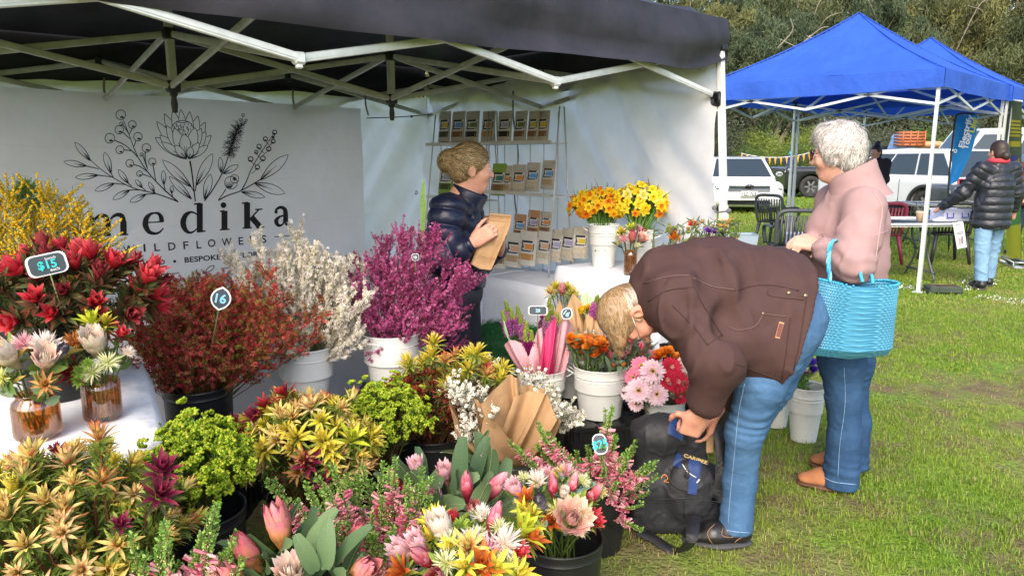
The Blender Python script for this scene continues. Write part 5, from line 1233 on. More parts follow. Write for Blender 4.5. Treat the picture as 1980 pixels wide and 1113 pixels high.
def wax(label,pts,Y,seed,group='bunches of white wax flower'):
 tips=np.array([P(x+q.normal(0,7),y+q.normal(0,7),Y+q.uniform(-.08,.10)) for x,y in pts])
 spray('wax_flower',label,'flowers',m+A(0,0,.02),tips,20,.065,WAX,.0060,('#f6f2e6','#ece6d4','#f8f6f0'),.0078,LEAF_NEEDLE,1500,.02,('#5a6a2c','#8a8a44'),.7,seed,stem_c='#7a6a3a',t0=.6,f_t0=.3,group=group)
wax('white wax flower spilling down the left of the kraft paper',((885,740),(900,760),(890,790),(905,820),(915,850),(930,820),(950,830),(935,790),(960,850),(900,850),(920,770),(880,765),(945,805),(925,835)),2.86,21)
wax('white wax flower rising behind the kraft paper',((920,720),(945,715),(960,730),(980,735),(935,745),(965,750),(910,735),(1020,745),(1040,750),(1055,740)),3.06,22)
wax('white wax flower spilling out right of the kraft paper',((1050,770),(1065,785),(1080,800),(1095,810),(1070,805),(1085,790),(1060,765),(1045,790),(1100,815)),2.95,23)
def kraft():
 t=thing('kraft_wrap','crumpled brown kraft paper around the white wax flower','wrapping paper',m - A(0,0,.05)); cl=m - A(0,0,.08)
 def sheet(tips,n=10,foot_w=.11,seed=0,dy=0.):
  tips=np.array(tips); k=len(tips); s=np.linspace(0,1,40); top=np.stack([np.interp(s,np.linspace(0,1,k),tips[:,i]) for i in range(3)],1); ft=np.stack([cl+A(-foot_w+2*foot_w*x,-.085+.0*x+dy - .03*math.sin(x*math.pi),0) for x in s]); rows=[]
  for f in np.linspace(0,1,14):
   b=A(0,-.10*math.sin(f*math.pi),0)*.7; r_=ft*(1 - f)+top*f+b; r_=r_+A(0,1,0)*(.022*np.sin(s*19+seed+2*f)*(1 - .3*f)+.010*np.sin(s*41+seed*3+f*4))[:,None]; rows.append(r_)
  g=G(); g.grid(np.stack(rows)); return g
 sheet([P(925,800,2.80),P(915,770,2.78),P(930,778,2.78),P(985,725,2.86),P(1005,728,2.90),P(1003,765,2.90)],seed=1).build('sheet',KRAFT,t)
 sheet([P(995,765,2.84),P(1045,755,2.84),P(1058,762,2.82),P(1075,805,2.78),P(1085,815,2.80),P(1078,825,2.84)],seed=4,dy=-.014).build('sheet',KRAFT,t)
 sheet([P(868,760,2.92),P(870,790,2.86),P(880,830,2.80),P(900,858,2.78),P(925,855,2.77),P(940,790,2.77)],seed=7,dy=-.006).build('sheet',KRAFT,t)
 sheet([P(878,740,3.02),P(935,745,3.05),P(1000,742,3.05),P(1060,752,3.0)],seed=9,dy=.10).build('sheet',KRAFT,t)
kraft()
# ---- erica spires: green tips, pink tubes lower down
def erica(label,potlab,base,spires,seed,pot=True,pink=.55,group=None):
 q=np.random.default_rng(seed)
 if pot: black_tub(potlab,base)
 m=np.asarray(base)+A(0,0,.29); t=thing('erica_bunch',label,'flowers',m,group=group); gs=G(); gl=G(); gp=G()
 for (tip,ln) in spires:
  tip=np.asarray(tip); d=nrm(tip - m+A(0,0,.25)); p=stem_path(m,tip,nrm(d+q.normal(0,.1,3))); gs.tube(p,np.linspace(.0026,.001,len(p)),4,A(.16,.18,.06),cap=False)
  a0=p[-1] - nrm(p[-1] - p[-4])*0; L=np.linalg.norm(np.diff(p,axis=0),axis=1); cum=np.concatenate([[0],np.cumsum(L)]); n = int(ln / .0011); s=cum[-1] - ln * q.uniform(0,1,n)
  T=np.stack([np.interp(s,cum,p[:,k]) for k in range(3)],1); f=(cum[-1] - s)/ln; ax=nrm(p[-1] - p[-3]); rn = nrm(np.cross(q.normal(0,1,(n,3)),ax)); D=nrm(ax*.55+rn); wid=.004+.008*np.sqrt(np.clip(f,0,.5))
  u=q.uniform(0,1,(n,1)); gl.inst(LEAF_OVAL,frames(D)*(.0095*q.uniform(.7,1.2,n))[:,None,None],T+rn * (wid*.5)[:,None],(A(.10,.24,.03)*(1 - u)+A(.28,.44,.09)*u))
  mb=(f > .18) & (q.uniform(0,1,n) < .35); k=mb.sum(); gp.inst(OCT,frames(D[mb])*(.0048*q.uniform(.7,1.2,k))[:,None,None],T[mb]+rn[mb]*.0095,np.tile(A(.66,.60,.28),(k,1))*q.uniform(.8,1.1,(k,1)))
  mp=(f > pink+q.normal(0,.08,n)) & (q.uniform(0,1,n) < .62); k=mp.sum(); cc=np.array([c_('#e48a9c'),c_('#eea8b0'),c_('#d87088'),c_('#f2c4c0')])[q.integers(0,4,k)]
  DD=nrm(D[mp]+A(0,0,-.25)); gp.inst(BELL,frames(DD)*(A(.011,.011,.019)[None,None]*q.uniform(.8,1.2,(k,1,1))),T[mp]+rn[mp]*.012,cc*q.uniform(.8,1.1,(k,1)))
 for g,nm,mm in ((gs,'stems',PLANT),(gl,'leaves',PLANT),(gp,'bells',PETAL)): o=g.build(nm,mm,t); o['kind']='stuff'
 return t
def spl(pts,Y,ln,seed,dy=.12):
 q=random.Random(seed); return [(P(x+j*q.gauss(0,16),y+j*abs(q.gauss(0,26)),Y+q.uniform(-dy,dy)),ln * q.uniform(.7,1.15)) for x,y in pts for j in (0,1)]
base=A(-.40,1.98,0)
erica('bunch of pink and green erica spires front centre','black pot of pink erica front centre',base,spl(((530,925),(575,965),(600,940),(610,920),(625,945),(640,895),(660,960),(670,915),(690,915),(700,900),(715,925),(725,935),(755,900),(765,885),(790,930),(800,950),(820,930),(740,960),(690,975),(650,985),(720,990),(770,975),(800,985),(610,990),(815,900)),1.98,.24,1)+spl(((650,1010),(690,1020),(720,1030),(760,1020),(800,1020),(740,1050),(780,1060),(630,1015)),1.9,.2,2),31)
base=A(-.80,1.45,0)
erica('green erica spires along the bottom left edge','black pot of erica at the bottom left edge',base,spl(((320,1005),(405,985),(420,975),(300,1050),(280,1065),(265,1060),(240,1070),(205,1060),(225,1040),(380,1060),(390,1030),(440,1060),(450,1040),(430,1070),(200,1085),(350,1085),(255,1030),(310,1035),(460,1025)),1.55,.20,3,.08),32,pink=.62)
base=at_floor(1148,1052); 
erica('pink and green erica spires right of the bouquets','black pot of pink erica beside the backpack',base,spl(((985,850),(1000,862),(1045,825),(1060,840),(1040,815),(1075,850),(1185,785),(1180,800),(1165,860),(1100,880),(1115,870),(1135,860),(1230,850),(1215,870),(1270,890),(1255,895),(1240,970),(1200,905),(1210,890),(1150,880),(1085,870),(1190,840),(1225,910),(1130,890),(1195,930)),2.52,.23,4),33,pink=.5)
price_tag('chalk tag reading $25 stuck in the right hand erica',P(1160,858,2.44),.048,.072,'$25','rect',rad(14),stem=.16)
# ---- proteas
BIGLEAF=petal_tpl(1,.34,.35,.18,'round',A(.85,.85,.85),A(1.05,1.05,1.05),6)
def protea_bunch(label,potlab,base,hs,seed,leafcols=L_GREY,leaf_n=16,big=.13,extra=()):
 black_tub(potlab,base); m=np.asarray(base)+A(0,0,.29); t,pa=bunch('protea_bunch',label,'flowers',m,hs,[dict(tpl=LEAF_BROAD,per=6,size=.07,cols=leafcols,t0=.5,t1=.92,ang=.7)],'#6a7a44',.006)
 q=random.Random(seed); i=0
 g=G(); tpl_me=None
 for pos,d,me,sc in hs:
  for k in range(leaf_n // max(1,len(hs))+2):
   a=q.uniform(0,6.28); dd=nrm(np.asarray(d)*.8+A(math.cos(a),math.sin(a),.1)*.75); c=(np.asarray(leafcols[0])*(1 - q.random())+np.asarray(leafcols[1])*q.random()); lp=np.asarray(pos) - np.asarray(d)*q.uniform(.02,.07)+A(math.cos(a),math.sin(a),0)*.012
   put(t,big_leaf(q.randrange(4),leafcols),lp,dd,big*q.uniform(.7,1.1),'leaf')
 for px,py,Y,d,s in extra: put(t,big_leaf(q.randrange(4),leafcols),P(px,py,Y),nrm(A(*d)),s,'leaf')
 return t
_BL={}
def big_leaf(k,cols):
 key=(k,float(cols[0][0]))
 if key not in _BL:
  g=G(); u=k/3; V,F,C=petal_tpl(1,.30+.03*k,.25+.12*k,.16,'round',A(1,1,1),A(1,1,1),7); g.inst((V,F,C),[np.eye(3)],[A(0,0,0)],[np.asarray(cols[0])*(1 - u)+np.asarray(cols[1])*u])
  g.tube([V[3*i+1]+A(.006,0,0) for i in range(8)],.006,4,A(.40,.44,.22)); me=g.data('leaf'); me.materials.append(PLANT); _BL[key]=me
 return _BL[key]
base=A(-.17,2.30,0)
protea_bunch('bunch of pink proteas with grey green leaves in the centre','black pot of pink proteas in the centre',base,[(P(810,915,2.3),nrm(A(-.25,-.2,1)),PR_PINK[2],.85),(P(795,955,2.2),nrm(A(-.2,-.5,.8)),PR_OR[1],.72),(P(863,925,2.25),nrm(A(-.1,-.3,1)),PR_PINK[2],.85),(P(845,965,2.18),nrm(A(-.2,-.6,.8)),PR_PINK[2],.95),(P(903,955,2.2),nrm(A(.0,-.2,1)),PR_PINK[1],1.0),(P(945,955,2.2),nrm(A(.5,-.3,.8)),PR_PINK[0],1.15),(P(935,893,2.35),nrm(A(.1,-.1,1)),PR_PINK[2],.6),(P(770,935,2.3),nrm(A(-.4,-.2,.9)),PR_PINK[1],.8),(P(915,995,2.1),nrm(A(.1,-.5,.8)),PR_RED[1],1.0)],3,(A(.075,.135,.06),A(.15,.23,.10)),14,.15,
 [(890,960,2.2,(-.02,-.1,1),.20),(915,950,2.3,(.15,.1,1),.19),(935,950,2.32,(.35,.1,1),.18),(925,945,2.34,(.25,.2,1),.20),(860,1000,2.12,(-.35,-.3,.8),.15),(960,990,2.2,(.6,-.3,.4),.13),(950,960,2.3,(.5,.2,.8),.15)])
base=A(-.46,1.55,0)
protea_bunch('bunch of peach proteas with broad leaves along the bottom edge','black pot of peach proteas at the bottom edge',base,[(P(545,1040,1.64),nrm(A(-.1,-.15,1)),PR_OR[0],1.05),(P(490,1085,1.60),nrm(A(-.3,-.3,.9)),PR_OR[1],1.0),(P(565,1118,1.56),nrm(A(.05,-.4,.8)),PR_PALE[1],.9),(P(690,1108,1.58),nrm(A(.55,-.5,.55)),PR_OR[0],.95),(P(680,1062,1.7),nrm(A(.35,.0,.9)),PR_OR[1],.85),(P(462,1122,1.56),nrm(A(-.3,-.4,.7)),PR_OR[0],.8)],5,(A(.075,.145,.05),A(.16,.26,.09)),22,.12,
 [(600,1075,1.6,(.15,-.1,1),.13),(630,1100,1.56,(.1,-.2,1),.12),(610,1105,1.55,(-.1,-.4,.8),.11),(650,1090,1.6,(.4,-.1,.8),.13),(590,1050,1.66,(.1,0,1),.10),(575,1060,1.62,(.5,-.2,.7),.12)])
# ---- mixed native bouquets
FILL=[dict(tpl=LEAF_BROAD,per=5,size=.055,cols=L_LIME,t0=.55,t1=.98,ang=.7),dict(tpl=LEAF_OVAL,per=4,size=.036,cols=(A(.15,.24,.19),A(.24,.36,.28)),t0=.6,t1=.98,ang=.8),dict(tpl=LEAF_NEEDLE,per=16,size=.035,cols=L_DARK,t0=.6,t1=1,ang=.7)]
YB=leuc(.048,.014,('#e8d850','#d8c848'),(6,5,3),(36,20,8),'#a8b038','#c0a840','#9aaa3a')
ORB=leuc(.055,.020,('#c8602c','#d8863c'),(6,5,4),(40,22,8),'#a8401c','#a05028','#8a8a38')
def bouquet(label,potlab,base,items,seed,cat='flowers'):
 black_tub(potlab,base); m=np.asarray(base)+A(0,0,.29); hs=[]; ctr=np.mean([P(*i[:3]) for i in items],0) - A(0,0,.12)
 for (x,y,Y,me,sc) in items: p=P(x,y,Y); hs.append((p,nrm(nrm(p - ctr)+A(0,-.45,.35)),me,sc))
 return bunch('native_bouquet',label,cat,m,hs,FILL,'#5a7030',.003)
base=A(.155,2.16,0)
bouquet('native bouquet with flat pink king protea facing out, right','black pot of native bouquet with king protea',base,[(1103,1008,2.04,KING,.95),(1065,1010,2.05,ORB,1.0),(1048,978,2.06,MINK,1.0),(1075,985,2.05,PHY[1],1.1),(1030,985,2.05,PHY[1],1.0),(1045,1018,2.03,PHY[1],.95),(1040,935,2.2,BLUSH[0],1.0),(1005,955,2.12,PR_PINK[2],.8),(1070,950,2.12,PR_PINK[1],.75),(1090,960,2.1,PR_PALE[0],.5),(1112,970,2.08,GREENBALL,1.2),(1105,945,2.12,PR_PINK[0],.65),(1140,965,2.1,PR_RED[0],.9),(1095,915,2.2,BLUSH[1],.9),(1125,930,2.16,PHY[0],1.0),(1160,950,2.12,PHY[1],.9),(1012,925,2.2,PHY[0],.9),(1030,995,2.03,YB,.9),(1015,985,2.05,YB,.9),(1020,965,2.08,ORB,.8),(1122,1020,2.04,PHY[0],1.0),(1145,1000,2.06,RED[1],.55),(1060,920,2.25,BLUSH[1],.8),(1085,925,2.2,YEL[2],1.0),(1128,990,2.05,PHY[0],1.0),(1148,1010,2.05,RED[0],.5)],1)
base=A(-.10,1.72,0)
bouquet('native bouquet with cream protea and yellow spikes at the bottom centre','black pot of native bouquet at the bottom centre',base,[(860,1035,1.70,PR_PALE[0],.95),(830,1085,1.62,PR_RED[0],1.0),(878,1050,1.64,PHY[0],1.15),(862,1090,1.58,PHY[0],1.2),(892,1018,1.74,GREENBALL,1.1),(848,1005,1.78,YB,1.0),(838,1015,1.74,YB,1.0),(950,1020,1.74,PR_PINK[1],.85),(965,1022,1.70,PHY[0],1.0),(930,1000,1.8,BLUSH[0],.8),(945,1070,1.64,BLUSH[1],1.1),(975,1055,1.66,BLUSH[0],1.1),(955,1100,1.6,YB,1.2),(930,1095,1.6,ORB,1.1),(820,1060,1.68,PR_PINK[2],.8),(915,1045,1.68,BLUSH[0],.8),(985,1090,1.62,PHY[0],.9),(995,1075,1.66,RED[1],.6),(1005,1035,1.72,GRN[0],1.3),(1020,1045,1.72,ORB,1.0),(835,1040,1.7,YB,.8),(880,1010,1.78,RED[0],.5),(905,1060,1.62,YEL[0],1.2),(925,1035,1.72,PHY[0],.9),(900,1095,1.58,YB,1.0),(795,1075,1.7,PR_PINK[2],.9),(870,1060,1.62,YB,.8),(1000,1110,1.6,YB,1.1),(850,1120,1.56,PR_RED[1],.9),(780,1105,1.62,ORB,.9)],2)
# ---- cut flowers in white buckets, middle
def stock_spike(ca,cb):
 g=G(); q=random.Random(ca)
 tp=petal_tpl(.014,.015,.3,.25,'round',c_(ca),c_(cb),2)
 for k in range(60): z=.085*(k/60); a=k*2.4; g.inst(tp,[Rz(a+j*1.3) @ Ry(1.0+.4*q.random()) for j in range(2)],[A(math.cos(a),math.sin(a),0)*.012+A(0,0,z)]*2)
 for k in range(26): z=.085+.055*k/26; a=k*2.4; g.ball(A(math.cos(a),math.sin(a),0)*.009*(1.2 - k/30)+A(0,0,z),(.0055,.0055,.008),6,4,c_('#8a9a40')*q.uniform(.8,1.2))
 return fin(g)
STOCK=[stock_spike('#c87ab8','#b050a0'),stock_spike('#a8307a','#8a1c68'),stock_spike('#e0a8c8','#c880b0')]
bT=P(1047,780,3.62); bT[2]=.205; white_bucket('white bucket with pink wrapped stock bouquets',bT,.22,.128,.095,True,rad(-5)); mT=bT+A(0,0,.2)
hs=[(P(x,y,3.62+dY),nrm(A((x - 1040)/200,-.1,1)),STOCK[k],1.0) for x,y,dY,k in ((985,650,0,0),(998,645,.05,0),(1012,655,.05,2),(1020,690,-.12,1),(1030,690,-.12,1),(1022,672,-.1,0),(1062,640,.05,2),(1055,650,.02,2),(1070,655,0,2),(1008,640,.1,0),(990,630,.1,2),(1058,625,.1,2))]
bunch('stock_bouquet','pink and violet stock flowers in the pink papers','flowers',mT,hs,dict(tpl=LEAF_LANCE,per=6,size=.05,cols=L_GREY,t0=.4,t1=.9,ang=.6),'#7a8a44',.004)
def cone(label,foot,top_px,Y,m_,seed,depth=.12,name='paper_cone'):
 """folded sheet: left/right/peak points in pixels"""
 t=[]; k=len(top_px); s=np.linspace(0,1,30); tp_=np.array([P(x,y,Y+dy) for x,y,dy in top_px]); top=np.stack([np.interp(s,np.linspace(0,1,k),tp_[:,i]) for i in range(3)],1)
 f0=np.asarray(foot); rows=[]
 for f in np.linspace(0,1,10): r_=(f0+np.stack([(s - .5)*.09,-.035 - .02*np.sin(s*np.pi),0*s],1))*(1 - f)+top*f; r_[:,1]+=(.016*np.sin(s*14+seed)+.008*np.sin(s*33+seed+3*f))*(1 - .2*f) - .05*math.sin(f*math.pi); rows.append(r_)
 g=G(); g.grid(np.stack(rows)); o=g.build(name,m_); return tag(o,label,'wrapping paper','papers around the cut flower bouquets')
ft=mT+A(0,0,-.03)
cone('pale green paper at the left of the pink wrapped bouquet',ft+A(-.05,.03,0),((972,610,0),(975,640,-.03),(985,655,-.04),(1000,660,0)),3.60,GREENP,1)
cone('dusty pink paper around the violet stock',ft+A(-.03,-.02,0),((975,668,-.02),(985,655,-.05),(1012,665,-.08),(1022,690,-.10),(1038,640,-.05),(1048,632,0)),3.56,PINKP,2)
cone('cerise paper strip between the two pink papers',ft+A(.01,-.035,0),((1050,655,-.03),(1055,640,-.05),(1075,612,-.05),(1078,640,-.04),(1072,655,0)),3.55,CERISE,3)
cone('pale pink paper at the right of the cerise strip',ft+A(.06,.0,0),((1072,660,-.02),(1085,630,-.02),(1092,612,0),(1105,625,.02),(1108,650,.04),(1100,668,.04)),3.58,PINKP,5)
price_tag('rectangular chalk tag reading 20 above the pink wrapped bouquet',P(1040,600,3.5),.095,.044,'20',m=mat('chalk_pale',(.35,.6,.75),.8),stem=.16)
price_tag('leaf shaped chalk tag reading 16 beside the kraft bouquets',P(1096,606,3.55),.058,.066,'16','leaf',rad(-35),MATS['chalk_pale'],stem=.2)
# U behind: kraft bouquets of mums
bU=P(1105,780,3.88); bU[2]=.205; white_bucket('white bucket of kraft wrapped mixed bouquets behind',bU,.26,.12,.09,True); mU=bU+A(0,0,.24)
MUMV=ruffle(.016,'#b04a98','#7a2a68',4,8); MUMW=pompom(.017,'#f0ead0','#d8d890'); MUMY=pompom(.017,'#f0c828','#d0a018')
q=random.Random(8); hs=[]
for x,y,r_,n,me in ((1058,625,16,14,MUMV),(1107,640,20,16,MUMV),(1145,655,18,24,MUMW),(1120,615,12,8,MUMW),(1128,600,10,8,MUMY),(1150,610,12,10,STOCK[0])):
 for k in range(n if me is not STOCK[0] else 4): hs.append((P(x+q.uniform(-r_,r_),y+q.uniform(-r_*.7,r_*.7),3.82+q.uniform(-.05,.08)),nrm(A(q.uniform(-.3,.3),-.5,.8)),me,q.uniform(.8,1.15)))
hs+=[(P(1086,565,3.98),nrm(A(0,-.6,.8)),PR_PINK[0],.8),(P(1075,560,4.0),nrm(A(-.2,-.2,1)),YEL[2],1.2),(P(1095,560,4.0),nrm(A(.2,-.2,1)),YEL[2],1.1),(P(1065,568,3.95),nrm(A(-.4,-.2,1)),YEL[0],1.1),(P(1105,570,4.0),nrm(A(.4,-.2,1)),YEL[2],1.1)]
bunch('mixed_bouquet','mixed bouquets of violet and white chrysanthemums behind the price tags','flowers',mU,hs,[dict(tpl=LEAF_NEEDLE,per=8,size=.05,cols=L_MID,t0=.6,t1=1.02,ang=.5)],'#6a7a3a',.003)
ft=mU
cone('kraft paper around the protea bouquet',ft,((1068,610,0),(1082,580,.02),(1092,600,-.02),(1108,565,.04),(1128,590,.02),(1120,620,0)),3.86,KRAFT,4); cone('kraft paper around the violet chrysanthemums',ft+A(.03,-.03,0),((1085,630,0),(1098,600,-.02),(1112,585,.0),(1125,605,.02),(1120,640,0)),3.83,KRAFT,7); cone('kraft paper around the white chrysanthemums',ft+A(.08,-.02,0),((1125,645,0),(1132,610,0),(1150,598,.02),(1168,620,.02),(1165,650,0)),3.80,KRAFT,6); cone('pale green paper square above the kraft papers',ft+A(.07,.06,0),((1112,585,.05),(1132,563,.06),(1147,578,.05),(1135,596,.03)),3.92,GREENP,8)
# V tulips and ranunculus
bV=PZ(1160,800,.205); white_bucket('big white bucket of tulips and orange ranunculus on the crate',bV,.255,.138,.105,True,rad(-8)); mV=bV+A(0,0,.25); c0_=bV
RAN=[ruffle(.024,'#e88a28','#c8641c'),ruffle(.024,'#e0602c','#b83c1c'),ruffle(.022,'#f0a848','#d88024')]; TUL=[tulip(.042,'#c83a48','#e0808a'),tulip(.042,'#d04a4c','#e88a78'),tulip(.042,'#d8305a','#e87a94'),tulip(.040,'#e8c060','#e08a50'),tulip(.042,'#e8e4d0','#f4f0e4')]
q=random.Random(4)
hs=[(P(1105+q.uniform(0,62),655+q.uniform(0,34),bV[1]+q.uniform(-.12,.06)),nrm(A(q.uniform(-.3,.3),-.5,1)),RAN[q.choice((0,0,0,1,2))],q.uniform(1.1,1.45)) for _ in range(40)]+[(P(1134,660,bV[1] - .08),nrm(A(0,-.5,1)),RAN[1],1.2)]
bunch('ranunculus_bunch','orange ranunculus in the left half of the tulip bucket','flowers',mV+A(-.05,0,0),hs,[dict(tpl=LEAF_LANCE,per=8,size=.07,cols=L_GREY,t0=.4,t1=.95,ang=.3)],'#6f8a44',.0035)
hs=[(P(1178+q.uniform(0,72),650+q.uniform(0,46),bV[1]+q.uniform(-.08,.12)),nrm(A(q.uniform(-.3,.4),-.35,1)),TUL[q.choices((0,1,2,3,4),(5,4,4,.5,.5))[0]],q.uniform(1.0,1.3)) for _ in range(46)]+[(P(1185,706,bV[1] - .12),nrm(A(0,-.9,.4)),TUL[1],.9),(P(1203,705,bV[1] - .12),nrm(A(.2,-.9,.4)),TUL[3],.9)]
bunch('tulip_bunch','red and pink tulips in the right half of the bucket','flowers',mV+A(.05,0,0),hs,[dict(tpl=LEAF_LANCE,per=7,size=.10,cols=L_GREY,t0=.35,t1=.9,ang=.3)],'#6f8a44',.0035)
CELLO=film('cellophane',(.93,.94,.95),.05,.08,.02,14)
wrap('cellophane_sleeve','clear cellophane around the orange ranunculus',None,mV+A(-.055,-.02,-.02),lambda a: (.105,.20+.015*math.sin(a*3)),.05,CELLO,seed=3,amp=.12,n=48)
wrap('cellophane_sleeve','clear cellophane around the red tulips',None,mV+A(.06,-.01,-.02),lambda a: (.115,.19+.02*math.sin(a*3+1)),.05,CELLO,seed=5,amp=.12,n=48)
# W gerberas
bW=at_floor(1282,882); white_bucket('white bucket of pink gerberas behind the backpack',bW,.30,.100,.072,False); mW=bW+A(0,0,.28); Yw=bW[1]
GB=[gerbera(.052,'#f0d8dc','#e0a4b4'),gerbera(.050,'#e890a8','#d86a8c'),gerbera(.050,'#d8304a','#b81c34','#d8b070','#e89a9a'),gerbera(.05,'#f4e8dc','#ecc8b0'),gerbera(.05,'#e8a070','#d8704c')]; 
it=[(1235,755,-.15,0,1.1),(1270,762,-.15,0,1.0),(1262,718,-.12,0,1.1),(1240,708,-.05,1,1.0),(1225,730,-.05,1,.9),(1290,735,-.12,2,1.0),(1310,738,-.12,2,1.05),(1298,710,-.05,2,1.0),(1325,710,.0,3,1.0),(1338,720,0,3,.9),(1250,740,-.1,0,.8),(1215,760,-.05,0,.7),(1325,745,-.05,4,.9),(1340,755,0,1,.8),(1255,690,.05,1,.8),(1230,780,-.1,0,.7),(1315,765,-.08,2,.8)]
hs=[(P(x,y,Yw+dy),nrm(A((x - 1280)/160,-1.0,.55+(740 - y)/160)),GB[k],s) for x,y,dy,k,s in it]+[(P(x,y,Yw+.05),nrm(A(0,-.4,1)),RAN[k],1.5) for x,y,k in ((1275,688,0),(1290,682,0),(1305,692,2),(1265,695,1),(1318,692,0),(1330,695,0))]
bunch('gerbera_bunch','pink, white and red gerberas wrapped in clear film','flowers',mW,hs,[dict(tpl=LEAF_BROAD,per=4,size=.06,cols=L_GREY,t0=.5,t1=.9,ang=.6)],'#8a9a54',.0035)
wrap('cellophane_sleeve','clear cellophane around the gerberas',None,mW+A(0,0,.0),lambda a: (.13,.10+.02*math.sin(a*3)),.06,CELLO,seed=9,amp=.18,n=56)
# X bucket with rose papers
bX=P(1290,770,4.0); bX[2]=.205; white_bucket('white bucket of rose pink papers behind the bending man',bX,.27,.13,.10,True); mX=bX+A(0,0,.25)
cone('rose pink paper standing in the bucket behind the bending man',mX,((1235,640,0),(1250,620,0),(1290,630,-.03),(1320,650,0),(1330,670,.03)),3.95,ROSEP,3)
hs=[(P(x,y,3.98),nrm(A(0,-.3,1)),TUL[k],1.0) for x,y,k in ((1210,650,0),(1222,645,2),(1235,655,2),(1243,650,0),(1250,662,4),(1228,660,1))]+[(P(1268,660,3.88),nrm(A(-.3,-.2,1)),STOCK[1],.7)]
bunch('tulip_bunch','tulips with one white bloom beside the rose pink paper','flowers',mX,hs,[dict(tpl=LEAF_LANCE,per=6,size=.07,cols=L_MID,t0=.4,t1=.95,ang=.4)],'#6f8a44',.0035)
# right hand buckets
bY=at_floor(1553,848); white_bucket('tall white bucket of purple lisianthus between the two shoppers',bY,.295,.093,.066,False); mY=bY+A(0,0,.28)
LIS=[ruffle(.028,'#6a38b0','#4a2088',4,7),ruffle(.024,'#e8dcc8','#d8c8a8',4,7),ruffle(.022,'#c86a98','#a84878',4,7)]
hs=[(P(x,y,bY[1]+dy),nrm(A((x - 1553)/60,-.5,.9)),LIS[k],s) for x,y,dy,k,s in ((1563,700,-.03,0,1.2),(1548,708,.0,0,.9),(1552,715,-.06,1,1.0),(1540,722,-.05,1,.8),(1558,722,-.07,2,.9),(1570,715,0,0,1.0),(1545,700,.05,2,.8),(1570,700,.05,0,1.),(1538,708,.02,2,.8))]
bunch('lisianthus_bunch','purple and cream lisianthus in the tall white bucket','flowers',mY,hs,[dict(tpl=LEAF_LANCE,per=22,size=.045,cols=(A(.10,.22,.04),A(.22,.38,.08)),t0=.35,t1=.9,ang=.9)],'#6f8a44',.003)
price_tag('small chalk tag beside the purple lisianthus',P(1546,694,bY[1] - .02),.03,.035,'8',m=CHALKW,stem=.1)
bY2=at_floor(1497,820); white_bucket('tall white bucket half hidden behind the man in jeans',bY2,.295,.093,.066,False)
hs=[(P(1500+q.uniform(-25,25),705+q.uniform(-20,15),bY2[1]),nrm(A(0,-.3,1)),LIS[1],.9) for _ in range(6)]
bunch('lisianthus_bunch','cream lisianthus hidden behind the bending man','flowers',bY2+A(0,0,.28),hs,dict(tpl=LEAF_LANCE,per=16,size=.045,cols=L_MID,t0=.35,t1=.9,ang=.9))
# daffodils on the bench
def daff(label,blab,v,u,h,rt,rb,cpx,r,n,meshes,seed,w):
 b=Wp(u,v,.870); white_bucket(blab,b,h,rt,rb,True,rad(-30)); m=b+A(0,0,h - .02); hs=mk_heads(P(*cpx),r,n,meshes,1.0,seed,118,.10,.0,.15,w); hs=[(p,nrm(d*1.2+A(0,-.45,-.05)),me,s) for p,d,me,s in hs]
 bunch('daffodil_bunch',label,'flowers',m,hs,[dict(tpl=LEAF_NEEDLE,per=4,size=.10,cols=L_MID,t0=.2,t1=.7,ang=.15)],'#5a8a34',.003)
DAF=[daffodil(.030,'#f0c020','#e8801c'),daffodil(.030,'#f4d428','#f0c020'),daffodil(.030,'#f0e488','#f2dc60'),daffodil(.029,'#e8a020','#e06a18'),daffodil(.031,'#f6e040','#f4d020')]
v_,z_=on_rack(1162,500,.17); v2_,z2_=on_rack(1240,505,.12)
daff('bunch of orange centred daffodils in the left bucket on the bench','white bucket of orange daffodils on the raised bench',v_+.02,RU+.17,.235,.088,.062,(1158,400,4.36),A(.155,.12,.10),80,DAF,31,(3,1.5,.4,3,.6))
daff('bunch of lemon yellow daffodils in the right bucket on the bench','white bucket of lemon daffodils on the raised bench',v2_ - .02,RU+.12,.21,.09,.065,(1243,395,4.30),A(.16,.12,.11),80,DAF,32,(.1,2,2,.1,4))
vb2=PZ(1243,548,.872); vb2=Wp(.50,2.62,.870); vase('small peach glass jar of protea on the raised bench',vb2,.13,.034,False)
posy('protea posy in the small peach jar beside the lemon daffodils',vb2+A(0,0,.12),vb2+A(0,0,.19),.1,[(.0,-.03,.0,PR_OR[1],.75),(.05,-.03,.0,KING,.55),(-.04,-.02,.0,BLUSH[1],.8),(.0,.0,.05,GRN[0],.8),(.04,.02,.05,BLUSH[1],.7),(-.05,0,.03,YEL[2],.9),(.06,.02,.03,PUR[1],.8),(-.06,.0,-.02,PHY[0],.8),(.03,-.04,-.03,PHY[0],.6)],[dict(tpl=LEAF_LANCE,per=6,size=.05,cols=L_DARK,t0=.6,t1=1.05,ang=.6)],4)
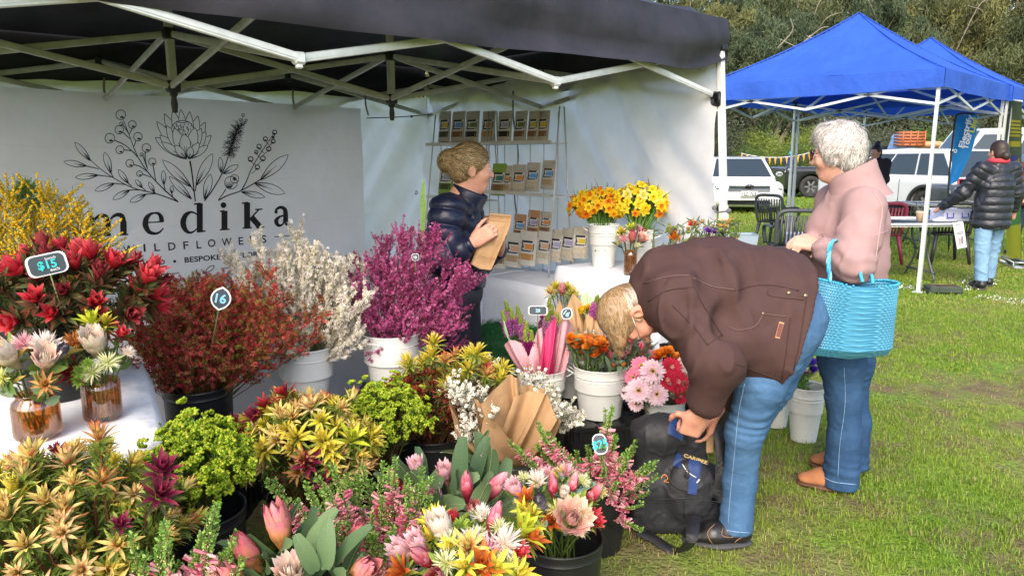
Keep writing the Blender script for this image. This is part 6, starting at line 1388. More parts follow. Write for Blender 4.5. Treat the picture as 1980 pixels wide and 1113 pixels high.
# poppies behind the man's back
bP=A(1.00,3.86,0.0); tubs=[]
POP=[ruffle(.028,'#e8861c','#d06a10',3,6),ruffle(.028,'#e0401c','#b82c10',3,6),ruffle(.03,'#f0dcb8','#e8c890',3,6)]; PB=bud(.026,.016,'#7a8a3a'); PBR=bud(.026,.018,'#a8823a'); ANE=ruffle(.028,'#8a50b8','#6a3098',3,7)
for k,(px,Y,lab) in enumerate(((1290,3.80,'left'),(1400,3.72,'right'))):
 b=P(px,560,Y); b[2]=.55; crate(f'black crate stack under the {lab} poppy bucket',(b[0],b[1],0),(.30,.30,.55)); b[2]=.556; white_bucket(f'white bucket of poppies, {lab}, behind the bent back',b,.24,.10,.075,True); m=b+A(0,0,.22); q=random.Random(k+20)
 hs=[]
 if k == 0: hs+=[(P(1305,462,Y),nrm(A(0,-.6,.8)),POP[0],1.2),(P(1300,450,Y),nrm(A(.1,-.4,1)),POP[0],.9),(P(1340,436,Y),nrm(A(0,-.4,1)),POP[1],1.1)]; span = (1275,1365,432,465)
 else: hs+=[(P(1400,433,Y),nrm(A(0,-.5,1)),POP[2],1.3),(P(1370,448,Y),nrm(A(0,-.5,1)),ANE,1.0),(P(1390,450,Y),nrm(A(0,-.5,1)),ANE,1.0),(P(1383,452,Y),nrm(A(.1,-.5,1)),ANE,.9)]; span = (1350,1428,428,458)
 for i in range(44 if k else 34):
  x=q.uniform(span[0],span[1]); hs.append((P(x,q.uniform(span[2],span[3]+20),Y+q.uniform(-.12,.12)),nrm(A(q.uniform(-1,1),q.uniform(-1,.3),q.uniform(-.3,.8))),q.choice((PB,PB,PBR)),q.uniform(.7,1.2)))
 bunch('poppy_bunch','orange poppies and nodding buds left, above the bent back' if k == 0 else 'cream poppy, purple blooms and crowded buds right, above the bent back','flowers',m,hs,dict(tpl=LEAF_LANCE,per=4,size=.04,cols=L_GREY,t0=.5,t1=.95,ang=.6),'#6a7a34',.002)
# ================================================================ PEOPLE
from mathutils.bvhtree import BVHTree
SKIN=mat('skin',rough=.5,attr=True,var=.10,vs=45,bump=.0007,bs=500,spec=.35)
HAIRM=mat('hair',rough=.45,attr=True,var=.25,vs=120,spec=.4)
def denim(name,c,c2): return mat(name,c,.85,var=.22,vs=7,col2=c2,bump=.0014,bs=420,wr=.009,ws=13,spec=.15)
DENIM1=denim('denim_mid',(.040,.095,.19),(.078,.165,.30)); DENIM2=denim('denim_dark',(.020,.052,.115),(.042,.095,.19)); DENIM3=denim('denim_pale',(.13,.24,.38),(.21,.34,.48))
def head_sdf(s,c,U,F,k=1.0,nose=1.0):
 c=np.asarray(c,float); U=nrm(U); F=nrm(np.asarray(F) - np.dot(F,U)*U); Sd=np.cross(U,F); R=np.stack([Sd,F,U],-1)
 def L(x,y,z): return c+k*(Sd*x+F*y+U*z)
 s.ell(L(0,-.008,.025),k*A(.074,.094,.092),R,.02); s.ell(L(0,.025,-.045),k*A(.058,.068,.078),R,.03); s.ell(L(0,.062,-.098),k*A(.026,.022,.020),R,.03)
 s.cap(L(0,.090,.012),L(0,.108+.006*nose,-.030),k*.009,k*.013,.012); s.ell(L(0,.102,-.033),k*A(.017,.014,.011),R,.01)
 s.cap(L(-.04,.080,.022),L(.04,.080,.022),k*.010,None,.018)
 for x in (-1,1):
  s.ell(L(x*.033,.094,.004),k*.012,None,.012,sub=True); s.ell(L(x*.033,.080,.002),k*.013,R,.004)
  s.ell(L(x*.045,.066,-.030),k*A(.024,.024,.022),R,.03)
  s.ell(L(x*.080,-.010,-.012),k*A(.011,.022,.035),R @ Rx(.2),.008); s.ell(L(x*.084,-.004,-.010),k*A(.007,.010,.018),R,.005,sub=True)
 s.ell(L(0,.086,-.066),k*A(.024,.012,.007),R,.008); s.ell(L(0,.085,-.077),k*A(.021,.012,.008),R,.008); s.cap(L(-.022,.100,-.0712),L(.022,.100,-.0712),k*.0025,None,.004,sub=True)
 return L,R
def hand_sdf(s,w,D,N,T,curl=(.5,.6,.5),k=1.0,thumb=(.6,.7,-.3),fan=.06,tcurl=.3):
 """w wrist, D finger direction, N back-of-hand normal, T thumb side"""
 D=nrm(D); N=nrm(np.asarray(N) - np.dot(N,D)*D); T=nrm(T); T=np.cross(N,D)*np.sign(np.dot(np.cross(N,D),T)); R=np.stack([T,D,N],-1); w=np.asarray(w,float)
 s.box(w+D*.050*k,k*A(.040,.050,.014),R,.013*k,.012); s.cap(w - D*.02,w+D*.02,.026*k,.024*k,.02,flat=(N,.75)); s.ell(w+D*.03*k+T*.026*k - N*.008*k,k*A(.018,.03,.016),R,.015)
 for i,(o,L) in enumerate(((.030,.074),(.010,.083),(-.011,.077),(-.031,.060))):
  p=w+k*(D*(.094 - abs(o)*.15)+T*o); a=0; d0=nrm(D+T*o*fan * 40*.1)
  for j,f in enumerate((.46,.30,.24)):
   a+=curl[j]*(1+.06*i); d=d0*math.cos(a) - N*math.sin(a); e=p+d*L*f*k; s.cap(p,e,(.0092,.0082,.0075)[j]*k,(.0082,.0075,.0065)[j]*k,.004); p=e
 p=w+k*(D*.022+T*.030 - N*.006); d=nrm(D*thumb[0]+T*thumb[1]+N*thumb[2])
 for j,L in enumerate((.040,.032,.026)):
  e=p+d*L*k; s.cap(p,e,(.0135,.0105,.0095)[j]*k,(.0105,.0095,.008)[j]*k,.008); p=e; d=nrm(d+(D - T*.8)*tcurl)
def skin_col(base,red=(.62,.24,.18)):
 def f(V): n = vnoise(V*34,5)[:,None]*.5+vnoise(V*11,6)[:,None]*.5; t=np.clip(.25+n * .45,0,1); return np.asarray(base)*(1 - t*.45)+np.asarray(red)*t*.45
 return f
def hair_strands(surf,n,L,w,flow,cols,seed=0,lift=.002,wave=.0,keep=None,seg=4):
 """thin locks lying on a mesh (V,F): flow(p,n)->direction"""
 V,F=surf; q=np.random.default_rng(seed); N=vnormals(V,F); i=q.integers(0,len(V),n * 2); p=V[i]; nn = N[i]
 if keep is not None: m=keep(p); p=p[m]; nn = nn[m]
 p=p[:n]; nn = nn[:n]; n = len(p); l=L*q.uniform(.6,1.3,n)[:,None]; rows=[p+nn * lift]; cur=p+nn * lift; d=None
 from mathutils.kdtree import KDTree
 kd=KDTree(len(V)); [kd.insert(v,k) for k,v in enumerate(V)]; kd.balance(); cn = nn
 for s in range(seg):
  d=flow(cur,cn); d=nrm(d - (d*cn).sum(1)[:,None]*cn + q.normal(0,.12+wave,(n,3))); cur=cur+d*l/seg; idx=np.array([kd.find(c)[1] for c in cur]); cn = N[idx]; h=((cur - V[idx])*cn).sum(1)[:,None]
  cur=np.where(np.linalg.norm(cur - V[idx],axis=1)[:,None] < .025,cur - cn * (h - lift*(1+.6*q.uniform(0,1,(n,1)))),cur); rows.append(cur)
 rows=np.stack(rows,1); tang=nrm(np.gradient(rows,axis=1)); sd=nrm(np.cross(tang,nn[:,None]+0*tang)); ww=(w*np.array([.7,1,1,.8,.15])[:seg+1])[None,:,None]*q.uniform(.6,1.3,(n,1,1)); Lf=rows - sd*ww; Rt=rows+sd*ww; Q=np.stack([Lf,Rt],2).reshape(-1,3)
 m=seg+1; b=(np.arange(n)*m*2)[:,None]; k=np.arange(seg)[None]*2; Fq=np.stack([b+k,b+k+1,b+k+3,b+k+2],-1).reshape(-1,4); ci=q.integers(0,len(cols),n); C=np.repeat(np.array([c_(x) for x in cols])[ci]*q.uniform(.75,1.2,(n,1)),m*2,0)
 g=G(); g.add(Q,Fq,C); return g
def quilt(bones,amp,sp):
 def f(V,F):
  N=vnormals(V,F); best=np.full(len(V),9.); tt=np.zeros(len(V))
  for a,b in bones:
   a=np.asarray(a); b=np.asarray(b); ba=b - a; t=np.clip((V - a) @ ba/(ba @ ba),-.3,1.3); d=np.linalg.norm(V - a - t[:,None]*ba,axis=1); m=d < best; best[m]=d[m]; tt[m]=(t*np.linalg.norm(ba))[m]
  n = vnoise(V*9,2)*.006; w=np.abs(np.sin((tt+n)*math.pi/sp))**.55; return V+N*(amp*(w - .7)+.0022*vnoise(V*42,4)+.003*vnoise(V*17,8))[:,None]
 return f
def folds(zs,amp,sp):
 def f(V,F):
  N=vnormals(V,F); d=0
  for z,w in zs: d=d+np.exp(-((V[:,2] - z)/w)**2)*np.sin((V[:,2]+.035*vnoise(V*9,7)+.5*(V[:,0]*.25))*6.283/sp)*np.clip(.5+vnoise(V*7,9),0,1)
  return V+N*(amp*d)[:,None]
 return f
def creases(amp,sc,seed,stretch=(1,1,1)):
 def f(V,F):
  N=vnormals(V,F); a=vnoise(V*sc*np.asarray(stretch),seed); b=vnoise(V*sc*2.3*np.asarray(stretch),seed+1); r=np.clip(1 - np.abs(a)*3.2,0,1)**1.4*1.6 - .4; return V+N*(amp*r*np.clip(.6+b,0,1.2)+amp*.4*b)[:,None]
 return f
def bvh_of(o):
 me=o.data; off=parent_loc(o); V=[v.co+off for v in me.vertices]; return BVHTree.FromPolygons(V,[tuple(p.vertices) for p in me.polygons])
def drape(bv,pts,lift=.002):
 """photo pixels -> points on a surface as seen from the camera's place, lifted off it"""
 out=[]
 for x,y in pts:
  d=Vector(ray(x,y)).normalized(); h=bv.ray_cast(Vector((0,0,CH)),d)
  if h[0] is not None: out.append(np.array(h[0]+h[1]*lift*(1 if h[1].dot(d) < 0 else -1)))
 return out
def seam(o,bv,pts,r,m,name='seam',lift=.001,n=5):
 q=drape(bv,catmull(pts,n),lift)
 if len(q) > 1: g=G(); g.tube(q,r,5); return g.build(name,m,o)
def shoe(parent,heel,toe,m,sole_m,w=.048,hgt=.09,shaft=0,name='shoe'):
 heel=np.asarray(heel,float); toe=np.asarray(toe,float); d=toe - heel; L=np.linalg.norm(d); d=d/L; z=A(0,0,1); s=SDF(np.minimum(heel,toe) - .09,np.maximum(heel,toe)+A(.09,.09,.12+hgt+shaft),.007); R=np.stack([np.cross(d,z),d,z],-1)
 s.cap(heel+d*.05+z*.05,heel+d*L*.55+z*.045,w*.85,w*.95,.03); s.cap(heel+d*L*.55+z*.038,toe - d*.05+z*.032,w,w*.85,.04,flat=(z,.72)); s.cap(heel+d*.06+z*.06,heel+d*.065+z*(hgt+shaft),w*.88,w*.82,.03); s.cut(heel+z*.022,-z); o=s.build(name,m,parent)
 s2=SDF(np.minimum(heel,toe) - .09,np.maximum(heel,toe)+A(.09,.09,.08),.007); s2.cap(heel+d*.045+z*.012,heel+d*L*.5+z*.012,w*.92,w*.98,.01,flat=(z,.26)); s2.cap(heel+d*L*.5+z*.012,toe - d*.045+z*.012,w*1.04,w*.90,.02,flat=(z,.26)); s2.build('sole',sole_m,o); return o
BOOT=mat('black_leather',(.014,.013,.014),.32,var=.2,vs=12,wr=.004,ws=22); SOLE=mat('dark_sole',(.05,.05,.05),.7); TAN=mat('tan_suede',(.33,.13,.055),.85,var=.2,vs=14)
def glasses(parent,L,m,w=.062,r=.020,yy=.104,zz=.002,lens=None):
 g=G()
 for x in (-1,1):
  a=np.linspace(0,2*math.pi,17)[:-1]; g.tube([L(x*.033+r*1.15*math.cos(t),yy - .006*abs(math.cos(t)),zz+r*math.sin(t)) for t in a],.0018,5,closed=True); g.tube([L(x*(.033+r*1.15),yy - .006,zz+.004),L(x*.076,.07,zz+.006),L(x*.080,-.012,zz+.012)],.0018,5)
 g.tube([L(-.012,yy,zz+.004),L(.012,yy,zz+.004)],.0018,5); o=g.build('spectacles',m,parent)
 if lens:
  for x in (-1,1):
   g=G(); a=np.linspace(0,2*math.pi,17)[:-1]; g.add([L(x*.033,yy+.001,zz)]+[L(x*.033+r*1.1*math.cos(t),yy - .005*abs(math.cos(t)),zz+r*.95*math.sin(t)) for t in a],[(0,1+k,1+(k+1) % 16) for k in range(16)]); g.build('lens',lens,o)
def eyes(parent,L):
 for x in (-1,1):
  g=G(); g.ball(L(x*.033,.0855,.002),.0105,8,6,A(.75,.72,.68)); e=g.build('eye',mat('eye_white',(.7,.68,.64),.2,var=0),parent); g=G(); g.ball(L(x*.033,.0925,.002),.0052,8,6); g.build('iris',mat('iris',(.05,.06,.07),.15,var=0),e)
# ---------------------------------------------------------------- the man bending over the backpack
def man():
 t=thing('person','man in brown work jacket and jeans bending down over a black backpack','person',at_floor(1400,1066)); Y=2.72
 neck=P(1272,563,Y); shL=P(1318,590,2.56); shR=P(1305,560,2.90); elL=P(1392,700,2.43); wrL=P(1356,792,2.50); elR=P(1415,700,2.86); wrR=P(1388,788,2.72); hip=P(1540,600,Y); hipL=P(1520,645,2.61); hipR=P(1532,640,2.84); knL=P(1441,835,2.60); knR=P(1450,825,2.90); anL=P(1425,1012,2.66); anR=P(1428,955,2.95)
 hc=P(1220,606,2.71); U=nrm(A(-.92,-.08,-.28)); F=nrm(A(.26,-.12,-1))
 s=SDF((hc[0] - .2,2.25,-.02),(1.45,3.1,1.28),.0062); Lh,R=head_sdf(s,hc,U,F,1.02)
 s.cap(Lh(0,-.03,-.05),neck,.052,.062,.03); s.chain([neck,P(1350,560,Y),P(1460,580,Y),hip],[.09,.12,.12,.09],.05,(A(0,1,0),1.25))
 for sh,el,wr,hp,kn,an in ((shL,elL,wrL,hipL,knL,anL),(shR,elR,wrR,hipR,knR,anR)): s.chain([sh,el,wr],[.05,.034,.029],.03); s.chain([hp,kn,an],[.07,.044,.032],.03); s.cap(an,A(an[0] - .08,an[1],.05),.03,.022,.02)
 s.cap(shL,shR,.06,None,.05)
 hand_sdf(s,P(1352,800,2.50),nrm(P(1332,838,2.53) - P(1352,800,2.50)),nrm(A(.1,-1,.25)),nrm(A(-1,-.1,-.2)),(1.0,1.15,.7),1.02,(.5,.75,-.55),tcurl=.5)
 hand_sdf(s,P(1386,792,2.72),nrm(P(1374,835,2.72) - P(1386,792,2.72)),nrm(A(.9,-.4,0)),nrm(A(-.3,-.9,0)),(.35,.5,.4),.98)
 s.build('body',SKIN,t,skin_col((.52,.25,.17),(.56,.17,.12)))
 eyes(t,Lh); glasses(t,Lh,mat('steel_frame',(.4,.4,.42),.3,.8),yy=.108)
 # hair
 h=SDF(hc - .2,hc+.2,.005); h.ell(Lh(0,-.012,.034),A(.079,.099,.094),R,.01); h.ell(Lh(0,-.055,-.02),A(.075,.055,.07),R,.03); h.ell(Lh(0,.075,.065),A(.055,.045,.03),R,.03); h.cap(Lh(.0,.080,.085),Lh(.005,.135,.082),.016,.006,.03)
 for x in (-1,1): h.cap(Lh(x*.074,-.02,.02),Lh(x*.073,.018,-.012),.016,.010,.01); h.ell(Lh(x*.088,-.006,-.016),A(.030,.028,.038),R,.006,sub=True)
 h.ell(Lh(0,.118,-.030),A(.13,.096,.090),R,.01,sub=True); h.cut(Lh(0,-.04,-.075),-U+F*.1); V,Fq=h.geo(); V=V+vnormals(V,Fq)*(.003*vnoise(V*A(60,60,60),3))[:,None]
 g=G(); gray=lambda V: np.clip((((V - hc) @ -U)+.005)/.05+np.clip(((V - hc) @ F)*2,0,.4),0,1)[:,None]; g.add(V,Fq,c_('#8a6a44')*(1 - gray(V))+c_('#a89e92')*gray(V)); ho=g.build('hair',HAIRM,t)
 fl=lambda p,n: nrm(F*.9+U*.12+(-U)*np.clip(((p - hc) @ -F),0,1)[:,None]*4); g=hair_strands((V,Fq),4600,.04,.0009,fl,('#8c6c46','#9a7c58','#785c3e','#a68c6a','#98866e'),1,.002,.08,keep=lambda p: (((p - hc) @ F < .045) | ((p - hc) @ U > .07)) & (np.linalg.norm(p - Lh(.085,-.006,-.016),axis=1) > .048) & (np.linalg.norm(p - Lh(-.085,-.006,-.016),axis=1) > .048)); g.build('hair_locks',HAIRM,ho)
 g=hair_strands((V,Fq),1500,.03,.0008,fl,('#b4aca0','#a0978a','#beb6aa'),2,.003,.08,keep=lambda p: ((p - hc) @ U < .012) & (np.abs((p - hc) @ R[:,0]) > .045) & ((p - hc) @ F < .03) & (np.linalg.norm(p - Lh(.085,-.006,-.016),axis=1) > .04) & (np.linalg.norm(p - Lh(-.085,-.006,-.016),axis=1) > .04)); g.build('grey_locks',HAIRM,ho)['kind']='stuff'
 # jacket
 JM=mat('brown_duck_canvas',(.060,.031,.028),.8,var=.12,vs=10,wr=.010,ws=6,bump=.0007,bs=500,spec=.25); s=SDF((P(1215,500,Y)[0],2.22,.35),(1.55,3.12,1.32),.0068)
 c1,c2,c3,c4=P(1302,562,Y),P(1385,572,Y),P(1490,600,Y),P(1590,628,Y); s.chain([c1,c2,c3,c4],[.165,.212,.228,.24],.05,(A(0,1,0),1.08)); s.cap(neck+A(-.0,0,-.01),c1,.10,.15,.05); s.cap(shL,shR,.115,None,.06)
 hn = nrm(wrL - elL); s.chain([shL,elL*.97+.03*shL,wrL - hn * .05],[.108,.088,.070],.06); s.chain([shR,elR,wrR - nrm(wrR - elR)*.05],[.10,.085,.062],.03);
 for (x0,y0),(x1,y1),dd in (((1395,610),(1470,560),.16),((1400,625),(1500,640),.20),((1350,470),(1372,540),.15),((1440,462),(1452,545),.12),((1505,475),(1490,545),.12),((1395,650),(1450,690),.2),((1310,560),(1335,600),.20)): s.cap(P(x0,y0,Y - dd - .09),P(x1,y1,Y - dd - .09),.010,.006,.07,sub=True)
 s.cap(P(1430,640,Y - .05),P(1510,665,Y - .05),.165,.185,.05,(A(0,1,0),1.32)); s.cut(P(1560,640,2.47),A(.95,0,-.30)); s.ell(wrL+hn * .035,.050,None,.004,sub=True)
 s.ell(P(1580,640,Y),(.12,.21,.205),None,.01,sub=True)
 j=s.build('jacket',JM,t,disp=lambda V,F_: creases(.010,3.8,11,(1.5,.8,1.0))(creases(.005,9,3,(1.4,1,.8))(V,F_),F_)); bv=bvh_of(j); dk=mat('brown_seam',(.042,.020,.017),.9,var=0); lt=mat('brown_piping',(.10,.06,.052),.8,var=0)
 seam(j,bv,[(1245,548),(1290,535),(1333,532)],.0026,lt); seam(j,bv,[(1338,536),(1375,553),(1420,560)],.0024,lt); seam(j,bv,[(1253,583),(1290,562),(1340,555)],.0022,dk); seam(j,bv,[(1338,530),(1345,560),(1372,610),(1398,650)],.0026,dk); seam(j,bv,[(1300,590),(1340,630),(1368,666)],.0018,dk); seam(j,bv,[(1368,666),(1395,648)],.0018,dk)
 seam(j,bv,[(1420,562),(1460,552),(1500,552),(1545,562)],.0020,dk); seam(j,bv,[(1475,608),(1460,630),(1430,638),(1408,632)],.0022,lt); seam(j,bv,[(1475,606),(1530,613)],.0020,lt); seam(j,bv,[(1528,615),(1520,680),(1512,733)],.0018,dk); seam(j,bv,[(1420,702),(1465,718),(1512,735)],.0020,dk); seam(j,bv,[(1560,572),(1548,650),(1532,730)],.0020,dk); seam(j,bv,[(1485,560),(1490,572),(1555,580)],.0016,dk)
 for x,y,r in ((1525,567,.008),(1557,572,.008),(1475,606,.005)):
  q=drape(bv,[(x,y)],.002)
  if q: g=G(); g.ball(q[0],(r,r*.6,r),10,6); g.build('button',mat('brass_stud',(.30,.24,.15),.35,.8),j)
 q=drape(bv,[(1499,651),(1507,653),(1515,625),(1507,623)],.0025)
 if len(q) == 4:
  for nm,k,m_ in (('leather_patch',1.0,mat('patch_edge',(.42,.22,.12),.6)),('patch_face',.82,mat('patch_face',(.13,.035,.025),.55))):
   cc=np.mean(q,0); nn = nrm(np.cross(q[1] - q[0],q[3] - q[0])); nn = nn * -np.sign(nn @ cc); g=G(); pts=[cc+(p - cc)*k*1.1+nn * (.001 if k == 1 else .003) for p in q]; g.add(pts+[p - nn * .004 for p in pts],[(0,1,2,3),(7,6,5,4)]+[(i,4+i,4+(i+1) % 4,(i+1) % 4) for i in range(4)]); g.build(nm,m_,j,smooth=False)
 s=SDF(neck - .14,neck+.14,.006); dn = nrm(c1 - neck); s.cap(neck - dn * .012,neck+dn * .05,.078,.098,.02); s.cap(neck - dn * .06,neck - dn * .01,.063,.066,.01,sub=True); s.cut(neck - dn * .032,-dn); s.build('collar',mat('navy_collar',(.02,.028,.05),.8),j)
 s=SDF(neck - .14,neck+.14,.006); s.cap(neck - dn * .03,neck+dn * .02,.068,.072,.02); s.cut(neck - dn * .042,-dn); s.build('shirt_collar',mat('blue_shirt',(.05,.10,.30),.8),j)
 # jeans
 s=SDF((P(1370,900,2.5)[0],2.34,.03),(1.5,3.1,1.1),.0065); s.ell(P(1515,612,Y),(.145,.175,.16),None,.04); s.ell(P(1535,620,2.65),(.098,.105,.145),None,.04); s.ell(P(1530,616,2.81),(.098,.105,.145),None,.04)
 s.chain([hipL,P(1472,740,2.57),knL,anL+A(.0,0,.18),anL+A(-.005,0,-.05)],[.108,.088,.066,.062,.067],.03); s.chain([hipR,P(1490,740,2.87),knR,anR+A(0,0,.15),anR],[.115,.09,.066,.06,.062],.03); s.cut(A(0,0,.05),A(0,0,-1)); js=s.build('jeans',DENIM1,t,disp=lambda V,F_: folds(((.11,.07),(.54,.07),(.74,.06)),.0032,.043)(creases(.0035,7,21,(.8,.8,1.2))(creases(.0016,22,3,(.7,.7,1.6))(V,F_),F_),F_)); bv=bvh_of(js); st=mat('denim_seam',(.19,.29,.42),.9,var=.3,vs=90)
 seam(js,bv,[(1440,742),(1428,800),(1420,880),(1412,960),(1408,1015)],.0013,st); seam(js,bv,[(1386,1018),(1415,1026),(1462,1030)],.0020,st)
 for heel,toe,lab in ((PZ(1458,1056,0),PZ(1318,1052,0),1),(PZ(1455,985,0),PZ(1345,985,0),2)):
  heel[1]+=.02; toe[1]+=.02; heel[2]=toe[2]=.0; o=shoe(t,heel,toe,BOOT,SOLE,.050,.10,.05,'boot'); 
  if lab == 1:
   bv=bvh_of(o); or_=mat('boot_stitch',(.30,.14,.06),.7,var=0); seam(o,bv,[(1382,1012),(1368,1030),(1378,1050),(1394,1058)],.0014,or_); seam(o,bv,[(1398,1020),(1396,1034),(1412,1038),(1430,1034)],.0014,or_); seam(o,bv,[(1436,1036),(1422,1046),(1414,1057)],.0014,or_)
man()
# ---------------------------------------------------------------- backpack
def backpack():
 b=at_floor(1303,1010); b[1]=2.77; b[0]=P(1303,900,2.77)[0]; t=thing('backpack','open black backpack with blue panels standing on the grass','backpack',b); BM=mat('black_nylon',(.017,.017,.020),.62,var=.25,vs=7,wr=.012,ws=9,bump=.0005,bs=600); s=SDF(b+A(-.24,-.22,-.01),b+A(.24,.24,.56),.0065)
 s.box(b+A(-.005,.02,.12),A(.176,.105,.125),None,.06,.04); s.box(b+A(-.015,.03,.30),A(.150,.09,.17),Ry(-.06),.07,.05); s.ell(b+A(-.135,.0,.15),A(.05,.09,.12),None,.04); s.ell(b+A(.05,-.08,.20),A(.10,.045,.13),None,.02); s.ell(b+A(.160,.02,.14),A(.045,.08,.13),None,.03); s.ell(b+A(-.06,-.02,.42),A(.09,.07,.07),None,.05); s.box(b+A(.11,.06,.47),A(.065,.05,.12),Ry(.1),.02,.01,sub=True)
 o=s.build('bag',BM,t,disp=lambda V,F_: creases(.005,11,31,(1,1,.6))(creases(.003,24,5)(V,F_),F_)); bv=bvh_of(o); BL=mat('blue_nylon',(.012,.035,.13),.6,var=.2,wr=.006,ws=20)
 def panel(pts,m,name,lift=.004,n=8):
  a=np.array(pts,float); Q=[[(a[0]*(1 - u)+a[1]*u)*(1 - v)+(a[3]*(1 - u)+a[2]*u)*v for u in np.linspace(0,1,n)] for v in np.linspace(0,1,n)]; d=[drape(bv,r,lift) for r in Q]
  if all(len(r) == n for r in d): g=G(); g.grid(np.array(d)); return g.build(name,m,o)
 panel([(1330,952),(1346,956),(1358,884),(1332,880)],BL,'blue_panel'); panel([(1300,900),(1318,905),(1318,878),(1308,872)],BL,'blue_panel'); panel([(1290,838),(1318,850),(1322,826),(1298,808)],BL,'blue_lining',.012)
 WH=mat('cord_grey',(.5,.5,.5),.6); seam(o,bv,[(1320,898),(1330,912),(1345,922)],.0025,WH,'drawcord',.006); seam(o,bv,[(1352,925),(1346,932)],.003,WH,'zip_pull',.006); seam(o,bv,[(1278,925),(1283,917),(1290,920),(1292,926),(1284,930),(1294,932)],.002,mat('orange_logo',(.50,.20,.05),.6,var=0),'emblem',.003)
 q=drape(bv,[(1328,918)],.014)
 if q: g=G(); g.box(q[0],(.018,.010,.020),bev=.002); g.tube(catmull([q[0]+A(-.006,0,.01),q[0]+A(-.006,0,.02),q[0]+A(0,0,.026),q[0]+A(.006,0,.02),q[0]+A(.006,0,.01)],4),.002,6); g.build('padlock',mat('padlock',(.06,.06,.065),.35,.7),o,smooth=False)
 seam(o,bv,[(1296,905),(1295,925),(1308,940),(1328,948)],.004,BM,'zip',.002); seam(o,bv,[(1218,940),(1260,962),(1325,962),(1390,958)],.003,BM,'zip',.002); seam(o,bv,[(1322,955),(1323,1000)],.002,BM,'zip',.002)
 q=drape(bv,[(1326,880),(1342,885),(1358,898)],.016)
 if len(q) == 3:
  g=G(); a=nrm(q[2] - q[0]); up=nrm(np.cross(np.cross(a,A(0,0,1)),a)); nn = nrm(np.cross(a,up)); nn = nn * -np.sign(nn @ (q[1] - A(0,0,CH))); R_=np.stack([a,nn,up],-1); g.box(q[1],(.105,.004,.022),R_); g.build('name_tape',BM,o,smooth=False)
  lettering('CARIBEE',q[1]+nn * .003,a,up,.013,mat('gold_thread',(.55,.38,.14),.6,var=0),o,width=.092,bold=.02,lift=.0015)
 # hanging strap on the grass and the grab handle
 def strap(pts,w,name):
  p=catmull(pts,6); tg=nrm(np.gradient(p,axis=0)); sd=nrm(np.cross(tg,A(0,-.3,1))+1e-6); g=G(); g.grid(np.stack([p - sd*w/2,p - sd*w/2+A(0,0,.002),p+sd*w/2+A(0,0,.002),p+sd*w/2],1),cv=True); g.build(name,BM,o)
 strap([P(1345,995,2.66),P(1340,1020,2.47),P(1335,1046,2.42),PZ(1315,1066,.012),PZ(1290,1058,.012),PZ(1262,1040,.02),PZ(1235,1027,.03)],.045,'shoulder_strap'); strap([P(1310,830,2.66),P(1320,832,2.60),P(1335,838,2.555),P(1348,832,2.60),P(1356,835,2.68)],.02,'grab_handle'); strap([P(1382,820,2.72),P(1392,860,2.68),P(1393,920,2.66),P(1386,970,2.66)],.04,'side_strap')
 g=G(); c=P(1360,845,2.76); Rm=Rz(.2) @ Rx(-.15); g.box(c,(.085,.02,.13),Rm,bev=.006); g.box(c+Rm @ A(0,-.012,.02),(.08,.002,.06),Rm); o2=g.build('paper_bag',KRAFT,None,smooth=False); tag(o2,'small brown paper bag sticking out of the open backpack','paper bag')
backpack()
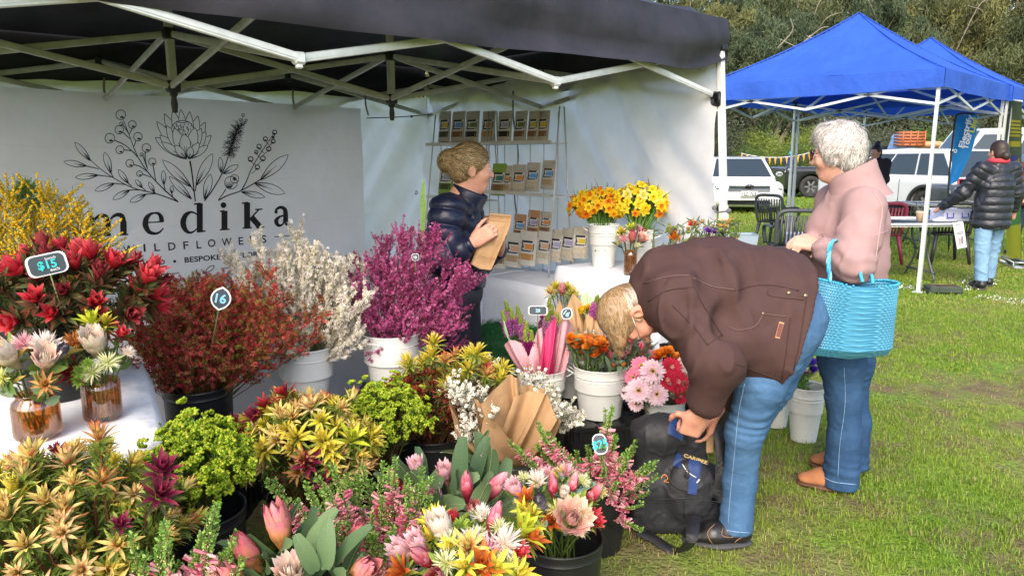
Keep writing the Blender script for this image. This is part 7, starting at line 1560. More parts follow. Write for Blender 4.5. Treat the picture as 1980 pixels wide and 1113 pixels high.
# ---------------------------------------------------------------- grey haired woman in pink
def pink_woman():
 t=thing('person','grey haired woman in dusty pink jacket with hands clasped, seen from behind her shoulder','person',at_floor(1615,935)); Y=3.25; F=nrm(A(-.90,.40,0)); Lf=nrm(A(-.40,-.90,0))
 hc=P(1622,296,Y); neck=P(1648,362,Y); shL=P(1672,402,3.10); shR=P(1612,392,3.42); elL=P(1652,512,2.99); wrL=P(1584,478,3.11); elR=P(1592,505,3.42); wrR=P(1568,470,3.22); hipL=P(1632,600,3.17); hipR=P(1650,598,3.36); knL=P(1632,770,3.13); knR=P(1646,765,3.37); anL=PZ(1628,915,.08); anR=PZ(1648,880,.08); hf=nrm(A(-.80,.55,-.10)); hu=nrm(A(-.10,.05,1))
 s=SDF((.85,2.75,-.02),(2.0,3.75,1.75),.0068); Lh,R=head_sdf(s,hc,hu,hf,1.0); s.cap(Lh(0,-.025,-.05),neck,.055,.065,.03); s.chain([neck,P(1648,440,Y),P(1640,580,Y)],[.08,.105,.105],.05)
 for sh,el,wr,hp,kn,an in ((shL,elL,wrL,hipL,knL,anL),(shR,elR,wrR,hipR,knR,anR)): s.chain([sh,el,wr],[.045,.036,.029],.03); s.chain([hp,kn,an],[.07,.045,.034],.03); s.cap(an,A(an[0] - .08,an[1]+.02,.045),.03,.025,.02)
 cl=P(1545,462,3.20); hand_sdf(s,P(1578,474,3.13),nrm(cl+A(-.03,0,-.01) - P(1578,474,3.13)),nrm(A(.25,-.75,.6)),nrm(A(-.2,.2,1)),(.45,.6,.5),.98,(.7,.5,-.2)); hand_sdf(s,P(1570,462,3.24),nrm(P(1535,470,3.16) - P(1570,462,3.24)),nrm(A(-.1,-.5,.8)),nrm(A(0,-.8,.5)),(.35,.5,.4),.98)
 s.build('body',SKIN,t,skin_col((.60,.34,.25),(.62,.24,.18))); eyes(t,Lh); glasses(t,Lh,mat('tortoise_frame',(.06,.03,.02),.3),r=.024,yy=.112,lens=mat('sun_lens',(.02,.02,.022),.08,var=0))
 h=SDF(hc - .21,hc+.21,.005); h.ell(Lh(0,-.010,.036),A(.085,.103,.100),R,.01); h.ell(Lh(0,-.048,-.03),A(.076,.056,.072),R,.04); h.ell(Lh(0,.05,.085),A(.06,.05,.04),R,.04)
 for x in (-1,1): h.ell(Lh(x*.075,.008,.01),A(.022,.045,.05),R,.03); h.ell(Lh(x*.094,-.008,-.022),A(.016,.018,.022),R,.006,sub=True)
 h.ell(Lh(0,.128,-.035),A(.12,.085,.085),R,.012,sub=True); h.cut(Lh(0,-.06,-.098),-hu); V,Fq=h.geo(); V=V+vnormals(V,Fq)*(.004*vnoise(V*28,3)+.002*vnoise(V*60,4))[:,None]; g=G(); g.add(V,Fq,c_('#9a938c')); ho=g.build('hair',HAIRM,t)
 wh=Lh(0,-.06,.12); fl=lambda p,n: nrm((p - wh)*A(1,1,1)+(-hu)*.05+hf*.05+.04*np.stack([np.sin(p[:,2]*60),np.cos(p[:,0]*55),0*p[:,0]],1)); g=hair_strands((V,Fq),6500,.06,.0009,fl,('#b4aea8','#cfcac4','#8f8983','#a39d97','#dcd8d2','#7d7771'),3,.004,.16); g.build('hair_locks',HAIRM,ho); g=hair_strands((V,Fq),500,.05,.0007,fl,('#cfcac4','#e4e0da','#b4aea8'),13,.010,.45); o=g.build('loose_strands',HAIRM,ho); o['kind']='stuff'
 JM=mat('dusty_pink_knit',(.33,.212,.205),.85,var=.07,vs=9,wr=.006,ws=6,bump=.0006,bs=700,spec=.2); s=SDF((.95,2.72,.55),(2.05,3.78,1.5),.0068); s.chain([P(1650,385,Y),P(1650,430,Y),P(1645,500,Y),P(1640,575,Y)],[.100,.140,.150,.155],.05,(Lf,1.10)); s.cap(shL,shR,.075,None,.06); s.ell(P(1600,450,3.30),(.09,.10,.12),None,.06)
 hn = nrm(wrL - elL); s.chain([shL,shL*.5+elL*.5,elL,wrL - hn * .03],[.088,.086,.078,.052],.03); s.chain([shR,elR,wrR - nrm(wrR - elR)*.04],[.085,.075,.05],.03); s.ell(elL+A(.0,0,.02),(.072,.07,.075),None,.03); s.cut(P(1643,612,Y),A(0,0,-1)); s.ell(P(1643,640,Y),(.165,.18,.14),None,.01,sub=True)
 j=s.build('jacket',JM,t,disp=lambda V,F_: folds(((.98,.06),(1.10,.05)),.004,.06)(creases(.007,3.6,41,(1.3,1.3,.7))(creases(.003,9,7)(V,F_),F_),F_)); bv=bvh_of(j); pk=mat('pink_seam',(.42,.27,.265),.9,var=0); seam(j,bv,[(1688,372),(1705,400),(1700,450),(1692,505)],.0022,pk); seam(j,bv,[(1692,455),(1720,445)],.0018,pk); seam(j,bv,[(1600,480),(1590,450),(1570,480)],.0018,pk)
 # stand-up collar
 nd=nrm(A(-.25,.1,1)); c0=neck+A(.01,-.01,.0); a=np.linspace(0,2*math.pi,41)[:-1]; e1=nrm(np.cross(nd,A(0,1,0))); e2=np.cross(nd,e1); rows=[]
 for r_,z in ((.140,-.06),(.118,-.015),(.105,.04),(.102,.080),(.097,.085),(.092,.05),(.092,-.02)): rows.append([c0+e1*r_*math.cos(x)+e2*r_*1.02*math.sin(x)+nd*(z+(.02*math.cos(x - math.atan2(-Lf @ e2*0+(-F) @ e2,(-F) @ e1)) if z > .03 else 0)) for x in a])
 g=G(); g.grid(np.array(rows),cv=True); g.build('collar',JM,j)
 s=SDF((1.0,2.85,.0),(2.0,3.7,1.05),.0065); s.ell(P(1642,590,Y),(.165,.17,.15),None,.05); s.chain([hipL,P(1628,700,3.15),knL,A(*anL[:2],.25),A(anL[0] - .005,anL[1],.03)],[.118,.098,.073,.070,.080],.03); s.chain([hipR,P(1650,700,3.37),knR,A(*anR[:2],.25),A(*anR[:2],.03)],[.11,.09,.07,.068,.078],.03); s.cut(A(0,0,.022),A(0,0,-1)); js=s.build('jeans',DENIM2,t,disp=lambda V,F_: folds(((.10,.07),(.46,.08),(.68,.06)),.0030,.045)(creases(.0035,7,51,(.8,.8,1.1))(creases(.0016,22,3,(.7,.7,1.5))(V,F_),F_),F_)); bv=bvh_of(js); st=MATS['denim_seam']; seam(js,bv,[(1632,710),(1634,780),(1624,860),(1620,925)],.0012,st); seam(js,bv,[(1580,912),(1610,930),(1655,936)],.0022,st)
 for an,k in ((anL,0),(anR,1)): d=nrm(A(-.93,.25,0)); heel=A(an[0]+.07,an[1],0) ; shoe(t,heel,heel+d*.265,TAN,mat('brown_sole',(.10,.045,.025),.7),.046,.07,0,'shoe')
 # basket
 bt=thing('basket_bag','bright blue woven plastic basket bag hanging from the elbow','bag',P(1640,690,2.97)); BM=mat('blue_woven_plastic',rough=.32,attr=True,var=.06,vs=30,spec=.6,coat=.2); tl,tr_,br,bl=P(1578,538,2.88),P(1726,544,2.98),P(1712,680,2.98),P(1548,684,2.88); nu,nv=240,110; u=np.linspace(0,1,nu,endpoint=False); v=np.linspace(0,1,nv); th=u*2*math.pi; cx=np.sign(np.cos(th))*np.abs(np.cos(th))**.30; sy=np.sign(np.sin(th))*np.abs(np.sin(th))**.75; ax=nrm(tr_ - tl); nn = nrm(np.cross(ax,A(0,0,1))); rows=[]; cols=[]; q=np.random.default_rng(4)
 for i,vv in enumerate(v):
  c=(bl+br)/2*(1 - vv)+(tl+tr_)/2*vv; w=(np.linalg.norm(br - bl)*(1 - vv)+np.linalg.norm(tr_ - tl)*vv)/2; dp=.072*(1 - vv*.15)*(1 - .5*max(0,.12 - vv)/.12); wv=np.abs((np.mod(u*60+(i // 4 % 2)*.5+(.5 if i // 4 % 2 else -.5)*0+(i % 4)/4*(1 if i // 4 % 2 else -1)*.8,1)) - .5)*2
  rib=math.sin((i % 4)/4*math.pi); sag=-.016*(1 - np.abs(cx))*(1 - vv) - .018*(1 - cx*cx)*vv; r_=c+ax*(cx*w)[:,None]+nn * (sy*dp)[:,None]+A(0,0,1)*sag[:,None]; nr=nrm(ax*(cx/w)[:,None]+nn * (sy/dp)[:,None]); rows.append(r_+nr*(.0024*rib+.0034*wv)[:,None]); lite=(wv > .8)[:,None]*.22; base=c_('#4798bc')*(.62+.38*wv[:,None])*(.9+.15*vnoise(r_*12,3)[:,None]); cols.append(base*(1 - lite)+c_('#9ad4e8')*lite)
 g=G(); g.grid(np.array(rows),np.array(cols),cv=True); g.build('basket',BM,bt); g=G(); bp=np.array(rows[0]); cen = bp.mean(0)+A(0,0,.002); g.add(np.concatenate([[cen],bp]),[(0,1+(k+1) % nu,1+k) for k in range(nu)],c_('#2a86b0')); g.build('base',BM,bt)
 g=G(); top=np.array(rows[-1]); n = 90; idx=np.linspace(0,nu - 1,n).astype(int)
 for k in range(n): p=top[idx[k]]; g.ball(p+A(0,0,.001),(.006,.006,.005),5,4,c_('#2f9ac6')*q.uniform(.8,1.3))
 o=g.build('rim_edge',BM,bt); o['kind']='stuff'
 for x0,x1,Yh,m_ in (((1605,536),(1690,538),2.885,.0),((1655,533),(1665,533),3.06,0)):
  pass
 el=elL+A(-.02,-.02,.0); 
 for k,(a_,b_) in enumerate((((1604,540),(1664,538)),)):
  for dy,top_ in ((-.0,P(1605,470,2.90)),):
   p=catmull([P(1605,545,2.83),P(1602,510,2.85),P(1603,485,2.88),P(1610,466,2.95),P(1620,470,3.04),P(1640,520,3.10),P(1655,545,3.02)],8)
   for j_ in range(3): ang_=np.linspace(0,26,len(p))+j_*2.09; off=np.stack([np.cos(ang_),np.sin(ang_),0*ang_],1)*.0045; g=G(); g.tube(p+off,.0052,6,c_(('#3aa6d0','#2a86b4','#6cc4e0')[j_])); g.build('handle_strand',BM,bt)
 p=catmull([P(1668,545,2.86),P(1664,528,2.90),P(1672,520,2.95),P(1684,530,2.93),P(1688,548,2.88)],6); g=G(); g.tube(p,.007,6,c_('#3aa6d0')); g.build('handle',BM,bt)
pink_woman()
# ---------------------------------------------------------------- the seller
def seller():
 t=thing('person','blonde seller in navy puffer jacket holding a brown paper bag','person',at_floor(885,838)); Y=3.82; F=nrm(A(.97,.12,0)); hf=nrm(A(.95,.22,-.05)); hu=nrm(A(.06,0,1))
 hc=P(912,326,3.80); neck=P(896,388,3.82); shR=P(866,410,3.67); shL=P(900,404,3.98); elR=P(853,500,3.60); wrR=P(915,470,3.56); elL=P(925,505,3.98); wrL=P(968,478,3.82); hipR=P(876,575,3.74); hipL=P(892,575,3.92); knR=P(876,690,3.72); knL=P(905,690,3.95); anR=A(*P(872,800,3.76)[:2],.08); anL=A(*P(915,800,3.95)[:2],.08)
 s=SDF((-.62,3.35,-.02),(.12,4.2,1.62),.0068); Lh,R=head_sdf(s,hc,hu,hf,.98,.6); s.cap(Lh(0,-.025,-.05),neck,.048,.055,.03); s.chain([neck,P(882,460,Y),P(885,560,Y)],[.08,.12,.12],.05)
 for sh,el,wr,hp,kn,an in ((shL,elL,wrL,hipL,knL,anL),(shR,elR,wrR,hipR,knR,anR)): s.chain([sh,el,wr],[.045,.038,.026],.03); s.chain([hp,kn,an],[.08,.05,.038],.03); s.cap(an,an + A(.10,0,-.05),.03,.028,.02)
 hand_sdf(s,P(918,466,3.55),nrm(P(945,448,3.53) - P(918,466,3.55)),nrm(A(-.1,-1,.15)),nrm(A(.2,0,1)),(.7,.9,.6),.98,(.7,.6,-.4)); hand_sdf(s,P(968,482,3.76),nrm(A(.10,-.45,.75)),nrm(A(.9,.1,.1)),nrm(A(0,.4,.9)),(.9,.9,.6),.95,(.7,.4,-.4))
 s.build('body',SKIN,t,skin_col((.62,.33,.23),(.66,.24,.18))); eyes(t,Lh)
 h=SDF(hc - .22,hc+.2,.005); h.ell(Lh(0,-.014,.036),A(.084,.104,.098),R,.01); h.ell(Lh(0,-.06,-.02),A(.07,.05,.06),R,.03); h.ell(P(868,312,3.80),(.058,.055,.062),None,.02); h.cap(Lh(.07,.055,.05),Lh(.075,.045,-.02),.016,.006,.02)
 h.ell(Lh(0,.122,-.035),A(.12,.088,.09),R,.012,sub=True); h.cut(Lh(0,-.03,-.085),-hu)
 for x in (-1,1): h.ell(Lh(x*.088,-.008,-.02),A(.020,.022,.030),R,.006,sub=True)
 V,Fq=h.geo(); V=V+vnormals(V,Fq)*(.003*vnoise(V*40,3))[:,None]; g=G(); g.add(V,Fq,c_('#6e583a')); ho=g.build('hair',HAIRM,t); bun = P(868,312,3.80); fl=lambda p,n: nrm(bun - p+A(0,0,.02)); g=hair_strands((V,Fq),4500,.06,.0009,fl,('#9a8058','#b89c70','#806844','#665030','#c4ac84','#584428'),5,.003,.10); g.build('hair_locks',HAIRM,ho); g=hair_strands((V,Fq),300,.05,.0007,fl,('#b89c70','#d0b890'),15,.009,.5); o=g.build('loose_strands',HAIRM,ho); o['kind']='stuff'
 JM=mat('navy_nylon',(.010,.014,.036),.38,var=.15,vs=10,wr=.004,ws=24,spec=.5); s=SDF((-.66,3.32,.62),(.16,4.24,1.45),.0065); c1,c2,c3,c4=P(886,412,Y),P(882,450,Y),P(882,500,Y),P(886,545,Y); s.chain([c1,c2,c3,c4],[.115,.15,.152,.142],.04,(A(0,1,0),1.12)); s.cap(shR,shL,.075,None,.05)
 hn = nrm(wrR - elR); s.chain([shR,elR,wrR - hn * .045],[.098,.082,.055],.03); s.chain([shL,elL,wrL - nrm(wrL - elL)*.04],[.09,.078,.052],.03); s.cut(P(886,560,Y),A(.05,0,-1)); bones=[(c1+A(0,0,.1),c4),(shR,elR),(elR,wrR),(shL,elL),(elL,wrL)]; j=s.build('puffer_jacket',JM,t,disp=quilt(bones,.020,.082)); bv=bvh_of(j)
 nd=nrm(A(.25,0,1)); c0=neck+A(0,0,-.02); a=np.linspace(0,2*math.pi,37)[:-1]; e1=nrm(np.cross(A(0,1,0),nd)); e2=A(0,1,0); rows=[]
 for r_,z in ((.105,-.05),(.098,0),(.09,.05),(.096,.078),(.090,.085),(.082,.06),(.08,0)): rows.append([c0+e1*(r_*math.cos(x)+(.02*(z > .02)))+e2*r_*math.sin(x)+nd*(z - .012*math.cos(x)*(z > .02)) for x in a])
 g=G(); g.grid(np.array(rows),cv=True); g.build('collar',JM,j); seam(j,bv,[(922,385),(930,410),(935,440),(938,480)],.003,mat('zip_black',(.01,.01,.012),.4),'zip',.002)
 q=drape(bv,[(934,405)],.004)
 if q: lettering('\u25b2',q[0],A(.9,-.42,0),A(0,0,1),.014,mat('logo_white',(.8,.8,.8),.6,var=0),j,'emblem')
 PM_=mat('charcoal_trousers',(.018,.020,.030),.75,var=.15,wr=.006,ws=9); s=SDF((-.6,3.45,.0),(.12,4.2,.98),.007); s.ell(P(885,565,Y),(.135,.155,.12),None,.04); s.chain([hipR,knR,A(*anR[:2],.05)],[.105,.074,.058],.03); s.chain([hipL,knL,A(*anL[:2],.05)],[.105,.074,.058],.03); s.build('trousers',PM_,t,disp=creases(.005,9,61))
 for an in (anR,anL): heel=A(an[0] - .05,an[1],0); shoe(t,heel,heel+A(.25,0,0),BOOT,SOLE,.043,.07,0,'shoe')
 # paper bag in her hands
 pts=[(946,412),(990,416),(986,440),(972,470),(950,522),(928,520),(910,510),(926,470),(938,440)]; Yb=3.57; fr=[P(x,y,Yb+.002*(y - 460)*.1) for x,y in pts]; n = len(fr); cen = np.mean(fr,0); rows=[]
 for off,k in ((-.0,.93),(-.014,.98),(0,1.0),(.014,1.0),(.028,.98)): rows.append([cen + (p - cen)*k+A(0,off,0) for p in fr])
 dense=[];
 for r_ in rows: dense.append(np.concatenate([np.linspace(r_[i],r_[(i+1) % n],6,endpoint=False) for i in range(n)]))
 D=np.array(dense); fl=np.stack([cen + A(0,-.016,0)+(D[0] - cen)*f for f in (0.001,.35,.7)]); fl[...,1]+=.006*np.sin(fl[...,0]*60+fl[...,2]*25); bk=np.stack([cen + A(0,.03,0)+(D[4] - cen)*f for f in (.7,.35,.001)]); g=G(); g.grid(np.concatenate([fl,D,bk]),cv=True)
 o=g.build('paper_bag',KRAFT); tag(o,'tall brown paper bag held in both hands by the seller','paper bag'); bv=bvh_of(o); seam(o,bv,[(944,425),(965,428),(988,430)],.0012,mat('kraft_fold',(.30,.17,.08),.8),'fold',.001); seam(o,bv,[(922,492),(940,498),(958,500)],.0012,MATS['kraft_fold'],'fold',.001)
seller()
# ---------------------------------------------------------------- people farther off
def simple_person(label,base,hgt,F,coat,legs,hair,skin=(.5,.27,.19),coat_len=.52,arms=((.1,-.1),(.0,0)),bun=False,res=.014,quiltsp=0,hair_len=0,scarf=None,shoes=None,walk=.05,name_coat='coat',low=True,ponytail=False):
 b=np.asarray(base,float); F=nrm(A(*F)); Rt=np.cross(F,A(0,0,1)); k=hgt/1.7; t=thing('person',label,'person',b); Z=lambda f,r,z: b+F*f*k+Rt*r*k+A(0,0,z*k)
 J=dict(neck=Z(0,0,1.42),ch=Z(0,0,1.2),pel=Z(0,0,.92)); sh=[Z(0,s_*.19,1.38) for s_ in (-1,1)]; el=[Z(arms[i][0],s_*(.27+arms[i][1]*.3),1.10) for i,s_ in enumerate((-1,1))]; wr=[Z(arms[i][0]*2.6+.02,s_*(.27+arms[i][1]),.90+abs(arms[i][0])*.25) for i,s_ in enumerate((-1,1))]; hp=[Z(0,s_*.09,.88) for s_ in (-1,1)]; kn = [Z(.02+s_*walk,s_*.11,.48) for s_ in (-1,1)]; an = [Z(s_*walk*1.6,s_*.12,.08) for s_ in (-1,1)]
 s=SDF(b+A(-.6,-.6,-.02),b+A(.6,.6,hgt+.1),res); Lh,R=head_sdf(s,Z(.02,0,1.575),A(0,0,1),F,k); s.cap(Lh(0,-.02,-.05),J['neck'],.05,.06,.03); s.chain([J['neck'],J['ch'],J['pel']],[.08,.12,.12],.05)
 for i in (0,1): s.chain([sh[i],el[i],wr[i]],[.05,.04,.03],.03); s.chain([hp[i],kn[i],an[i]],[.08,.055,.04],.03); s.cap(wr[i],wr[i]+nrm(wr[i] - el[i])*.10,.030,.022,.02); s.cap(an[i],an[i]+F*.1 - A(0,0,.04),.035,.03,.02)
 s.build('body',SKIN,t,skin_col(skin))
 h=SDF(Lh(0,0,0) - .3,Lh(0,0,0)+.25,max(.008,res*.7)); h.ell(Lh(0,-.016,.036),k*A(.085,.105,.10),R,.01); h.ell(Lh(0,-.06,-.03 - hair_len),k*A(.078,.055,.07+hair_len),R,.03)
 if bun: h.ell(Lh(0,-.03,.155),k*A(.05,.05,.04),R,.02)
 if ponytail: h.ell(Lh(0,-.125,-.045),k*A(.045,.045,.05),R,.02)
 h.ell(Lh(0,.118,-.03),k*A(.12,.085,.085),R,.01,sub=True); h.build('hair',mat('hair_'+label[:12],hair,.5,var=.3,vs=50),t)
 c=SDF(b+A(-.6,-.6,.3),b+A(.6,.6,hgt),res*.8); c.chain([Z(0,0,1.36),Z(0,0,1.2),Z(0,0,1.0),Z(0,0,1.36 - coat_len)],[.11,.15,.155,.165],.05,(Rt,1.25)); c.cap(sh[0],sh[1],.08,None,.05); c.cap(Z(0,0,1.38),Z(0,0,1.45),.085,.08,.03)
 for i in (0,1): c.chain([sh[i],el[i],wr[i] - nrm(wr[i] - el[i])*.03],[.085,.075,.055],.04)
 c.cut(Z(0,0,1.36 - coat_len - .06),A(0,0,-1)); bones=[(Z(0,0,1.5),Z(0,0,.8))]+[(sh[i],el[i]) for i in (0,1)]+[(el[i],wr[i]) for i in (0,1)]; c.build(name_coat,coat,t,disp=quilt(bones,.015,quiltsp) if quiltsp else creases(.006,8,71))
 if scarf is not None: g=G(); a=np.linspace(0,6.283,25)[:-1]; g.tube([Z(.09*math.cos(x),.085*math.sin(x),1.475) for x in a],.028,8,closed=True); g.build('scarf',scarf,t)
 l=SDF(b+A(-.5,-.5,0),b+A(.5,.5,1.05*k),res*.8); l.ell(Z(0,0,.93),k*A(.155,.155,.13),None,.05)
 for i in (0,1): l.chain([hp[i],kn[i],an[i] - A(0,0,.0)],[.10,.078,.068],.03)
 l.cut(Z(0,0,.10),A(0,0,-1)); l.build('trousers',legs,t,disp=creases(.007,9,81,(.7,.7,1.4)))
 for i in (0,1): hl=A(an[i][0],an[i][1],0) - F*.07; shoe(t,hl,hl+F*.26,shoes or BOOT,SOLE,.048,.09,.07,'boot')
 return t,Lh
wb=at_floor(1902,556); simple_person('woman in black puffer jacket and pale jeans seen from behind at the table',wb,1.66,(-.10,1,0),mat('black_nylon_puffer',(.016,.018,.026),.40,var=.15,wr=.004,ws=20),DENIM3,(.028,.016,.012),coat_len=.60,arms=((.12,.12),(.02,.06)),quiltsp=.085,res=.011,scarf=mat('red_scarf',(.45,.04,.06),.8),walk=.06,name_coat='puffer_jacket',ponytail=True)
simple_person('woman in black coat with dark bun looking down beside the white car',P(1686,398,13.0)*A(1,1,0),1.68,(-.8,-.5,0),mat('black_coat',(.012,.011,.011),.9),mat('black_trousers',(.012,.012,.014),.8),(.012,.010,.010),bun=True,coat_len=.75,arms=((.12,-.05),(.08,0)),res=.014)
simple_person('walker with backpack and teal cap far away behind the bunting',A(17.2,46,0),1.75,(.35,.9,0),mat('navy_fleece',(.02,.03,.09),.9),mat('dark_trousers',(.02,.03,.06),.9),(.02,.22,.25),res=.03)
simple_person('person at the right edge partly cut off beside the pull-up banner',P(1988,420,11.2)*A(1,1,0),1.62,(-.9,-.3,0),mat('maroon_top',(.16,.05,.05),.9),mat('dark_trousers',(.02,.03,.06),.9),(.34,.30,.24),res=.02)
# ================================================================ BLUE GAZEBOS
BLUE=mat('blue_canvas',(.040,.125,.58),.6,var=.12,vs=2,wr=.03,ws=4,transl=.35,spec=.3)
PALEALU=mat('pale_alu',(.60,.62,.62),.4,.35,var=.08)
def gazebo(label,C,rz,w=2.87,eave=2.40,peak=3.32):
 t=thing('blue_gazebo',label,'gazebo',C,rz,'blue pop-up gazebos'); h=w/2+.04; n = 73; x=np.linspace(-h,h,n); X,Y_=np.meshgrid(x,x,indexing='ij'); f=1 - np.maximum(np.abs(X),np.abs(Y_))/h
 Z=eave+(peak - eave)*(.70*f+.30*f**2) - .05*np.sin(f*math.pi)*(1 - np.minimum(np.abs(X),np.abs(Y_))/(np.maximum(np.abs(X),np.abs(Y_))+.01))+.012*vnoise(np.stack([X*3,Y_*3,0*X],-1),6)+.02*f*(1 - f)*np.sin(np.arctan2(Y_,X)*34+4*f); g=G(); g.grid(np.stack([X,Y_,Z],-1)); g.build('canopy',BLUE,t,world=False)
 cs=[(-h,-h),(h,-h),(h,h),(-h,h)]
 for a,b in cs: g=G(); s=np.linspace(0,1,12); g.tube([(a*(1 - q),b*(1 - q),eave+(peak - eave)*(.70*q+.30*q*q)+.006) for q in s],.009,5); g.build('seam',BLUE,t,world=False)
 for k in range(4):
  a,b=A(*cs[k],eave),A(*cs[(k+1) % 4],eave); s=np.linspace(0,1,40); o=nrm(np.cross(b - a,A(0,0,1))); rows=[a+(b - a)*s[:,None]+o*((.008+.015*math.sin(q)*np.sin(s*17))[:,None])+A(0,0,-.19*q*1)*(1+.12*np.sin(s*math.pi))[:,None] for q in (0,.35,.7,1)]; g=G(); g.grid(np.stack(rows,1)); g.build('valance',BLUE,t,world=False)
 q=w/2 - .02
 def bar(a,b): a=A(*a); b=A(*b); g=G(); g.box((a+b)/2,(.028,.014,np.linalg.norm(b - a)),axes(b - a,A(0,0,1))); g.build('truss_bar',PALEALU,t,world=False,smooth=False)
 zt,zb=eave - .10,eave - .36
 for sx,sy in ((-1,-1),(1,-1),(1,1),(-1,1)):
  g=G(); g.box((sx*q,sy*q,.6),(.04,.04,1.2)); g.box((sx*q,sy*q,1.75),(.032,.032,1.2)); g.box((sx*q,sy*q,.008),(.1,.1,.012)); lg=g.build('leg',PALEALU,t,world=False,smooth=False); g=G(); g.box((sx*q,sy*q,zt),(.06,.06,.09)); g.build('leg_bracket',BLACKP,lg,world=False)
 for k in range(4):
  a,b=A(*cs[k],0)*q/h,A(*cs[(k+1) % 4],0)*q/h; m=(a+b)/2
  for p,r in ((a,m),(m,b)): bar(p+A(0,0,zt),r+A(0,0,zb)); bar(p+A(0,0,zb),r+A(0,0,zt))
  bar(m+A(0,0,zt),A(0,0,zb+.3)); bar(m+A(0,0,zb),A(0,0,zb+.55))
 g=G(); g.box((0,0,peak - .45),(.035,.035,.85)); g.build('roof_post',PALEALU,t,world=False,smooth=False); return t
gz=gazebo('blue pop-up gazebo with its near pole beside the folding table',(4.52,10.0,0),rad(45)); dup(gz,(6.60,12.03,0),None,'blue pop-up gazebo behind and right, its lower peak overlapped by the near one')
def foot_weight(label,c):
 t=thing('pole_weight',label,'pole weight',c,rad(-8)); g=G(); m=mat('weight_green',(.035,.05,.035),.8,var=.3); g.box((.05,0,.05),(.34,.20,.07),bev=.012); g.box((-.10,0,.022),(.06,.18,.04)); g.box((.19,0,.022),(.06,.18,.04)); g.build('block',m,t,world=False,smooth=False); g=G(); g.box((.05,0,.088),(.25,.14,.008),bev=.003); g.build('dirt_cap',mat('dirt',(.20,.15,.10),.95,var=.3),t,world=False)
foot_weight('dark green weight clamped to the foot of the near blue gazebo pole',A(4.72,7.97,0))
# ---------------------------------------------------------------- folding tables, chairs, table things
FRAME=mat('grey_tube',(.09,.095,.10),.45,.4)
def fold_table(label,c,rz,L=1.5,Wd=.74,z=.735):
 t=thing('folding_table',label,'table',c,rz); g=G(); g.box((0,0,z - .022),(L,Wd,.044),bev=.018); g.build('tabletop',mat('white_plastic',(.66,.66,.64),.45,var=.04),t,world=False)
 for sx in (-1,1):
  x=sx*L*.33; g=G()
  for sy in (-1,1): g.tube(catmull([(x,sy*.16,z - .05),(x+sx*.02,sy*.17,z*.72),(x+sx*.05,sy*.12,z*.45),(x+sx*.05,sy*.30,.02)],5),.014,7)
  g.tube([(x+sx*.05,-.27,.12),(x+sx*.05,.27,.12)],.014,7); o=g.build('leg_frame',FRAME,t,world=False); g=G(); g.tube([(x,0,z*.52),(x*.25,0,z - .06)],.009,6); g.tube([(x+sx*.03,-.14,z*.52),(x+sx*.03,.14,z*.52)],.009,6); g.build('brace',FRAME,t,world=False)
 return t
fold_table('white folding table with coffee cup under the near blue gazebo',(4.55,8.85,0),rad(4),1.25,.95); fold_table('white folding table farther back beside the white car',P(1830,392,12.2)*A(1,1,0),rad(0),1.4,.7)
def cup():
 t=thing('coffee_cup','brown paper coffee cup on the folding table','cup',A(*P(1777,430,8.6)[:2],.737)); g=G(); g.lathe([(.001,0),(.030,0),(.042,.10),(.044,.105)],20); g.build('cup',mat('cup_kraft',(.55,.38,.24),.7),t,world=False); g=G(); g.lathe([(.046,.10),(.046,.112),(.038,.122),(.001,.122)],20); g.build('lid',mat('cup_lid',(.50,.36,.25),.5),t,world=False)
cup()
def clear_tub(label,c,d,rz=0,tint=(.80,.82,.93)):
 t=thing('storage_tub',label,'storage tub',c,rz); x,y,z=d; g=G(); m=mat('frosted_tub',tint,.3,var=.03,transl=.5)
 for cx,cy,dx,dy in ((0,-y/2,x,.008),(0,y/2,x,.008),(-x/2,0,.008,y),(x/2,0,.008,y)): g.box((cx,cy,z/2),(dx,dy,z))
 g.box((0,0,.006),(x,y,.01)); g.box((0,-y/2,z),(x+.03,.03,.02)); g.box((0,y/2,z),(x+.03,.03,.02)); g.build('tub',m,t,world=False,smooth=False)
 for sx in (-.3,.3): g=G(); g.tube([(sx*x - .04,-y/2 - .012,z*.75),(sx*x - .04,-y/2 - .02,z*.35),(sx*x+.04,-y/2 - .02,z*.35),(sx*x+.04,-y/2 - .012,z*.75)],.007,6); g.build('clip',mat('blue_clip',(.08,.08,.45),.4),t,world=False)
 return t
clear_tub('clear plastic storage tub with blue clips on the folding table',A(*P(1835,425,8.75)[:2],.737),(.32,.24,.13),rad(8))
g=G(); q=np.random.default_rng(3); c=A(*P(1815,432,8.5)[:2],.76); s_=SDF(c - .12,c+.12,.008); s_.ell(c,(.08,.05,.02),None,.02); s_.ell(c+A(.02,0,.02),(.035,.03,.02),None,.02); tag(s_.build('tissue_pack',mat('tissue',(.7,.7,.72),.8)),'crumpled white packet on the folding table edge','packet')
c=A(*P(1790,415,9.0)[:2],.75); s_=SDF(c - .16,c+.16,.01); s_.ell(c,(.11,.05,.022),None,.02); tag(s_.build('blue_cloth',mat('royal_cloth',(.03,.03,.30),.8),None,None,creases(.008,20,3)),'royal blue cloth lying on the folding table','cloth')
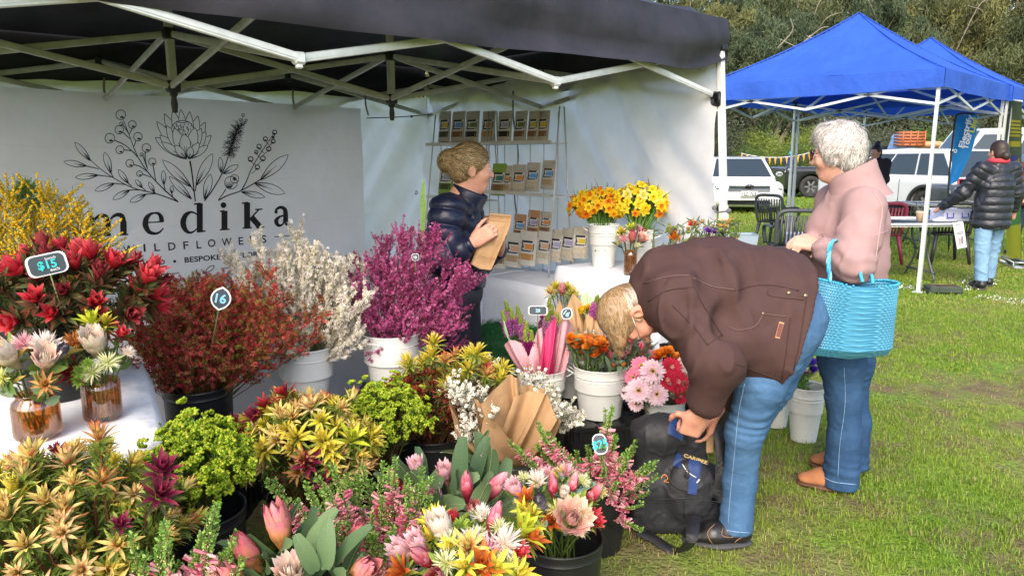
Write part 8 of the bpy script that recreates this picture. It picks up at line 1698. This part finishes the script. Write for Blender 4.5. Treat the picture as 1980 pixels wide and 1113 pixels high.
def sheet(name,label,cat,pts,m,prints=(),th=.002,bend=.02):
 """flat paper or cloth through four corner points, with printed bars (u0,u1,v0,v1,material)"""
 p=[np.asarray(x) for x in pts]; nn = nrm(np.cross(p[1] - p[0],p[3] - p[0])); nn = nn * (-1 if nn @ (p[0] - A(0,0,CH)) > 0 else 1); f=lambda u,v: (p[0]*(1 - u)+p[1]*u)*(1 - v)+(p[3]*(1 - u)+p[2]*u)*v+nn * bend*math.sin(v*5)*math.sin(u*3)
 t=thing(name,label,cat,p[3]); g=G(); g.grid([[f(u,v) for u in np.linspace(0,1,9)] for v in np.linspace(0,1,13)]); g.build('sheet',m,t)
 for u0,u1,v0,v1,mm in prints: g=G(); g.grid([[f(u,v)+nn * .003 for u in np.linspace(u0,u1,4)] for v in np.linspace(v0,v1,4)]); g.build('print',mm,t)
 return t,f,nn
WP=mat('white_paper',(.74,.74,.74),.7,var=.02,transl=.2); DKP=mat('print_grey',(.22,.22,.27),.7,var=.3,vs=60); PKP=mat('print_pink',(.55,.30,.34),.7,var=.3,vs=40); YP=mat('print_yellow',(.66,.58,.03),.7,var=.1)
sheet('flyer','white printed flyer hanging from the folding table corner','flyer',[P(1842,430,8.2),P(1862,428,8.2),P(1870,478,8.2),P(1851,482,8.2)],WP,((.15,.8,.08,.12,DKP),(.2,.7,.15,.18,DKP),(.15,.85,.36,.40,DKP),(.15,.8,.42,.45,DKP),(.3,.5,.6,.88,PKP),(.55,.75,.55,.85,DKP)))
sheet('flyer','small white flyer edge between the legs of the woman in pale jeans','flyer',[P(1896,440,8.7),P(1905,440,8.7),P(1906,465,8.7),P(1896,468,8.7)],WP)
GB_=mat('olive_vinyl',(.10,.14,.055),.5,var=.1); PUP=[P(1943,192,10.3),P(1976,196,9.7),P(1974,497,9.7),P(1947,505,10.3)]
def pullup():
 ye=mat('vinyl_yellow',(.70,.66,.04),.5,var=.04); lm=mat('vinyl_lime',(.10,.33,.09),.5); t,f,nn = sheet('pull_up_banner','olive green and yellow pull-up banner beside the gazebo leg','banner',PUP,GB_,[(.25,.95,.12+.022*k,.134+.022*k,YP) for k in range(5)]+[(.2,.95,.25,.285,YP),(.08,.22,.37,.41,YP),(0,1,.78,1,ye),(0,1,.62,.78,lm)]+[(.35,.8,.34,.46,mat('vinyl_blue',(.03,.06,.35),.5)),(.3,.6,.44,.56,mat('vinyl_peach',(.62,.33,.22),.5)),(.55,.9,.36,.56,mat('vinyl_amber',(.65,.40,.03),.5)),(.35,.8,.54,.66,mat('vinyl_violet',(.30,.10,.42),.5)),(.1,.4,.52,.66,mat('vinyl_cyan',(.05,.35,.50),.5))],bend=0)
 g=G(); d=PUP[2] - PUP[3]; g.box((PUP[2]+PUP[3])/2*A(1,1,0)+A(0,0,.05),(np.linalg.norm(d[:2])+.04,.16,.09),Rz(math.atan2(d[1],d[0])),bev=.01); g.build('base',PALEALU,t); g=G(); g.tube([PUP[0],PUP[1]],.012,6); g.build('top_rail',PALEALU,t); g=G(); m_=(PUP[0]+PUP[1])/2+A(.03,.05,0); g.tube([m_,m_*A(1,1,0)],.009,6); g.build('pole',PALEALU,t)
pullup()
def feather():
 t=thing('feather_flag','sky blue feather flag with white and yellow slanted words','flag',A(*P(1838,360,11.5)[:2],0)); Yf=11.6; m=mat('flag_cyan',(.015,.27,.66),.6,var=.05,transl=.3); L=[P(1849,224,Yf),P(1845,270,Yf),P(1840,320,Yf),P(1833,362,Yf)]; R_=[P(1884,222,Yf),P(1889,232,Yf),P(1878,290,Yf),P(1850,350,Yf)]; Lc,Rc=catmull(L,6),catmull(R_,6); s=np.linspace(0,1,8); Q=Lc[:,None]*(1 - s)[None,:,None]+Rc[:,None]*s[None,:,None]; Q[...,1]+=.03*np.sin(s*4)[None] ; g=G(); g.grid(Q); g.build('flag',m,t)
 g=G(); p=catmull([P(1836,470,Yf),P(1834,362,Yf),P(1846,240,Yf),P(1852,222,Yf),P(1870,219,Yf),P(1886,222,Yf)],6); p[0][2]=0; g.tube(p,.014,6); g.build('pole',BLACKP,t); u=nrm(P(1872,226,Yf) - P(1856,282,Yf)); v=nrm(np.cross(np.cross(u,A(-1,0,.0)),u)); v=nrm(np.cross(A(0,-1,0),u)); w=mat('flag_white',(.8,.8,.8),.6,var=0); f=A(0,-.05,0); lettering('Electrify',P(1863,254,Yf)+f,u,v,.085,w,t,bold=.03,width=.50); lettering('Your',P(1866,273,Yf)+f,u,v,.085,w,t,bold=.03,width=.26); lettering('Life!',P(1878,242,Yf)+f,u,v,.085,mat('flag_lemon',(.75,.70,.05),.6,var=0),t,bold=.03,width=.22)
 g=G(); a=np.linspace(0,6.28,15)[:-1]; g.tube([P(1847+2.6*math.cos(x),292+3.2*math.sin(x),Yf - .05) for x in a],.008,5,closed=True); g.build('emblem',w,t)
feather()
def plastic_chair(label,c,rz,m):
 t=thing('plastic_chair',label,'chair',c,rz,'stacking plastic chairs under the gazebo'); g=G(); g.box((0,0,.42),(.46,.44,.025),bev=.01); g.build('seat',m,t,world=False)
 for sx in (-1,1):
  for sy in (-1,1): g=G(); g.tube([(sx*.19,sy*.19,.42),(sx*.25,sy*.25,.0)],[.03,.02],6); g.build('leg',m,t,world=False)
  g=G(); g.tube(catmull([(sx*.24,-.23,.0+.42),(sx*.27,-.22,.62),(sx*.27,-.05,.66),(sx*.26,.17,.66),(sx*.23,.22,.72)],6),.026,7,flat=.6); g.build('armrest',m,t,world=False)
 for k in range(9): x=-.17+.34*k/8; g=G(); g.tube([(x,.20,.43),(x*1.1,.26,.80)],.014,5,flat=.6); g.build('slat',m,t,world=False)
 g=G(); g.tube(catmull([(-.22,.20,.44),(-.24,.25,.70),(-.20,.27,.84),(0,.28,.86),(.20,.27,.84),(.24,.25,.70),(.22,.20,.44)],6),.026,7,flat=.7); g.build('back_frame',m,t,world=False)
CHM=mat('charcoal_plastic',(.045,.048,.055),.5); plastic_chair('charcoal plastic chair with a grey tub on its seat',P(1528,470,8.9)*A(1,1,0),rad(175),CHM); plastic_chair('charcoal plastic chair farther back by the gazebo pole',P(1500,440,12.2)*A(1,1,0),rad(130),CHM); plastic_chair('maroon plastic chair tucked behind the folding table',P(1698,440,10.2)*A(1,1,0),rad(180),mat('maroon_plastic',(.20,.02,.05),.5)); plastic_chair('black plastic chair under the far side of the folding table',P(1830,440,10.3)*A(1,1,0),rad(170),BLACKP)
cc=A(*P(1545,450,8.85)[:2],.435); clear_tub('grey plastic tub on the charcoal chair',cc,(.26,.2,.13),0)
def tall_tub():
 c=P(1441,450,9.2)*A(1,1,0); t=thing('carry_tub','tall translucent plastic tub with blue lettering beside the marquee leg','storage tub',c); g=G(); m=mat('pale_blue_plastic',(.42,.52,.60),.35,var=.05,transl=.35); g.lathe([(.001,0),(.13,0),(.18,.52),(.19,.53),(.17,.53),(.12,.02),(.001,.02)],4,R=Rz(.78)); g.build('tub',m,t,world=False,smooth=False); lettering('STRAX',c+A(.03,-.15,.28),A(.0,0,1),A(-1,0,0),.05,mat('print_navy',(.01,.03,.16),.6,var=0),t,bold=.03,lift=.01); g=G(); g.box((.16,-.1,.04),(.14,.14,.08),bev=.02); g.build('foot',mat('dull_green_plastic',(.06,.10,.08),.6),t,world=False)
tall_tub()
# ---------------------------------------------------------------- vehicles
GLASS=mat('car_glass',(.02,.028,.03),.06,var=0,spec=.7,coat=.5); TYRE=mat('tyre',(.03,.028,.026),.85,var=.3); RIM=mat('alloy',(.35,.35,.36),.3,.8); TRIM=mat('black_trim',(.02,.02,.022),.6); LAMP=mat('lamp_glass',(.55,.57,.60),.1,var=0,coat=.6)
def car(name,label,cat,loc,rz,L,Wd,H,paint,gh,belt=.95,clr=.20,wr=.33,axles=(.82,.80),clad=False,bonnet=.9,panes=3,tray=False,van=False,nose_r=.12):
 """x forward. gh = greenhouse x: (front base, front top, rear top, rear base)"""
 t=thing(name,label,cat,loc,rz); h=.035; s=SDF((-L/2 - .1,-Wd/2 - .1,.05),(L/2+.1,Wd/2+.1,H+.15),h); fx=gh[0]; s.box(((-L/2+fx)/2,0,(clr+belt)/2),((L/2+fx)/2,Wd/2,(belt - clr)/2),None,.10,.02); s.box(((L/2+fx)/2 - .1,0,(clr+bonnet)/2 - .02),((L/2 - fx)/2+.1,Wd/2 - .01,(bonnet - clr)/2),None,nose_r,.08)
 ax=(L/2 - axles[0],-L/2+axles[1])
 for x in ax:
  for sy in (-1,1): s.cap((x,sy*Wd/2 - sy*.16,wr),(x,sy*Wd/2+sy*.1,wr),wr+.055,None,.01,sub=True)
 s.build('body',paint,t,world=False)
 if clad:
  for x in ax:
   for sy in (-1,1): g=G(); a=np.linspace(-.25,math.pi+.25,18); g.tube([(x+(wr+.075)*math.cos(q),sy*(Wd/2+.005),wr+(wr+.075)*math.sin(q)) for q in a],.05,6,flat=1); g.build('arch_trim',TRIM,t,world=False)
  for sy in (-1,1): g=G(); g.box((0,sy*(Wd/2 - .02),clr+.09),(L - 2*wr - 1.5,.06,.20),bev=.02); g.build('sill_trim',TRIM,t,world=False)
 wb,wt=Wd/2 - .04,Wd/2 - .22; zb,zt=belt - .03,H; Bp={}; 
 for sy in (-1,1): Bp[sy]=[A(gh[0],sy*wb,zb),A(gh[1],sy*wt,zt - .03),A(gh[2],sy*wt,zt - .02),A(gh[3],sy*wb,zb)]
 l,r=Bp[1],Bp[-1]; g=G(); md=[A((gh[1]*.5+gh[2]*.5),sy*wt,zt+.015) for sy in (1,-1)]; g.add(l+r+md,[(0,1,8,2,3),(7,6,9,5,4),(1,0,4,5),(3,2,6,7),(8,1,5,9),(2,8,9,6)]); g.build('cabin',paint,t,world=False,smooth=False)
 def pane(q,n,out,nm='window',ins=.04):
  c=sum(q)/4; nn = nrm(np.cross(q[1] - q[0],q[3] - q[0])); nn = nn * (1 if nn @ out > 0 else -1); pts=[c+(p - c)*(1 - ins*2.2)+nn * .012 for p in q]; g=G(); g.add(pts+[p - nn * .02 for p in pts],[(0,1,2,3),(7,6,5,4)]+[(i,4+i,4+(i+1) % 4,(i+1) % 4) for i in range(4)]); g.build(nm,GLASS,t,world=False,smooth=False)
 for sy in (-1,1):
  b=Bp[sy]
  for k in range(panes):
   f0,f1=k/panes,(k+1)/panes; lo=lambda f: b[0]*(1 - f)+b[3]*f+(b[1] - b[0])*A(0,1,1)*.10; hi=lambda f: b[1]*(1 - f)+b[2]*f - (b[1] - b[0])*A(0,1,1)*.12; pane([lo(f0),lo(f1),hi(f1),hi(f0)],1,A(0,sy,.2),ins=.03)
 pane([l[0],r[0],r[1],l[1]],1,A(1,0,.5),'windscreen',.05); pane([l[3],r[3],r[2],l[2]],1,A(-1,0,.5),'rear_window',.06)
 for x in ax:
  for sy in (-1,1):
   g=G(); R_=Rx(-sy*math.pi/2); g.lathe([(wr*.60,-.09),(wr*.95,-.10),(wr,-.05),(wr,.07),(wr*.95,.10),(wr*.60,.10),(wr*.58,.06)],28,(x,sy*(Wd/2 - .12),wr),R=R_); w_=g.build('wheel',TYRE,t,world=False); g=G(); g.lathe([(.001,.05),(wr*.18,.06),(wr*.5,.02),(wr*.6,.09)],24,(x,sy*(Wd/2 - .12),wr),R=R_); g.build('hub',mat('hub_dark',(.05,.05,.05),.5,.5),w_,world=False)
   for k in range(6): a=k*math.pi/3; g=G(); g.box((x+.38*wr*math.cos(a),sy*(Wd/2 - .045),wr+.38*wr*math.sin(a)),(wr*.5,.02,wr*.17),Ry(-a)); g.build('spoke',RIM,w_,world=False,smooth=False)
 for sy in (-1,1):
  g=G(); g.box((L/2 - .13,sy*(Wd/2 - .26),bonnet - .17),(.20,.40,.10),Rz(-sy*.35) @ Ry(.3),bev=.03); g.build('headlight',LAMP,t,world=False); g=G(); g.box((gh[0] - .12,sy*(Wd/2+.08),belt+.07),(.10,.17,.12),bev=.03); g.build('mirror',paint,t,world=False); g=G(); g.box((-L/2+.02,sy*(Wd/2 - .14),belt - .12),(.06,.20,.22),bev=.02); g.build('tail_light',mat('tail_red',(.35,.02,.02),.2),t,world=False)
  for x in (gh[0] - .35,(gh[0]+gh[3])/2 - .1): g=G(); g.box((x,sy*(Wd/2+.004),(belt+clr)/2+.05),(.008,.012,belt - clr - .22)); g.build('door_gap',TRIM,t,world=False)
 g=G(); g.box((L/2 - .02,0,clr+.12),(.06,Wd*.62,.13),bev=.03); g.build('lower_grille',TRIM,t,world=False); return t
WPAINT=mat('white_paint',(.52,.53,.54),.25,var=.02,coat=.6); KPAINT=mat('black_paint',(.012,.012,.014),.22,var=.05,coat=.6); DPAINT=mat('slate_paint',(.05,.055,.065),.3,var=.05,coat=.5)
hy=P(1447,408,19.0)*A(1,1,0); rzh=rad(-98); hz_=car('hatchback','white hatchback facing the viewer beyond the marquee wall','car',hy+A(.3,2.2,0),rzh,4.4,1.82,1.46,WPAINT,(1.05,.25,-1.3,-2.0),.93,.19,bonnet=.86,nose_r=.2)
def plate():
 R_=Rz(rzh); b=hy+A(.3,2.2,0); u=R_ @ A(0,1,0); o=b+R_ @ A(2.235,0,0); g=G(); g.box(o+A(0,0,.52),(.02,.42,.15),R_); p=g.build('number_plate',mat('plate_white',(.7,.7,.68),.5,var=0),hz_); lettering('1SZ\u00b77LS',o+A(0,0,.52)+R_ @ A(.012,0,0),u,A(0,0,1),.085,mat('plate_ink',(.03,.03,.05),.5,var=0),p,bold=.02,width=.36); g=G(); g.box(o+A(0,0,.66) - R_ @ A(.03,0,0),(.05,1.05,.16),R_,bev=.02); g.build('grille_panel',mat('silver_panel',(.36,.37,.38),.35,.4),hz_); g=G(); a=np.linspace(0,6.283,21)[:-1]; e=o+A(0,0,.71); g.tube([e+u*.10*math.cos(x)+A(0,0,.05*math.sin(x)) for x in a],.012,5,closed=True); g.tube([e - u*.04 - A(0,0,.045),e - u*.02+A(0,0,.045)],.011,5); g.tube([e+u*.02 - A(0,0,.045),e+u*.04+A(0,0,.045)],.011,5); g.tube([e - u*.03,e+u*.03+A(0,0,.005)],.010,5); g.build('emblem',mat('emblem_dark',(.03,.03,.03),.3,.6),hz_)
plate()
uw=P(1560,374,26.5)*A(1,1,0); car('ute','black ute with muddy wheels parked side on behind the grey haired woman','ute',uw+A(1.85,.9,0),rad(180),5.3,1.9,1.82,KPAINT,(.75,.15,-1.5,-1.75),1.15,.32,.39,(.92,1.1),False,1.12,2)
car('suv','white suv with black wheel arches behind the folding tables','car',A(10.02,18.74,0),rad(110),4.3,1.85,1.66,WPAINT,(.95,.35,-1.6,-1.98),1.0,.2,.36,(.85,.80),True,.98,3)
vb_=P(1890,400,21.0)*A(1,1,0); car('van','white van with long dark windows at the right behind the feather flag','van',vb_+A(1.1,.9,0),rad(178),5.4,2.0,2.28,WPAINT,(1.75,1.05,-2.4,-2.62),1.15,.25,.36,(.9,1.0),False,1.15,3); car('station_wagon','dark station wagon behind the woman in the puffer jacket','car',P(2050,402,15.6)*A(1,1,0)+A(.2,.8,0),rad(172),4.6,1.84,1.56,DPAINT,(.9,.2,-1.8,-2.15),.95,.2,.34,(.85,.85),False,.9,3)
def produce_crate():
 c=P(1757,283,25.5); t=thing('orange_crate','orange slatted plastic crate on the load above the white suv','crate',c); m=mat('terracotta_plastic',(.38,.11,.04),.6)
 for k in range(5):
  for sy in (-.28,.28): g=G(); g.box((0,sy,.05+k*.10),(.76,.03,.07)); g.build('slat',m,t,world=False)
  for sx in (-.37,.37): g=G(); g.box((sx,0,.05+k*.10),(.03,.56,.07)); g.build('slat',m,t,world=False)
 for sx in (-.37,-.12,.12,.37): g=G(); g.box((sx,-.30,.25),(.04,.03,.52)); g.build('post',m,t,world=False)
 c2=P(1742,285,26.2); s=SDF(c2 - A(.5,.5,.2),c2+A(.5,.5,.6),.03); s.box(c2+A(0,0,.12),(.26,.4,.34),Ry(.35),.1,.05); tag(s.build('tarpaulin',mat('denim_tarp',(.16,.25,.42),.8,var=.2,wr=.02,ws=5),None,None,creases(.03,5,3)),'faded blue tarpaulin bundled beside the orange crate','tarpaulin'); c3=P(1815,287,25.5)
 g=G(); g.box(c3+A(-.3,0,-.08),(2.0,1.0,.10)); tag(g.build('pallet_load',mat('timber',(.32,.23,.12),.8,var=.3),smooth=False),'flat timber load stretching behind the white suv roof','load')
 for k,(px,w_) in enumerate(((1790,.30),(1812,.22),(1850,.30))): c4=P(px,283,25.4); s=SDF(c4 - .4,c4+.4,.03); s.ell(c4+A(0,0,.06),(w_,.2,.12),None,.03); tag(s.build('basketry',mat('wicker',(.40,.25,.12),.8,var=.3,vs=12)),('left','middle','right')[k]+' wicker piece on the timber load behind the suv','basket')
produce_crate()
# ---------------------------------------------------------------- bunting
def bunting():
 a,b=P(1432,296,40),P(1580,291,40); t=thing('bunting','string of yellow and navy pennants across the far lawn','bunting',(a+b)/2); s=np.linspace(0,1,40); p=a+(b - a)*s[:,None]; p[:,2]-=.30*(1 - (2*s - 1)**2); g=G(); g.tube(p,.015,4); g.build('cord',TAGW,t); n = 27; ms=(mat('pennant_gold',(.62,.36,.02),.7,var=.05,transl=.3),mat('pennant_navy',(.03,.03,.16),.7,var=.05,transl=.3))
 for k in range(n): i=k/n; q=a+(b - a)*(i+.015); q[2]-=.30*(1 - (2*i - 1)**2); w=(b - a)/n * .45; g=G(); g.add([q - w,q+w,q+A(.03,.02,-.42),q+w+A(0,.01,0),q - w+A(0,.01,0),q+A(.03,.03,-.42)],[(0,2,1),(3,5,4)]); g.build('pennant',ms[k % 2],t,smooth=False)
 for q in (a,b): g=G(); g.tube([q*A(1,1,0),q+A(0,0,.1)],.03,6); g.build('post',TRIM,t)
bunting()
